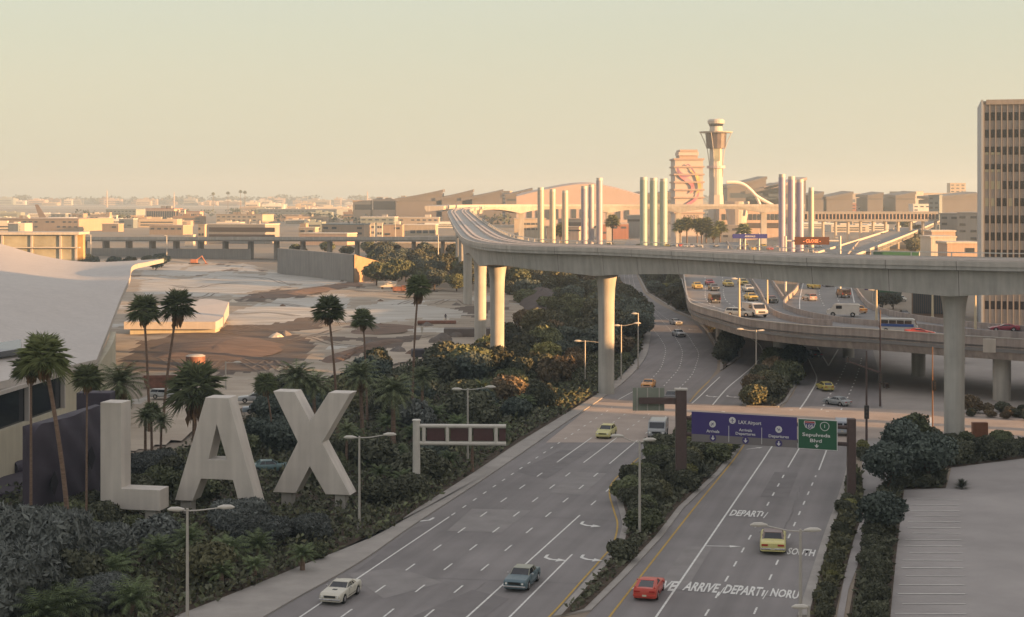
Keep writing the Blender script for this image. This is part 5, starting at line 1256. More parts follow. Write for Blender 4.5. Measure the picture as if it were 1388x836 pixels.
tag(MB().box((*W(1328, 594)[:2], 1.0), (1.9, .7, 2.0)).build('utility_cabinet', mat('cabinet_rust', (.20, .085, .045), .6, var=.1, scale=2), bevel=.04), 'rust brown utility cabinet right of the big right column', 'cabinet')

# ================================================================== CONSTRUCTION SITE ITEMS
tank = thing('storage_tank', 'red brown round tank with pale top on the sand', 'tank', W(265, 497))
RB_ = mat('rust_paint', (.19, .085, .06), .6, var=.25, scale=1.5)
MB().tube([(0, 0, .3), (0, 0, 1.9)], 1.7, 20).build('body', RB_, tank, smooth=True); MB().tube([(0, 0, 1.9), (0, 0, 2.15)], [1.75, 1.3], 20).build('lid', CONC_L, tank, smooth=True)
sk = thing('waste_skip', 'rusty open skip standing on the sand left of a palm trunk', 'skip', W(217, 528), .15)
MB().add([(-2, -1, .4), (2, -1, .4), (2, 1, .4), (-2, 1, .4), (-2.6, -1.2, 2.1), (2.4, -1.2, 2.1), (2.4, 1.2, 2.1), (-2.6, 1.2, 2.1)], [(3, 2, 1, 0), (0, 1, 5, 4), (1, 2, 6, 5), (2, 3, 7, 6), (3, 0, 4, 7)]).build('body', RB_, sk)
MB().bb(-2.65, 2.45, -1.28, -1.18, 1.95, 2.12).build('rim', RB_, sk)
for x, yb, wd, l in ((600, 465, 3.6, 'large rounded grey boulder pile beside the concrete plinth'), (590, 467, 2.6, 'smaller rounded grey boulder at the left of the boulder pile'), (618, 460, 2.8, 'dark boulder nearest the concrete plinth')):
    p = W(x, yb); rr_ = random.Random(x); bm2 = MB(); n1, n2 = 12, 7
    vs = [(0, 0, .55 * wd)] ; 
    for j in range(1, n2):
        for i in range(n1):
            th = math.pi * .55 * j / (n2 - 1); ph = 2 * math.pi * i / n1; q = wd * .55 * (1 + rr_.uniform(-.1, .1)); vs.append((q * math.sin(th) * math.cos(ph), q * .8 * math.sin(th) * math.sin(ph), max(0, q * math.cos(th) * .9)))
    fs = [(0, 1 + i, 1 + (i + 1) % n1) for i in range(n1)] + [(1 + j * n1 + i, 1 + (j + 1) * n1 + i, 1 + (j + 1) * n1 + (i + 1) % n1, 1 + j * n1 + (i + 1) % n1) for j in range(n2 - 2) for i in range(n1)]
    tag(bm2.add(vs, fs).build('boulder', mat('rock', (.16, .14, .13), .9, var=.2, scale=.8), smooth=True, loc=(p.x, p.y, .2)), l, 'boulder')
tag(MB().box((*W(573, 485)[:2], .9), (4.2, 2.4, 1.6), rz=.2).build('site_crate', mat('crate_dark', (.04, .035, .045), .7), bevel=.25), 'dark blue covered crate on the pale sand', 'crate')
p = W(650, 460); tag(MB().box((p.x - 1, p.y + 2, 1.1), (13, 4, 2.2)).build('concrete_plinth', mat('plinth_dark', (.14, .12, .115), .8, var=.15, scale=.5)), 'low dark concrete plinth at the foot of the left columns', 'plinth')
tr = thing('site_trailer', 'pale covered trailer parked on the sand near the dark trees', 'trailer', W(525, 392), .1)
MB().bb(-3.2, 3.2, -1.2, 1.2, .7, 2.6).build('body', bm_('pale'), tr, bevel=.3)
for x in (-1.6, 1.6): MB().tube([(x, -1.3, .45), (x, -1.0, .45)], .42, 14).build('wheel', RUBBER, tr)
tr = thing('site_truck', 'small dark red site truck next to the pale trailer', 'truck', W(541, 397), .1)
MB().bb(-2.0, .6, -1.1, 1.1, .7, 2.0).build('bed', RB_, tr); MB().bb(.6, 2.0, -1.05, 1.05, .6, 2.4).build('cab', RB_, tr, bevel=.15); MB().bb(1.2, 2.04, -.9, .9, 1.6, 2.2).build('window', GLASS, tr)
for x in (-1.3, 1.3):
    for y in (-1.1, .9): MB().tube([(x, y, .42), (x, y + .25, .42)], .42, 12).build('wheel', RUBBER, tr)
tag(MB().box((*W(592, 441)[:2], .8), (9, 1.6, .7), rz=.05).build('pipe_stack', RB_, bevel=.1), 'low red brown stack of pipes on the sand', 'pipes')
rr3 = random.Random(17)
for k in range(22):
    x, y = rr3.uniform(300, 690), rr3.uniform(398, 486); p = W(x, y)
    if not inpoly(p.x, p.y, site): continue
    n1 = 9; wd = rr3.uniform(.7, 2.2); vs = [(0, 0, wd * .45)] + [(wd * q * math.cos(2 * math.pi * i / n1) * rr3.uniform(.7, 1.2), wd * q * math.sin(2 * math.pi * i / n1) * rr3.uniform(.5, 1), wd * (.45 - .5 * q) * rr3.uniform(.7, 1.3) - (.3 if q == 1 else 0)) for q in (.5, 1) for i in range(n1)]
    fs = [(0, 1 + i, 1 + (i + 1) % n1) for i in range(n1)] + [(1 + i, 1 + n1 + i, 1 + n1 + (i + 1) % n1, 1 + (i + 1) % n1) for i in range(n1)]
    tag(MB().add(vs, fs).build('rubble_heap', [mat('rock', (.16, .14, .13)), bm_('pale'), DIRT][k % 3], loc=(p.x, p.y, .35)), 'small heap of rubble lying on the sand site', 'rubble', 'small rubble heaps scattered over the sand site')
ex = thing('excavator', 'small orange excavator at the far edge of the sand', 'excavator', W(263, 359), 0); ex.scale = (.75, .75, .75)
OR_ = mat('site_orange', (.36, .15, .09), .6)
MB().bb(-3, 3, -1.6, 1.6, 0, 1.1).build('track', RUBBER, ex); MB().bb(-2, 2, -1.4, 1.4, 1.2, 3.4).build('cab', OR_, ex, bevel=.2); MB().tube([(1, 0, 2.6), (4.5, 0, 5.2), (7, 0, 1.0)], [.5, .45, .35], 8).build('boom', OR_, ex); MB().bb(6.2, 7.8, -.6, .6, .2, 1.2).build('bucket', RB_, ex)
for x, y, l in ((604, 437, 'person in dark work clothes standing on the sand by the pipes'), (572, 455, 'person in pale work clothes standing near the boulders')):
    p = W(x, y); me_ = bpy.data.meshes.new('person'); 
    J = [(0, 0, 1.0), (0, 0, 1.25), (0, 0, 1.48), (0, 0, 1.58), (0, 0, 1.72), (.2, 0, 1.42), (.28, 0, 1.12), (.3, -.06, .85), (-.2, 0, 1.42), (-.28, 0, 1.12), (-.3, -.06, .85), (.1, 0, .92), (.12, .02, .5), (.12, 0, .06), (.12, -.18, .04), (-.1, 0, .92), (-.12, -.04, .5), (-.14, 0, .06), (-.14, -.18, .04)]
    E_ = [(0, 1), (1, 2), (2, 3), (3, 4), (2, 5), (5, 6), (6, 7), (2, 8), (8, 9), (9, 10), (0, 11), (11, 12), (12, 13), (13, 14), (0, 15), (15, 16), (16, 17), (17, 18)]
    RD = [.15, .15, .14, .06, .11, .07, .05, .045, .07, .05, .045, .1, .07, .05, .05, .1, .07, .05, .05]
    me_.from_pydata(J, E_, []); o = bpy.data.objects.new('person', me_); COL.objects.link(o); md = o.modifiers.new('s', 'SKIN')
    for k, sv in enumerate(me_.skin_vertices[0].data): sv.radius = (RD[k], RD[k] * .9); sv.use_root = (k == 0)
    o.modifiers.new('d', 'SUBSURF').levels = 1; o.location = (p.x, p.y, .4); me_.materials.append(mat('work_dark', (.05, .04, .06)) if x == 604 else mat('work_pale', (.4, .36, .3)))
    tag(o, l, 'person')
# ================================================================== CARS
def lerp(tab, x):
    if x <= tab[0][0]: return tab[0][1]
    for (a, va), (b, vb) in zip(tab, tab[1:]):
        if x <= b: t = (x - a) / (b - a); t = t * t * (3 - 2 * t) * .5 + t * .5; return va + (vb - va) * t
    return tab[-1][1]
CARC = {}
def car_parts(kind, col, roofc=None):
    "list of (name, mesh, [children]) for a car pointing to +x"
    key = (kind, col, roofc)
    if key in CARC: return CARC[key]
    P = paint('_'.join('%02d' % int(c * 100) for c in col), col)
    PR = paint('_'.join('%02d' % int(c * 100) for c in roofc), roofc) if roofc else P
    out = []
    def grab(mb, name, m, smooth=False, bevel=0, kids=()):
        o = mb.build(name, m, None, smooth, bevel); me = o.data; bpy.data.objects.remove(o); out.append((name, me, list(kids)))
    def gk(mb, name, m, smooth=False):
        o = mb.build(name, m, None, smooth); me = o.data; bpy.data.objects.remove(o); return (name, me)
    spec = {
     'sedan': dict(L=4.9, Wd=1.86, hood=[(-2.45, .80), (-2.3, .92), (-1.35, .96), (.7, .98), (2.2, .88), (2.42, .76)], base=(-1.5, 1.0), top=(-.95, .25), ht=1.40, wb=(-1.42, 1.45), r=.34),
     'coupe': dict(L=4.6, Wd=1.80, hood=[(-2.3, .76), (-2.15, .95), (-1.3, .96), (.5, .95), (2.0, .86), (2.28, .72)], base=(-1.35, .75), top=(-.75, .05), ht=1.30, wb=(-1.35, 1.42), r=.34),
     'fastback': dict(L=4.6, Wd=1.82, hood=[(-2.3, .82), (-2.2, .95), (-1.3, .98), (.5, .94), (2.0, .82), (2.28, .68)], base=(-2.05, .80), top=(-.75, .05), ht=1.30, wb=(-1.38, 1.42), r=.34),
     'hatch': dict(L=4.2, Wd=1.72, hood=[(-2.1, .85), (-2.0, .95), (.5, .95), (1.8, .84), (2.08, .68)], base=(-1.9, .85), top=(-1.25, .1), ht=1.38, wb=(-1.28, 1.25), r=.31),
     'wagon': dict(L=4.8, Wd=1.84, hood=[(-2.4, .9), (-2.3, .98), (.6, .98), (2.1, .88), (2.38, .76)], base=(-2.3, 1.0), top=(-2.1, .3), ht=1.46, wb=(-1.4, 1.42), r=.33),
     'wedge': dict(L=4.6, Wd=1.88, hood=[(-2.3, .88), (-2.2, .94), (-1.0, .92), (.6, .84), (1.8, .66), (2.28, .48)], base=(-1.5, .9), top=(-.65, -.05), ht=1.16, wb=(-1.32, 1.35), r=.32),
    }
    if kind in spec:
        S = spec[kind]; L = S['L']; hw = S['Wd'] / 2; wb = S['wb']; r = S['r']; n = 47; vs = []; fs = []
        for i in range(n):
            x = -L / 2 + L * i / (n - 1); zt = lerp(S['hood'], x)
            e = min(x + L / 2, L / 2 - x); w_ = hw * (1 - .10 * max(0, 1 - e / .5) ** 2) * (1 if e > .02 else .97)
            zb = .26
            for c in wb:
                dd = abs(x - c)
                if dd < r + .07: zb = max(zb, math.sqrt((r + .07) ** 2 - dd * dd) + r - .02)
            zb = min(zb, zt - .12); zm = max(.52, zb + .02); zm = min(zm, zt - .08)
            ring = [(0, .26), (w_ * .72, .26), (w_ * .97, zb), (w_, zm), (w_ * .985, zt - .10 if zt - .10 > zm else zm + .02), (w_ * .90, zt), (w_ * .5, zt + .018), (0, zt + .022)]
            ring[1] = (w_ * .74, .26)
            full = ring + [(-a, b) for a, b in ring[-2:0:-1]]
            vs += [(x, a, b) for a, b in full]
        m_ = 14
        for i in range(n - 1):
            for k in range(m_): fs.append((i * m_ + k, (i + 1) * m_ + k, (i + 1) * m_ + (k + 1) % m_, i * m_ + (k + 1) % m_))
        fs += [tuple(range(m_)), tuple(range((n - 1) * m_, n * m_))[::-1]]
        grab(MB().add(vs, fs), 'body', P, True)
        b0, b1 = S['base']; t0, t1 = S['top']; ht = S['ht']; zb0 = lerp(S['hood'], b0) - .03; zb1 = lerp(S['hood'], b1) - .03
        bw, tw_ = hw * .86, hw * .68
        def loft(A): 
            v = []
            for (x, w_, z) in A: v += [(x, -w_, z), (x, w_, z)]
            return v
        vs = [(b0, -bw * .92, zb0), (b1, -bw * .95, zb1), (b1, bw * .95, zb1), (b0, bw * .92, zb0), (t0, -tw_, ht - .05), (t1, -tw_, ht - .05), (t1, tw_, ht - .05), (t0, tw_, ht - .05)]
        mid = ((b0 + b1) / 2)
        vs2 = vs + [(mid, -bw * 1.0, zb0), (mid, bw * 1.0, zb0)]
        grab(MB().add(vs2, [(0, 8, 1, 5, 4), (2, 9, 3, 7, 6), (1, 2, 6, 5), (3, 0, 4, 7), (4, 5, 6, 7), (0, 3, 9, 2, 1, 8)]), 'window', GLASS)
        # roof with slight dome
        rv = []; nx, ny = 6, 6
        for i in range(nx + 1):
            for j in range(ny + 1):
                u, v = i / nx, j / ny; x = t0 - .04 + (t1 - t0 + .08) * u; y = -tw_ - .03 + (2 * tw_ + .06) * v
                rv.append((x, y, ht - .045 + .05 * (1 - (2 * u - 1) ** 4) * (1 - (2 * v - 1) ** 4)))
        rf = [(i * (ny + 1) + j, (i + 1) * (ny + 1) + j, (i + 1) * (ny + 1) + j + 1, i * (ny + 1) + j + 1) for i in range(nx) for j in range(ny)]
        o = len(rv); rv += [(t0 - .04, -tw_ - .03, ht - .10), (t1 + .04, -tw_ - .03, ht - .10), (t1 + .04, tw_ + .03, ht - .10), (t0 - .04, tw_ + .03, ht - .10)]
        c = [0, nx * (ny + 1), (nx + 1) * (ny + 1) - 1, ny]
        rf += [(o, o + 1, o + 2, o + 3)] + [(c[k], c[(k + 1) % 4], o + (k + 1) % 4, o + k) for k in range(4)]
        grab(MB().add(rv, rf), 'roof', PR, True)
        mb = MB()
        for sy in (-1, 1):
            mb.tube([(b1, sy * bw * .94, zb1), (t1, sy * (tw_ + .005), ht - .06)], .035, 4); 
            rear = .05 if kind not in ('fastback',) else .12
            mb.tube([(b0, sy * bw * .91, zb0), (t0, sy * (tw_ + .005), ht - .06)], rear + .02, 4)
            if kind in ('sedan', 'coupe'):   # broad rear quarter
                a = Vector((b0, sy * bw * .925, zb0)); q = Vector((t0, sy * (tw_ + .012), ht - .06)); a2 = a + Vector((.36, sy * .008, 0)); q2 = q + Vector((.16, 0, 0))
                n_ = Vector((0, sy * .02, 0)); mb.add([a + n_, a2 + n_, q2 + n_, q + n_, a - n_, a2 - n_, q2 - n_, q - n_], [(0, 1, 2, 3), (7, 6, 5, 4), (0, 4, 5, 1), (1, 5, 6, 2), (2, 6, 7, 3), (3, 7, 4, 0)])
            xm = (t0 + t1) / 2 - .1
            if kind != 'fastback' and kind != 'wedge': mb.tube([(xm - .05, sy * (bw * 1.0), zb0), (xm, sy * (tw_ + .01), ht - .06)], .03, 4)
        grab(mb, 'pillar', PR)
        mb = MB()
        for sy in (-1, 1): mb.bb(b0 + .1, b1 - .05, sy * (hw * .955) - .02, sy * (hw * .955) + .02, .0, .0) if False else None
        for c in wb:
            for sy in (-1, 1):
                y0, y1 = (hw - .20, hw - .01) if sy > 0 else (-hw + .01, -hw + .20)
                rim = gk(MB().tube([(c, sy * (hw - .012), r), (c, sy * (hw + .006), r)], r * .58, 14), 'rim', CHROME if kind != 'hatch' else STEELG)
                grab(MB().tube([(c, y0, r), (c, y1, r)], r, 20), 'wheel', RUBBER, kids=[rim])
        f, b_ = L / 2, -L / 2; zf = lerp(S['hood'], f - .1); zr = lerp(S['hood'], b_ + .1)
        BP = CHROME if kind in ('sedan', 'coupe', 'wagon') else mat('bumper_dark', (.05, .05, .05), .5)
        if kind == 'fastback': BP = P
        if kind == 'hatch': BP = P
        grab(MB().box((f - .0, 0, .42), (.14, S['Wd'] * .94, .13)), 'bumper', BP, bevel=.03)
        grab(MB().box((b_ + .0, 0, .45), (.14, S['Wd'] * .94, .13)), 'bumper', BP, bevel=.03)
        grab(MB().box((f - .01, 0, (zf + .5) / 2), (.05, S['Wd'] * .5, (zf - .5) * .6)), 'grille', mat('grille', (.02, .02, .02), .4))
        for sy in (-1, 1): grab(MB().tube([(f - .06, sy * hw * .68, (zf + .5) / 2), (f + .03, sy * hw * .68, (zf + .5) / 2)], .085, 12), 'headlight', LAMPW)
        for sy in (-1, 1): grab(MB().box((b_ - .01, sy * hw * .62, (zr + .48) / 2 + .03), (.05, hw * .48, .12)), 'taillight', REDL)
        grab(MB().box((b_ - .075, 0, .46), (.02, .32, .14)), 'license_plate', mat('plate', (.55, .52, .40), .5))
        if kind == 'coupe': grab(MB().box((1.15, 0, .915), (.42, .36, .05)), 'hood_scoop', mat('grille', (.02, .02, .02), .4), bevel=.015)
        for sy in (-1, 1): grab(MB().box((b1 - .35, sy * (hw + .05), zb1 + .08), (.1, .14, .1)), 'side_mirror', BP, bevel=.02)
        # door line
        mb = MB()
        for sy in (-1, 1):
            for x in (b1 - .25, (b0 + b1) / 2 - .35): mb.box((x, sy * hw * .992, .66), (.018, .012, .5))
            mb.box(((b0 + b1) / 2, sy * hw * .996, .40), (2.0, .012, .03))
        grab(mb, 'door_seam', mat('seam_black', (.02, .02, .02), .6))
    else:
        L, wd, h = {'van': (4.9, 1.95, 1.98), 'minibus': (5.6, 2.05, 2.2)}[kind]; hw = wd / 2
        nose = [(-L / 2, .35), (-L / 2, h * .93), (-L / 2 + .15, h - .02), (L / 2 - 1.45, h), (L / 2 - 1.05, h * .93), (L / 2 - .55, 1.15), (L / 2 - .08, 1.02), (L / 2, .75), (L / 2, .38)] if kind == 'van' else [(-L / 2, .35), (-L / 2, h * .9), (-L / 2 + .2, h), (L / 2 - .7, h), (L / 2 - .45, h * .92), (L / 2 - .12, 1.15), (L / 2, .95), (L / 2, .36)]
        m_ = len(nose); vs = []
        for w_, k in ((-hw * .93, 1), (-hw, .97), (hw, .97), (hw * .93, 1)):
            for x, z in nose: vs.append((x, w_, z if (k == 1 or z < 1.2) else z - .10))
        fs = [(k * m_ + i, (k + 1) * m_ + i, (k + 1) * m_ + (i + 1) % m_, k * m_ + (i + 1) % m_) for k in range(3) for i in range(m_)] + [tuple(range(m_)), tuple(range(3 * m_, 4 * m_))[::-1]]
        grab(MB().add(vs, fs), 'body', P, False, .02)
        zA, zB_ = (1.22, h - .28) if kind == 'van' else (1.42, h - .28)
        for sy in (-1, 1):
            mb = MB(); n = 4 if kind == 'minibus' else 3; x0 = -L / 2 + .25; x1 = L / 2 - 1.35 if kind == 'van' else L / 2 - .75
            if kind == 'van': x0 = x1 - 1.0; n = 1
            for k in range(n): g = (x1 - x0) / n; mb.bb(x0 + g * (k + .06), x0 + g * (k + .94), sy * (hw + .006) - .006, sy * (hw + .006) + .006, zA, zB_)
            grab(mb, 'window', GLASS)
            if kind == 'minibus' : grab(MB().bb(-L / 2 + .05, L / 2 - .5, sy * (hw + .004) - .004, sy * (hw + .004) + .004, .98, 1.38), 'stripe', mat('bus_blue', (.04, .09, .28), .4))
        if kind == 'van': a, b_ = Vector((L / 2 - 1.03, 0, h * .90)), Vector((L / 2 - .58, 0, 1.20))
        else: a, b_ = Vector((L / 2 - .42, 0, h * .88)), Vector((L / 2 - .15, 0, 1.22))
        nn_ = Vector(((a - b_).z, 0, -(a - b_).x)).normalized() * .02; q = Vector((0, hw * .84, 0))
        v8 = [b_ - q + nn_, b_ + q + nn_, a + q + nn_, a - q + nn_, b_ - q - nn_, b_ + q - nn_, a + q - nn_, a - q - nn_]
        grab(MB().add(v8, [(0, 1, 2, 3), (7, 6, 5, 4), (0, 4, 5, 1), (1, 5, 6, 2), (2, 6, 7, 3), (3, 7, 4, 0)]), 'windscreen', GLASS)
        for sy in (-1, 1): grab(MB().bb(-L / 2 - .012, -L / 2 + .01, sy * hw * .45 - .34, sy * hw * .45 + .34, 1.2, h - .35), 'rear_window', GLASS)
        for c in (-L / 2 + 1.0, L / 2 - .95):
            for sy in (-1, 1):
                rim = gk(MB().tube([(c, sy * (hw - .0), .36), (c, sy * (hw + .03), .36)], .19, 12), 'rim', CHROME)
                grab(MB().tube([(c, sy * (hw - .2), .36), (c, sy * (hw + .012), .36)], .36, 18), 'wheel', RUBBER, kids=[rim])
        for e, s_ in ((L / 2, 1), (-L / 2, -1)): grab(MB().box((e + s_ * .04, 0, .47), (.14, wd * .96, .16)), 'bumper', mat('bumper_grey', (.25, .25, .25), .4), bevel=.03)
        grab(MB().box((L / 2 + .0, 0, .78), (.05, wd * .5, .22)), 'grille', mat('grille', (.02, .02, .02), .4))
        for sy in (-1, 1): grab(MB().tube([(L / 2 - .05, sy * hw * .75, .78), (L / 2 + .03, sy * hw * .75, .78)], .11, 12), 'headlight', LAMPW)
        for sy in (-1, 1): grab(MB().box((-L / 2 - .01, sy * hw * .9, .95), (.05, .12, .3)), 'taillight', REDL)
        grab(MB().box((-L / 2 - .02, .1, .66), (.02, .32, .15)), 'license_plate', mat('plate', (.55, .52, .40), .5))
    CARC[key] = out
    return out
def car(kind, col, x, y, head, label, z=0.0, sc=1.0, roofc=None, name='car', cat='car', group=None):
    p = W(x, y, z); t = thing(name, label, cat, (p.x, p.y, z + .045), R(90 - head), group)   # head: degrees clockwise from the view axis
    t.scale = (sc, sc, sc)
    for nm, me, kids in car_parts(kind, col, roofc):
        o = link(nm, me, t)
        for kn, km in kids: link(kn, km, o)
    return t
WHT = (.55, .53, .47); YEL = (.62, .50, .13); TAXI = (.58, .40, .05); RED = (.48, .055, .035); BLU = (.075, .125, .15); SIL = (.36, .37, .38); BLK = (.025, .025, .03); MAR = (.16, .03, .035); ORG = (.60, .26, .04); GRY = (.10, .105, .11)
GL = 'cars on the outbound lanes'
car('coupe', (.52, .50, .43), 462, 811, 195, 'white coupe with a dark hood scoop at the bottom left of the road', sc=.99, group=GL)
car('sedan', BLU, 708, 793, 195, 'blue sedan with a pale roof driving toward us in the turn lane', sc=1.0, roofc=(.24, .25, .20), group=GL)
car('sedan', (.58, .53, .22), 1048, 743, 10, 'yellow sedan with a mauve roof driving away under the street lamp', sc=1.16, roofc=(.20, .145, .14))
car('fastback', RED, 880, 806, 14, 'red fastback driving away beside the yellow edge line', sc=.99)
car('hatch', (.56, .53, .24), 822, 592, 196, 'pale yellow hatchback driving toward us left of the silver van', sc=1.08, group=GL)
car('van', (.30, .31, .32), 892, 592, 190, 'silver van with a white roof driving toward us behind the median bushes', sc=1.12, name='van', cat='van')
car('coupe', ORG, 879, 526, 192, 'orange coupe lit by the sun just above the green sign backs', sc=1.05, group=GL)
car('sedan', BLK, 910, 543, 192, 'dark sedan half hidden behind the sign backs and brown post', sc=1.0, group=GL)
car('sedan', SIL, 916, 440, 168, 'silver car, the farther of two coming round the outbound curve', sc=1.0, group=GL)
car('sedan', (.42, .42, .42), 920, 456, 170, 'pale silver car, the nearer of two coming round the outbound curve', sc=1.05, group=GL)
car('hatch', (.48, .42, .12), 1118, 529, 352, 'small yellow hatchback under the ramp driving away', sc=1.0)
car('sedan', (.30, .33, .35), 1135, 549, 325, 'silver blue sedan turning at the sunlit cross street', sc=.88)
car('van', (.33, .36, .42), 1143, 588, 12, 'white and blue van half hidden behind the right post of the overhead sign', sc=1.0, name='van', cat='van')
car('sedan', BLK, 1103, 484, 350, 'dark car in the shadow below the ramp', sc=1.0)
GR = 'cars on the elevated ramp lanes'
car('sedan', TAXI, 945, 391, 178, 'yellow taxi, leftmost on the elevated ramp', ZR, 1.08, group=GR)
car('sedan', (.45, .03, .05), 962, 386, 178, 'bright red small car on the left ramp, behind a grey one', ZR, .97, group=GR)
car('sedan', GRY, 967.5, 393.5, 178, 'grey car on the left ramp just before the red one', ZR, 1.08, group=GR)
car('sedan', TAXI, 987, 388, 178, 'yellow taxi in the middle of the left ramp lanes', ZR, 1.08, group=GR)
car('van', BLK, 968, 410, 358, 'black boxy car seen from behind on the left ramp', ZR, .97, group=GR)
car('sedan', TAXI, 1007, 386, 178, 'yellow taxi half behind the cream pole on the left ramp', ZR, 1.05, group=GR)
car('sedan', WHT, 1014, 395, 178, 'white and silver car on the left ramp behind a taxi', ZR, 1.1, group=GR)
car('sedan', TAXI, 1018, 407, 175, 'yellow taxi directly behind the white van on the left ramp', ZR, 1.1, group=GR)
car('van', (.52, .50, .48), 1023, 429, 165, 'big white van turning right on the left ramp', ZR, 1.28, name='van', cat='van')
car('wagon', WHT, 1003, 429, 120, 'low cream wagon just behind the near parapet beside the white van', ZR, 1.08, group=GR)
car('sedan', (.03, .04, .04), 1046, 410, 175, 'dark car in the narrow lane right of the cream pole', ZR, 1.0, roofc=(.14, .03, .03), group=GR)
car('sedan', TAXI, 1103, 391, 352, 'yellow taxi on the right ramp beside a maroon car', ZR, 1.05, group=GR)
car('sedan', MAR, 1122, 388, 355, 'maroon car on the right ramp right of the yellow taxi', ZR, 1.05, group=GR)
car('wagon', (.42, .36, .33), 1097, 407, 350, 'car with a dark red roof and pale tail on the right ramp', ZR, .98, roofc=(.14, .03, .035), group=GR)
car('van', (.035, .025, .03), 1143, 403, 355, 'dark boxy car on the right ramp ahead of the white delivery van', ZR, .97, group=GR)
car('van', (.56, .53, .49), 1143, 429, 285, 'white delivery van with its tail lit yellow on the right ramp', ZR, 1.18, name='van', cat='van')
car('sedan', ORG, 1162, 424, 345, 'orange yellow taxi right behind the white delivery van', ZR, 1.0, group=GR)
car('minibus', (.50, .51, .50), 1218, 451, 108, 'white minibus with a blue stripe behind the near parapet', ZR, 1.05, name='minibus', cat='minibus')
car('wedge', (.55, .08, .05), 1247, 455, 98, 'bright red low sports car ahead of the minibus', ZR, 1.0, group=GR)
car('wedge', (.22, .025, .045), 1361, 449, 280, 'low maroon sports car at the right edge before the office tower', ZR, 1.02, group=GR)
car('sedan', WHT, 1221, 408, 178, 'white car on the road seen below the guideway near the dark warehouse', 0, 1.1)
car('sedan', BLK, 1226, 428, 178, 'black car below the guideway behind the outer ramp wall', 0, 1.0)
# rows of parked and queued cars beyond the guideway
rc = random.Random(4)
cc = [WHT, SIL, GRY, BLK, (.4, .4, .4), RED, BLU, TAXI]
for k in range(26):
    x = 905 + k * 8.2 + rc.uniform(-2, 2); y = rc.choice([335, 339, 343]) + rc.uniform(-1, 1)
    if y < 268: continue
    car('sedan', cc[rc.randrange(8)], x, y, 178 if k % 2 else 358, 'distant car in the crowded lanes beyond the guideway', 8.3 if x < 1090 else 8.3, 1.1, group='distant cars in the lanes beyond the guideway')
for k, (x, y) in enumerate([(742, 345), (780, 347), (905, 346), (912, 349), (1189, 329), (1228, 303)]):
    car('sedan', cc[k], x, y, 178, ['white car behind the cream pylons', 'silver car below the lilac pylons', 'grey car right of the mint pylons', 'black car right of the mint pylons, nearer', 'pale car climbing the rising road', 'red car high on the rising road'][k], 8.3 if k >= 4 else 0, 1.1)
for k, (x, y, h_, l) in enumerate([(345, 545, 260, 'silver car parked on the sand beyond the letter A'), (225, 540, 100, 'silver car parked on the sand near the rusty skip'), (352, 560, 80, 'blue grey car parked right of the top of the letter A'), (392, 560, 100, 'pale blue car parked behind the left arm of the letter X'), (365, 640, 80, 'teal car seen between the letters A and X')]):
    car('wagon' if k % 2 else 'sedan', [SIL, SIL, (.2, .24, .28), (.28, .36, .38), (.10, .17, .18)][k], x, y, h_, l, .5 if k < 4 else .1, .95)

# ================================================================== VEGETATION
def leaf_cloud(n, lobes, leaf, seed, aspect=1.0, inner=.72, up=.35, zmin=0.0, spike=False):
    g = np.random.default_rng(seed)
    L_ = np.array(lobes, float)           # x,y,z,rx,ry,rz
    vol = L_[:, 3] * L_[:, 4] + L_[:, 3] * L_[:, 5]; idx = g.choice(len(L_), n, p=vol / vol.sum()); A = L_[idx]
    d = g.normal(size=(n, 3)); d[:, 2] += up; d /= np.linalg.norm(d, axis=1)[:, None]
    r = inner + (1.06 - inner) * g.random(n) ** .6
    r *= 1 + .10 * np.sin(d[:, 0] * 7 + seed) * np.cos(d[:, 1] * 6) + .08 * np.sin(d[:, 2] * 11)
    c = A[:, :3] + d * A[:, 3:] * r[:, None]
    k = c[:, 2] > zmin; c = c[k]; d = d[k]; n = len(c)
    nrm = d * .7 + g.normal(size=(n, 3)) * .55; nrm /= np.linalg.norm(nrm, axis=1)[:, None]
    t = np.cross(nrm, g.normal(size=(n, 3))); t /= np.linalg.norm(t, axis=1)[:, None]
    b = np.cross(nrm, t); s = leaf * (.6 + .8 * g.random(n))[:, None]
    if spike: t, b = d * .8 + g.normal(size=(n, 3)) * .35, b
    ta = t * s * aspect; bb = b * s * (.5 if not spike else .16)
    V = np.stack([c - ta * .5, c + bb, c + ta * .7 + nrm * s * .08, c - bb], 1).reshape(-1, 3)
    return V, np.arange(n * 4).reshape(-1, 4)
def np_mesh(name, V, Fc, m, smooth=False):
    me = bpy.data.meshes.new(name); me.from_pydata(V.tolist(), [], Fc.tolist()); me.materials.append(m); me.update(); return me
def rlobes(n, R0, hgt, seed, squash=.85):
    r = random.Random(seed); L_ = [(0, 0, hgt * .5, R0 * .75, R0 * .75, hgt * .5)]
    for k in range(n):
        a = 2 * math.pi * k / n + r.uniform(-.4, .4); q = R0 * r.uniform(.35, .65); s = R0 * r.uniform(.38, .6)
        L_.append((q * math.cos(a), q * math.sin(a), hgt * r.uniform(.35, .72), s, s, s * squash))
    L_.append((r.uniform(-.3, .3), r.uniform(-.3, .3), hgt * .8, R0 * .45, R0 * .45, hgt * .25)); return L_
LM = {'dark': leafmat('dark_green', (0.081, 0.085, 0.056)), 'mid': leafmat('mid_green', (0.104, 0.117, 0.063)), 'olive': leafmat('olive', (0.134, 0.132, 0.073)), 'yellow': leafmat('yellow_green', (0.183, 0.183, 0.073)), 'blue': leafmat('blue_grey', (.105, .115, .108)), 'brown': leafmat('suntinted', (0.159, 0.122, 0.076)), 'teal': leafmat('teal_green', (0.085, 0.104, 0.088)), 'lime': leafmat('lawn_green', (.10, .14, .035))}  # the 'brown' entry paints warm sunlight into the leaf colour
BUSH = {}
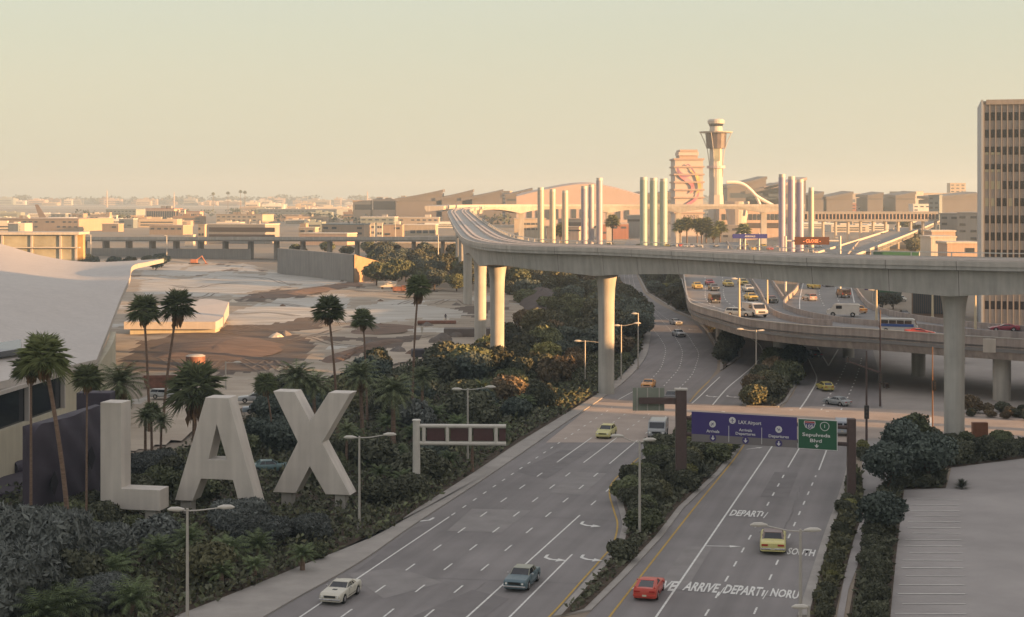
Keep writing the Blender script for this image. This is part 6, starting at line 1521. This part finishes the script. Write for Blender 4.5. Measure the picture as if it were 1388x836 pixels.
for i, (c, seeds) in enumerate((('dark', (1, 2, 3)), ('mid', (4, 5, 6)), ('olive', (7, 8)), ('yellow', (9,)), ('blue', (10, 11)), ('teal', (12, 13)), ('brown', (14,)))):
    BUSH[c] = [np_mesh('bush_foliage', *leaf_cloud(4200, rlobes(7, 1.6, 2.2, s), .19, s, 1.4), LM[c]) for s in seeds]
# spiky rosette plants
def rosette(n, Lf, wd, seed, flat=.3, name='leaf_rosette', m=None, droop=.15):
    g = random.Random(seed); mb = MB()
    for k in range(n):
        a = g.uniform(0, 2 * math.pi); e = g.uniform(flat, 1.45); d = Vector((math.cos(a) * math.cos(e), math.sin(a) * math.cos(e), math.sin(e))); q = Vector((-math.sin(a), math.cos(a), 0)); L_ = Lf * g.uniform(.7, 1.1)
        p0 = d * .05; p1 = d * L_ * .5 + Vector((0, 0, .02)); p2 = d * L_ - Vector((0, 0, droop * L_)); mb.add([p0 - q * wd * .5, p0 + q * wd * .5, p1 + q * wd, p1 - q * wd, p2], [(0, 1, 2, 3), (3, 2, 4)])
    o = mb.build(name, m, fix=False); me = o.data; bpy.data.objects.remove(o); return me
ROS = [rosette(90, 1.0, .05, s, .15, 'spiky_leaves', leafmat('agave_dark', (0.073, 0.078, 0.055))) for s in (1, 2, 3)]
ROSG = [rosette(70, 1.1, .07, s, .1, 'spiky_leaves', leafmat('agave_green', (0.110, 0.128, 0.061)), .3) for s in (4, 5)]
# pinnate (date / sago type) crown and fan crown
def pinnate(n, Lf, seed, m, lowest=-.5, name='frond_crown'):
    g = random.Random(seed); mb = MB()
    for k in range(n):
        a = 2 * math.pi * k * .618 + g.uniform(-.15, .15); e = lowest + (1.35 - lowest) * (k / n) ** .8; L_ = Lf * g.uniform(.85, 1.1); P_ = []
        for i in range(8):
            t = i / 7; rr_ = L_ * t; el = e - 1.1 * t * t; P_.append(P_[-1] + Vector((math.cos(a) * math.cos(el), math.sin(a) * math.cos(el), math.sin(el))) * (L_ / 7) if P_ else Vector((0, 0, 0)))
        q = Vector((-math.sin(a), math.cos(a), 0))
        for i in range(1, 8):
            for sb in (0, .5):
                p = P_[i - 1].lerp(P_[i], sb) ; dr = (P_[i] - P_[i - 1]).normalized(); ll = L_ * .26 * math.sin(math.pi * min(.97, (i + sb) / 8.4)) + .08
                for sg in (-1, 1):
                    tip = p + (q * sg * .85 + dr * .65 - Vector((0, 0, .35))).normalized() * ll; wv = dr * .05 * Lf / 2
                    mb.add([p - wv, p + wv, tip], [(0, 1, 2)])
        for i in range(7): mb.add([P_[i] - q * .03, P_[i] + q * .03, P_[i + 1] + q * .02, P_[i + 1] - q * .02], [(0, 1, 2, 3)])
    o = mb.build(name, m, fix=False); me = o.data; bpy.data.objects.remove(o); return me
def fan_crown(n, rad, seed, m, name='fan_crown', low=-.75, high=1.4, pet=.55):
    g = random.Random(seed); mb = MB()
    for k in range(n):
        a = 2 * math.pi * k * .618 + g.uniform(-.2, .2); e = low + (high - low) * (k / n) ** 1.1; d = Vector((math.cos(a) * math.cos(e), math.sin(a) * math.cos(e), math.sin(e))); q = Vector((-math.sin(a), math.cos(a), 0)); u = d.cross(q)
        c = d * rad * pet * g.uniform(.7, 1.2); mb.add([-q * .03, q * .03, c + q * .03, c - q * .03], [(0, 1, 2, 3)])
        fr = rad * .62 * g.uniform(.75, 1.25); N_ = 15; fold = g.uniform(.1, .35)
        for j in range(N_):
            t = -1.9 + 3.8 * j / (N_ - 1); t1 = .085
            def pt(an, r_, dz): return c + (d * math.cos(an) + q * math.sin(an)) * r_ - u * (-fold) * abs(math.sin(an)) * r_ - Vector((0, 0, dz))
            p0 = pt(t - t1, fr * .42, .0); p1 = pt(t + t1, fr * .42, .0); p2 = pt(t, fr * g.uniform(.8, 1.2), .25 * fr + .1 * g.random())
            mb.add([c, p0, p2, p1], [(0, 1, 2), (0, 2, 3)])
    o = mb.build(name, m, fix=False); me = o.data; bpy.data.objects.remove(o); return me
def skirt(n, L_, seed, w0=.5):
    g = random.Random(seed); mb = MB()
    for k in range(n):
        a = g.uniform(0, 6.283); z0 = -g.uniform(0, L_ * .45); r0 = .25; r1 = w0 * g.uniform(.5, 1.1); ll = L_ * g.uniform(.35, .6); q = Vector((-math.sin(a), math.cos(a), 0)); c = Vector((math.cos(a), math.sin(a), 0))
        mb.add([c * r0 + Vector((0, 0, z0)) - q * .06, c * r0 + Vector((0, 0, z0)) + q * .06, c * r1 + q * .2 + Vector((0, 0, z0 - ll * .6)), c * (r1 * .75) + Vector((0, 0, z0 - ll)), c * r1 - q * .2 + Vector((0, 0, z0 - ll * .6))], [(0, 1, 2, 3, 4)])
    o = mb.build('dead_skirt', SKIRT, fix=False); me = o.data; bpy.data.objects.remove(o); return me
PG = leafmat('palm_green', (.125, .145, .075), .5); PGL = leafmat('palm_light', (.15, .175, .08), .45)
FANS = [fan_crown(46, 2.0, s, PG) for s in (1, 2)] + [fan_crown(48, 2.0, 3, PGL)]
PINN = [pinnate(46, 2.6, s, PG, -.6) for s in (1, 2)]
SAGO = [pinnate(30, 1.9, s, leafmat('sago_green', (.10, .13, .06), .4), -.05) for s in (3, 4)]
SK = [skirt(60, 2.6, 1, .62), skirt(70, 3.4, 2, .75)]
def palm(x, yb, xc, yc, kind, sc, label, sk=0, hump=0, r_=.2, zg=.1):
    d = gy(yb); X = XD(x, d); zc = ZD(yc, d); Xc = XD(xc, d); t = thing('palm_tree', label, 'palm tree', (X, d, 0))
    dx = Xc - X; pts = [Vector((dx * (u ** 1.0) + hump * math.sin(math.pi * u), 0, -.1 + (zc + .1) * u)) for u in [k / 10 for k in range(11)]]
    MB().tube(pts, [r_ * (1.5 - .9 * min(1, u / 3) if u < 3 else .95 - .03 * u) for u in range(11)], 10).build('trunk', PBARK, t, smooth=True)
    me = {'fan': FANS[hash(label) % 2 if False else int(x) % 2], 'fanl': FANS[2], 'date': PINN[int(x) % 2]}[kind]
    o = link('crown', me, t, (dx, 0, zc)); o.scale = (sc, sc, sc); o.rotation_euler = (0, 0, x % 6)
    if kind != 'date' or sk: o = link('dead_skirt', SK[1 if sk > 1 else 0], t, (dx, 0, zc - .1)); o.scale = (sc * .9, sc * .9, sc * (.7 if kind == 'date' else .8))
    return t
palm(98, 790, 60, 482, 'fanl', 1.0, 'tall leaning palm with a brown ringed trunk at the left edge', 1, .35, .22)
palm(42, 725, 42, 497, 'fan', .82, 'slimmer straight palm just behind the leaning one at the left edge', 1, 0, .15)
palm(117, 720, 118, 512, 'fan', .72, 'small headed palm between the left edge palms and the letter L', 1, 0, .12)
palm(163, 650, 163, 520, 'date', 1.28, 'bushy wide palm just above the letter L', 1, 0, .35)
palm(262, 640, 265, 525, 'fan', 1.52, 'bushy palm with a brown skirt behind the letter A', 2, 0, .3)
palm(197, 632, 197, 566, 'date', .62, 'short palm, left of the cluster between the letters L and A', 0, 0, .2)
palm(206, 628, 205, 558, 'fan', .6, 'short palm, middle of the cluster between the letters L and A', 1, 0, .18)
palm(217, 634, 219, 572, 'date', .6, 'short palm, right of the cluster between the letters L and A', 0, 0, .18)
palm(203, 590, 195, 420, 'fan', 1.12, 'tall palm, left one of the pair before the low white building', 1, .1, .2)
palm(220, 585, 241, 414, 'fan', 1.1, 'tall palm, right one of the pair before the low white building', 2, -.25, .2)
palm(458, 592, 445, 420, 'fan', 1.0, 'tall palm rising above the letter X', 1, .2, .19)
palm(498, 575, 492, 433, 'fan', .78, 'smaller palm right of the one above the letter X', 1, .1, .16)
palm(559, 575, 567, 388, 'fan', .92, 'tallest slender palm standing alone right of the letter X', 2, -.2, .19)
palm(373, 615, 360, 520, 'fan', 0.76, 'thin dark palm between the letters A and X', 0, .1, .13)
palm(398, 610, 402, 512, 'date', 1.16, 'broad palm left of the top of the letter X', 0, 0, .28)
palm(428, 606, 425, 522, 'date', 1.04, 'broad palm right behind the notch of the letter X', 0, 0, .28)
palm(492, 600, 488, 510, 'date', 1.16, 'broad palm with a brown trunk right of the letter X', 1, 0, .28)
palm(533, 608, 533, 532, 'date', 1.28, 'broad palm with thick trunk in the middle of the planting', 0, 0, .34)
palm(571, 585, 573, 512, 'date', 0.88, 'broad short palm left of the pale gantry', 0, 0, .24)
palm(470, 640, 470, 585, 'date', .6, 'low palm directly behind the right arm of the letter X', 0, 0, .2)
palm(640, 640, 640, 590, 'date', .8, 'low green palm right of the lamp behind the brown gantry', 0, 0, .2)
for k, (x, yb, yc) in enumerate([(922, 352, 306), (931, 352, 303), (945, 350, 304), (951, 352, 309), (957, 352, 303), (976, 350, 308), (967, 352, 315), (830, 350, 300), (760, 350, 312), (1008, 352, 312)]):
    palm(x, yb, x, yc, 'fan', 1.8, 'small distant palm in front of the mural tower', 1, 0, .4); COL.objects[-1]
for o in [o for o in COL.objects if o.get('label') == 'small distant palm in front of the mural tower']: o['group'] = 'small distant palms below the towers'
for k, (x, yt) in enumerate([(289, 262.5), (309, 261.5), (326, 259.5), (332, 260.5)]):
    Y = 3000; palm(x, gy_ := HY + H * F / Y, x, yt, 'fan', 1.7, 'tiny palm silhouette on the horizon above the ribbed pink building', 0, 0, .5)
for o in [o for o in COL.objects if o.get('label', '').startswith('tiny palm')]: o['group'] = 'tiny palms on the horizon'

def put(me, x, y, s, name, label, group, cat='shrub', z=.08, wx=None, rz=None, sq=1.0):
    o = link(name, me); p = wx if wx is not None else W(x, y)
    o.location = (p[0], p[1], z); q = rnd.uniform(.85, 1.15); o.scale = (s * q, s * q, s * sq * rnd.uniform(.85, 1.1)); o.rotation_euler = (0, 0, rnd.uniform(0, 6.28) if rz is None else rz)
    return tag(o, label, cat, group)
# --- mixed planting on the left, denser and higher toward the back
def scatter(poly, n, rmin, seed, reject=None):
    r = random.Random(seed); xs = [p[0] for p in poly]; ys = [p[1] for p in poly]; out = []; tries = 0
    while len(out) < n and tries < n * 60:
        tries += 1; X = r.uniform(min(xs), max(xs)); Y = r.uniform(min(ys), max(ys))
        if not inpoly(X, Y, poly): continue
        if reject and reject(X, Y): continue
        q = rmin * (1 + max(0, (Y - 160)) / 260)
        if any((X - a) ** 2 + (Y - b) ** 2 < q * q for a, b in out): continue
        out.append((X, Y))
    return out
def px_of(X, Y, z=0): return CX + X / Y * F, HY + (H - z) * F / Y
sig = [(Lr.location.x + k, Lr.location.y - .2 * k) for k in range(0, 7)] + [(Ar.location.x + k, Ar.location.y - .2 * k) for k in range(0, 9)] + [(Xr.location.x + k, Xr.location.y - .2 * k) for k in range(0, 8)]
colm = [(c_.x, c_.y) for c_ in [cent[k] for k in pi]]
def rej(X, Y):
    if any((X - a) ** 2 + (Y - b) ** 2 < 4.5 for a, b in sig): return True
    if any((X - a) ** 2 + (Y - b) ** 2 < 9 for a, b in colm): return True
    x, y = px_of(X, Y)
    if x < 110 and Y > 131: return True
    return False
GA = 'dense shrubs in the planting left of the outbound road'
LAB = {'dark': 'dark green leafy shrub in the dense planting left of the road', 'mid': 'mid green leafy shrub in the dense planting left of the road', 'olive': 'olive green shrub in the dense planting left of the road', 'yellow': 'yellow green shrub in the dense planting left of the road', 'blue': 'blue grey shrub in the dense planting left of the road', 'teal': 'cool green shrub in the dense planting left of the road', 'brown': 'russet shrub in the dense planting left of the road'}
pts = scatter(R1, 185, 2.6, 3, rej)
for X, Y in pts:
    x, y = px_of(X, Y)
    # distance to the road side edge
    near_edge = any((X - p.x) ** 2 + (Y - p.y) ** 2 < 9 for p in so_)
    letters = any((X - a) ** 2 + (Y - 4 + 4 - b) ** 2 < 60 and Y < b for a, b in sig)
    c = rnd.choices(['dark', 'mid', 'olive', 'teal', 'blue', 'yellow', 'brown'], [5, 4, 2, 4, 1.5 if x < 500 else .3, .4, .25 if y > 560 else 1.2])[0]
    if y > 480 and y < 540 and 700 < x < 800 and rnd.random() < .35: c = 'brown'
    s = rnd.uniform(1.1, 1.6)
    if Y > 170: s *= 1.0 + min(1.0, (Y - 170) / 110) * .5
    if near_edge: s = rnd.uniform(.6, .85); c = rnd.choice(['mid', 'yellow', 'olive', 'mid', 'dark'])
    if letters: s = rnd.uniform(.5, .75)
    put(rnd.choice(BUSH[c]), 0, 0, s, 'shrub', LAB[c], GA, wx=(X, Y))
for k, (x, y, s_) in enumerate([(100, 712, 1.1), (120, 705, 1.1), (75, 712, .9), (140, 718, 1.0), (108, 740, 1.2), (50, 705, .8)]):
    put(rnd.choice(BUSH['dark' if k % 2 else 'mid']), x, y, s_, 'shrub', 'dark shrub in front of the padded purple cover', 'dark shrubs in front of the padded cover')
# big blue grey mound shrubs at bottom left and below the letters
bigb = [np_mesh('bush_foliage', *leaf_cloud(34000, rlobes(14, 3.6, 4.4, s), .2, s, 2.6, .8, spike=False), LM['blue']) for s in (31, 32)]
for i, (x, y, s, sq, l) in enumerate([(60, 800, 1.12, 1.15, 'huge blue grey mound shrub filling the bottom left corner'), (10, 840, .95, 1.1, 'blue grey mound shrub at the very left bottom edge'), (125, 780, .7, 1.1, 'blue grey mound shrub right of the huge one, under the leaning palm trunk'), (130, 830, .6, 1, 'low blue grey mound shrub near the bottom edge'), (318, 722, .62, 1.05, 'blue grey mound shrub below the letter A'), (355, 745, .6, 1.1, 'blue grey mound shrub right below the letter A'), (420, 735, .48, 1.1, 'blue grey mound shrub below the letter X'), (205, 652, .6, 1.0, 'blue grey bush between the letters L and A'), (240, 655, .42, 1.0, 'small blue grey bush touching the left leg of the letter A')]):
    put(bigb[i % 2], x, y, s, 'mound_shrub', l, None, 'shrub', sq=sq)
for i, (x, y, s, l) in enumerate([(120, 815, 1.35, 'lowest'), (145, 800, 1.1, 'x'), (95, 850, 1.3, 'x'), (215, 770, 1.1, 'x'), (228, 745, .95, 'x'), (285, 775, 1.0, 'x'), (350, 762, .95, 'x'), (345, 790, .7, 'x'), (180, 840, 1.2, 'x'), (300, 800, .8, 'x'), (500, 640, .9, 'x'), (540, 630, .9, 'x'), (600, 610, 1.0, 'x'), (660, 570, 1.1, 'x'), (620, 590, 1.0, 'x'), (575, 645, .8, 'x'), (515, 660, .8, 'x'), (410, 775, .8, 'x'), (255, 755, 1.0, 'x'), (310, 770, 1.1, 'x'), (160, 790, 1.0, 'x'), (560, 605, 1.1, 'x'), (640, 610, 1.1, 'x'), (590, 575, 1.1, 'x'), (680, 600, .9, 'x'), (710, 560, 1.1, 'x'), (655, 540, 1.2, 'x'), (480, 610, 1.1, 'x'), (525, 590, 1.1, 'x'), (610, 640, .9, 'x'), (545, 668, .8, 'x'), (740, 545, 1.0, 'x'), (60, 860, 1.3, 'x')]):
    t = thing('sago_palm', 'low feathery sago palm among the shrubs left of the road', 'sago palm', W(x, y), 0, 'feathery sago palms left of the outbound road')
    p = link('fronds', SAGO[i % 2], t, (0, 0, 1.3)); p.scale = (s, s, s); p.rotation_euler = (0, 0, i)
    MB().tube([(0, 0, -.1), (0, 0, 1.35)], [.22, .18], 8).build('trunk', PBARK, t)
# --- trees
def tree(X, Y, h, rad, col, seed, label, group=None, n=3200, leaf=.34, name='tree'):
    t = thing(name, label, 'tree', (X, Y, 0), 0, group); L_ = rlobes(8, rad, h * .75, seed); L_ = [(a, b, c + h * .25, d, e, f) for a, b, c, d, e, f in L_]
    V_, F_ = leaf_cloud(n, L_, leaf, seed, 1.3); link('crown', np_mesh('crown', V_, F_, LM[col]), t)
    mb = MB().tube([(0, 0, -.1), (.1, 0, h * .3), (0, .1, h * .62)], [.28, .2, .1], 8)
    g = random.Random(seed)
    for k in range(4): a = g.uniform(0, 6.28); mb.tube([(0, 0, h * .25), (math.cos(a) * rad * .5, math.sin(a) * rad * .5, h * .6)], [.13, .05], 6)
    mb.build('trunk', BARK, t); return t
TREES = []
tree(*W(1205, 668)[:2], 5.0, 2.6, 'teal', 51, 'leafy dark tree at the near end of the planted strip', None, 5200, .26)
tree(*W(1222, 650)[:2], 6.3, 2.7, 'teal', 52, 'tall leafy tree with a double crown beside the path', None, 5200, .26)
tree(*W(1258, 655)[:2], 5.2, 2.9, 'teal', 53, 'spreading leafy tree at the corner of the parking lot', None, 5200, .26)
tree(*W(1240, 640)[:2], 6.2, 2.4, 'mid', 54, 'leafy tree at the back of the corner group by the parking lot', None, 5200, .26)
tree(*W(1195, 730)[:2], 4.0, 2.1, 'teal', 55, 'small round tree in the strip beside the parking lot', None, 4200, .24)
# dark grove behind the sand, below and beyond the guideway
gr = random.Random(21); proto = {}
for c in ('dark', 'mid', 'teal', 'olive', 'brown', 'lime'):
    for s in (0, 1):
        t = tree(0, -60, 8, 4.2, c, 60 + s + len(c), 'x', None, 2600, .55); proto[c, s] = t
def grove(poly_px, n, rmin, cols, hs, label, group, seed):
    poly = [W(x, y)[:2] for x, y in poly_px]
    for X, Y in scatter(poly, n, rmin, seed, lambda a, b: any((a - q) ** 2 + (b - w_) ** 2 < 12 for q, w_ in colm)):
        c = gr.choice(cols); s = gr.uniform(*hs); dup(proto[c, gr.randrange(2)], (X, Y, 0), gr.uniform(0, 6), (s, s, s * gr.uniform(.85, 1.1)), label % {'dark': 'dark green', 'mid': 'mid green', 'teal': 'cool green', 'olive': 'olive', 'brown': 'sun tinted', 'lime': 'light green'}[c], group)
grove([(508, 392), (640, 400), (640, 345), (560, 343), (512, 352)], 60, 4.2, ['dark', 'dark', 'teal', 'mid'], (.75, 1.15), '%s tree in the grove behind the sand, left of the guideway', 'trees in the grove behind the sand site', 1)
grove([(400, 352), (510, 352), (510, 345), (400, 345)], 16, 7, ['dark', 'mid'], (.8, 1.1), '%s tree in the row above the retaining wall', 'trees in a row above the retaining wall', 2)
grove([(108, 372), (222, 368), (222, 360), (108, 362)], 18, 4.5, ['dark', 'teal'], (.6, .85), '%s tree in the row before the overpass at left', 'trees in the row before the left overpass', 3)
grove([(690, 392), (830, 398), (836, 372), (700, 368)], 40, 4.4, ['dark', 'mid', 'dark', 'brown', 'olive'], (.7, 1.1), '%s tree behind the guideway left of the outbound curve', 'trees seen under the guideway', 4)
grove([(785, 440), (862, 470), (872, 450), (862, 428), (842, 410), (790, 405), (760, 425)], 26, 3.6, ['dark', 'teal', 'dark', 'mid'], (.6, .85), '%s tree beside the outbound curve, right of the middle column', 'trees beside the outbound curve', 5)
grove([(690, 520), (790, 512), (800, 480), (750, 465), (700, 480)], 16, 4.4, ['dark', 'teal', 'dark', 'brown'], (.38, .52), '%s tree left of the middle guideway column', 'trees left of the middle column', 8)
grove([(735, 350), (905, 356), (905, 346), (735, 342)], 26, 6, ['dark', 'olive', 'brown'], (.5, .9), '%s small tree at the foot of the pylons', 'small trees at the foot of the pylons', 6)
grove([(1186, 345), (1245, 350), (1245, 338), (1190, 336)], 16, 6, ['olive', 'dark'], (.8, 1.2), '%s tree beside the rising road', 'trees beside the rising road', 7)
grove([(1222, 338), (1246, 338), (1246, 326), (1222, 326)], 8, 7, ['dark', 'brown'], (1.1, 1.7), '%s tall tree in front of the elevated walkway', 'tall trees before the walkway', 9)
grove([(1195, 425), (1212, 428), (1210, 405), (1196, 400)], 6, 3, ['dark', 'teal'], (.5, .7), '%s tree below the guideway right of the ramp', 'trees behind the outer ramp wall', 10)
for k, t in proto.items():
    for ch in list(t.children): bpy.data.objects.remove(ch)
    bpy.data.objects.remove(t)
# --- medians
def fill(poly, n, rmin, cols, ss, lab, grp, seed, zz_=.15, sq=1.0):
    for X, Y in scatter(poly, n, rmin, seed):
        c = rnd.choice(cols)
        if c in ('agave', 'agaveg'): put(rnd.choice(ROS if c == 'agave' else ROSG), 0, 0, rnd.uniform(*ss) * 1.5, 'spiky_plant', 'spiky rosette plant ' + lab, grp, 'plant', wx=(X, Y), z=zz_)
        else: put(rnd.choice(BUSH[c]), 0, 0, rnd.uniform(*ss) * .72, 'shrub', {'dark': 'dark green shrub ', 'mid': 'mid green shrub ', 'olive': 'olive shrub ', 'yellow': 'yellow green shrub ', 'blue': 'blue grey shrub ', 'teal': 'cool green shrub ', 'brown': 'russet shrub '}[c] + lab, grp, wx=(X, Y), z=zz_, sq=sq)
fill(shrink(mpoly, 1.3), 52, 1.3, ['dark', 'dark', 'mid', 'olive', 'agave', 'yellow', 'dark', 'agaveg'], (1.0, 1.5), 'in the central median', 'plants in the central median bed', 31)
fill(shrink(isl1, 1.6), 26, 2.8, ['dark', 'mid', 'teal', 'dark'], (1.9, 2.8), 'in the far median beside the outbound curve', 'shrubs in the far median', 32)
put(BUSH['yellow'][0], 905, 392, 1.6, 'shrub', 'light green low hedge at the top of the far median', None, sq=.5)
fill(shrink(isl2, 1.0), 18, 2.0, ['dark', 'mid', 'brown', 'olive', 'dark'], (1.5, 2.1), 'in the triangular island before the ramp', 'shrubs in the triangular island', 33)
fill(shrink(beds['a'], .5), 46, 1.0, ['dark', 'agave', 'dark', 'yellow', 'olive', 'agave'], (.42, .7), 'in the strip beside the inbound kerb', 'plants in the strip beside the inbound kerb', 34, .05)
fill(shrink(beds['b'], .8), 60, 1.1, ['agave', 'dark', 'agave', 'agave', 'dark', 'agave'], (.62, .9), 'in the strip beside the parking lot', 'plants in the strip beside the parking lot', 35, .07)
fill(beds['c'], 26, 1.7, ['dark', 'dark', 'mid', 'dark', 'dark'], (1.0, 1.4), 'in the hedge behind the parking lot', 'shrubs in the hedge behind the parking lot', 36, .07)
fill([W(x, y)[:2] for x, y in [(1315, 566), (1400, 572), (1400, 560), (1315, 556)]], 10, 1.6, ['dark', 'brown'], (.6, .9), 'by the kerb behind the right column', 'shrubs behind the right column', 37, .05)
put(BUSH['yellow'][0], 1170, 612, .55, 'shrub', 'yellow green shrub at the foot of the signal pole', None); put(BUSH['dark'][0], 1169, 622, .6, 'shrub', 'dark shrub at the foot of the signal pole', None)
put(BUSH['brown'][0], 1318, 560, .8, 'shrub', 'russet sunlit bush just right of the big right column', None, sq=1.4)
put(ROS[0], 1303, 662, 1.3, 'spiky_plant', 'large spiky plant alone at the edge of the parking lot', None, 'plant')
for x, y, s, l in ((866, 650, 1.2, 'left end'), (834 + 14, 655, .9, 'nose')): put(ROSG[0], x + 6, y + 4, s, 'spiky_plant', 'green spiky plant near the %s of the central median' % l, None, 'plant', z=.15)
# undergrowth (uncountable)
def under(poly, n, seed, m, hi_=.55, bias=1.5, z0=.1, rejf=None):
    g_ = np.random.default_rng(seed); P_ = np.array(poly); lo, hi = P_.min(0), P_.max(0); C_ = []
    while len(C_) < n:
        q = lo + (hi - lo) * g_.random(2); q[1] = lo[1] + (hi[1] - lo[1]) * g_.random() ** bias
        if inpoly(q[0], q[1], poly): C_.append(q)
    C_ = np.array(C_); t = g_.normal(size=(n, 3)); t[:, 2] = np.abs(t[:, 2]) * .7 + .1; t /= np.linalg.norm(t, axis=1)[:, None]; b = np.cross(t, g_.normal(size=(n, 3))); b /= np.linalg.norm(b, axis=1)[:, None]
    clump = np.sin(C_[:, 0] * .9 + 2 * np.sin(C_[:, 1] * .5)) * np.cos(C_[:, 1] * .8) * .5 + .5
    s = ((.15 + .2 * g_.random(n)) * (1 + C_[:, 1] / 300))[:, None]; c3 = np.column_stack([C_, z0 + g_.random(n) * hi_ * (.3 + clump)])
    V_ = np.stack([c3 - b * s * .3, c3 + t * s * .6 - b * s * .4, c3 + t * s * 1.3, c3 + t * s * .6 + b * s * .4], 1).reshape(-1, 3)
    o = link('undergrowth', np_mesh('undergrowth', V_, np.arange(n * 4).reshape(-1, 4), m)); o['kind'] = 'stuff'
under(R1, 95000, 9, LM['dark'], .9); under(R1, 36000, 10, LM['mid'], .9); under(R1, 15000, 13, LM['olive'], .7)
under(shrink(mpoly, .8), 6000, 11, LM['dark'], .5, 1); under(shrink(isl1, .7), 5000, 12, LM['dark'], .8, 1); under(shrink(isl2, .5), 3500, 14, LM['dark'], .7, 1)
under(shrink(beds['a'], .3), 3500, 15, LM['olive'], .4, 1); under(shrink(beds['b'], .3), 6000, 16, LM['dark'], .5, 1); under(shrink(beds['c'], .3), 4000, 17, LM['dark'], .5, 1)
# far tree line
Ls = []; gg = random.Random(77)
for k in range(420):
    X = gg.uniform(-2450, 2450); rr_ = gg.uniform(9, 20); Ls.append((X, gg.uniform(5750, 6000), rr_ * .7, rr_ * 1.6, rr_ * .8, rr_ * gg.uniform(.7, 1.25)))
V_, F_ = leaf_cloud(16000, Ls, 8, 3, 1.0, .4, zmin=.5); o = link('distant_woodland', np_mesh('distant_woodland', V_, F_, leafmat('far_woods', (.05, .06, .035)))); o['kind'] = 'stuff'
V_, F_ = leaf_cloud(9000, [(gg.uniform(-620, 900), gg.uniform(1500, 3000), 3, gg.uniform(8, 22), 8, gg.uniform(4, 9)) for k in range(160)], 3, 5, 1.0, .4, zmin=.3); o = link('distant_scrub', np_mesh('distant_scrub', V_, F_, leafmat('far_woods', (.05, .06, .035)))); o['kind'] = 'stuff'
for me in list(bpy.data.meshes):
    if me.users == 0: bpy.data.meshes.remove(me)
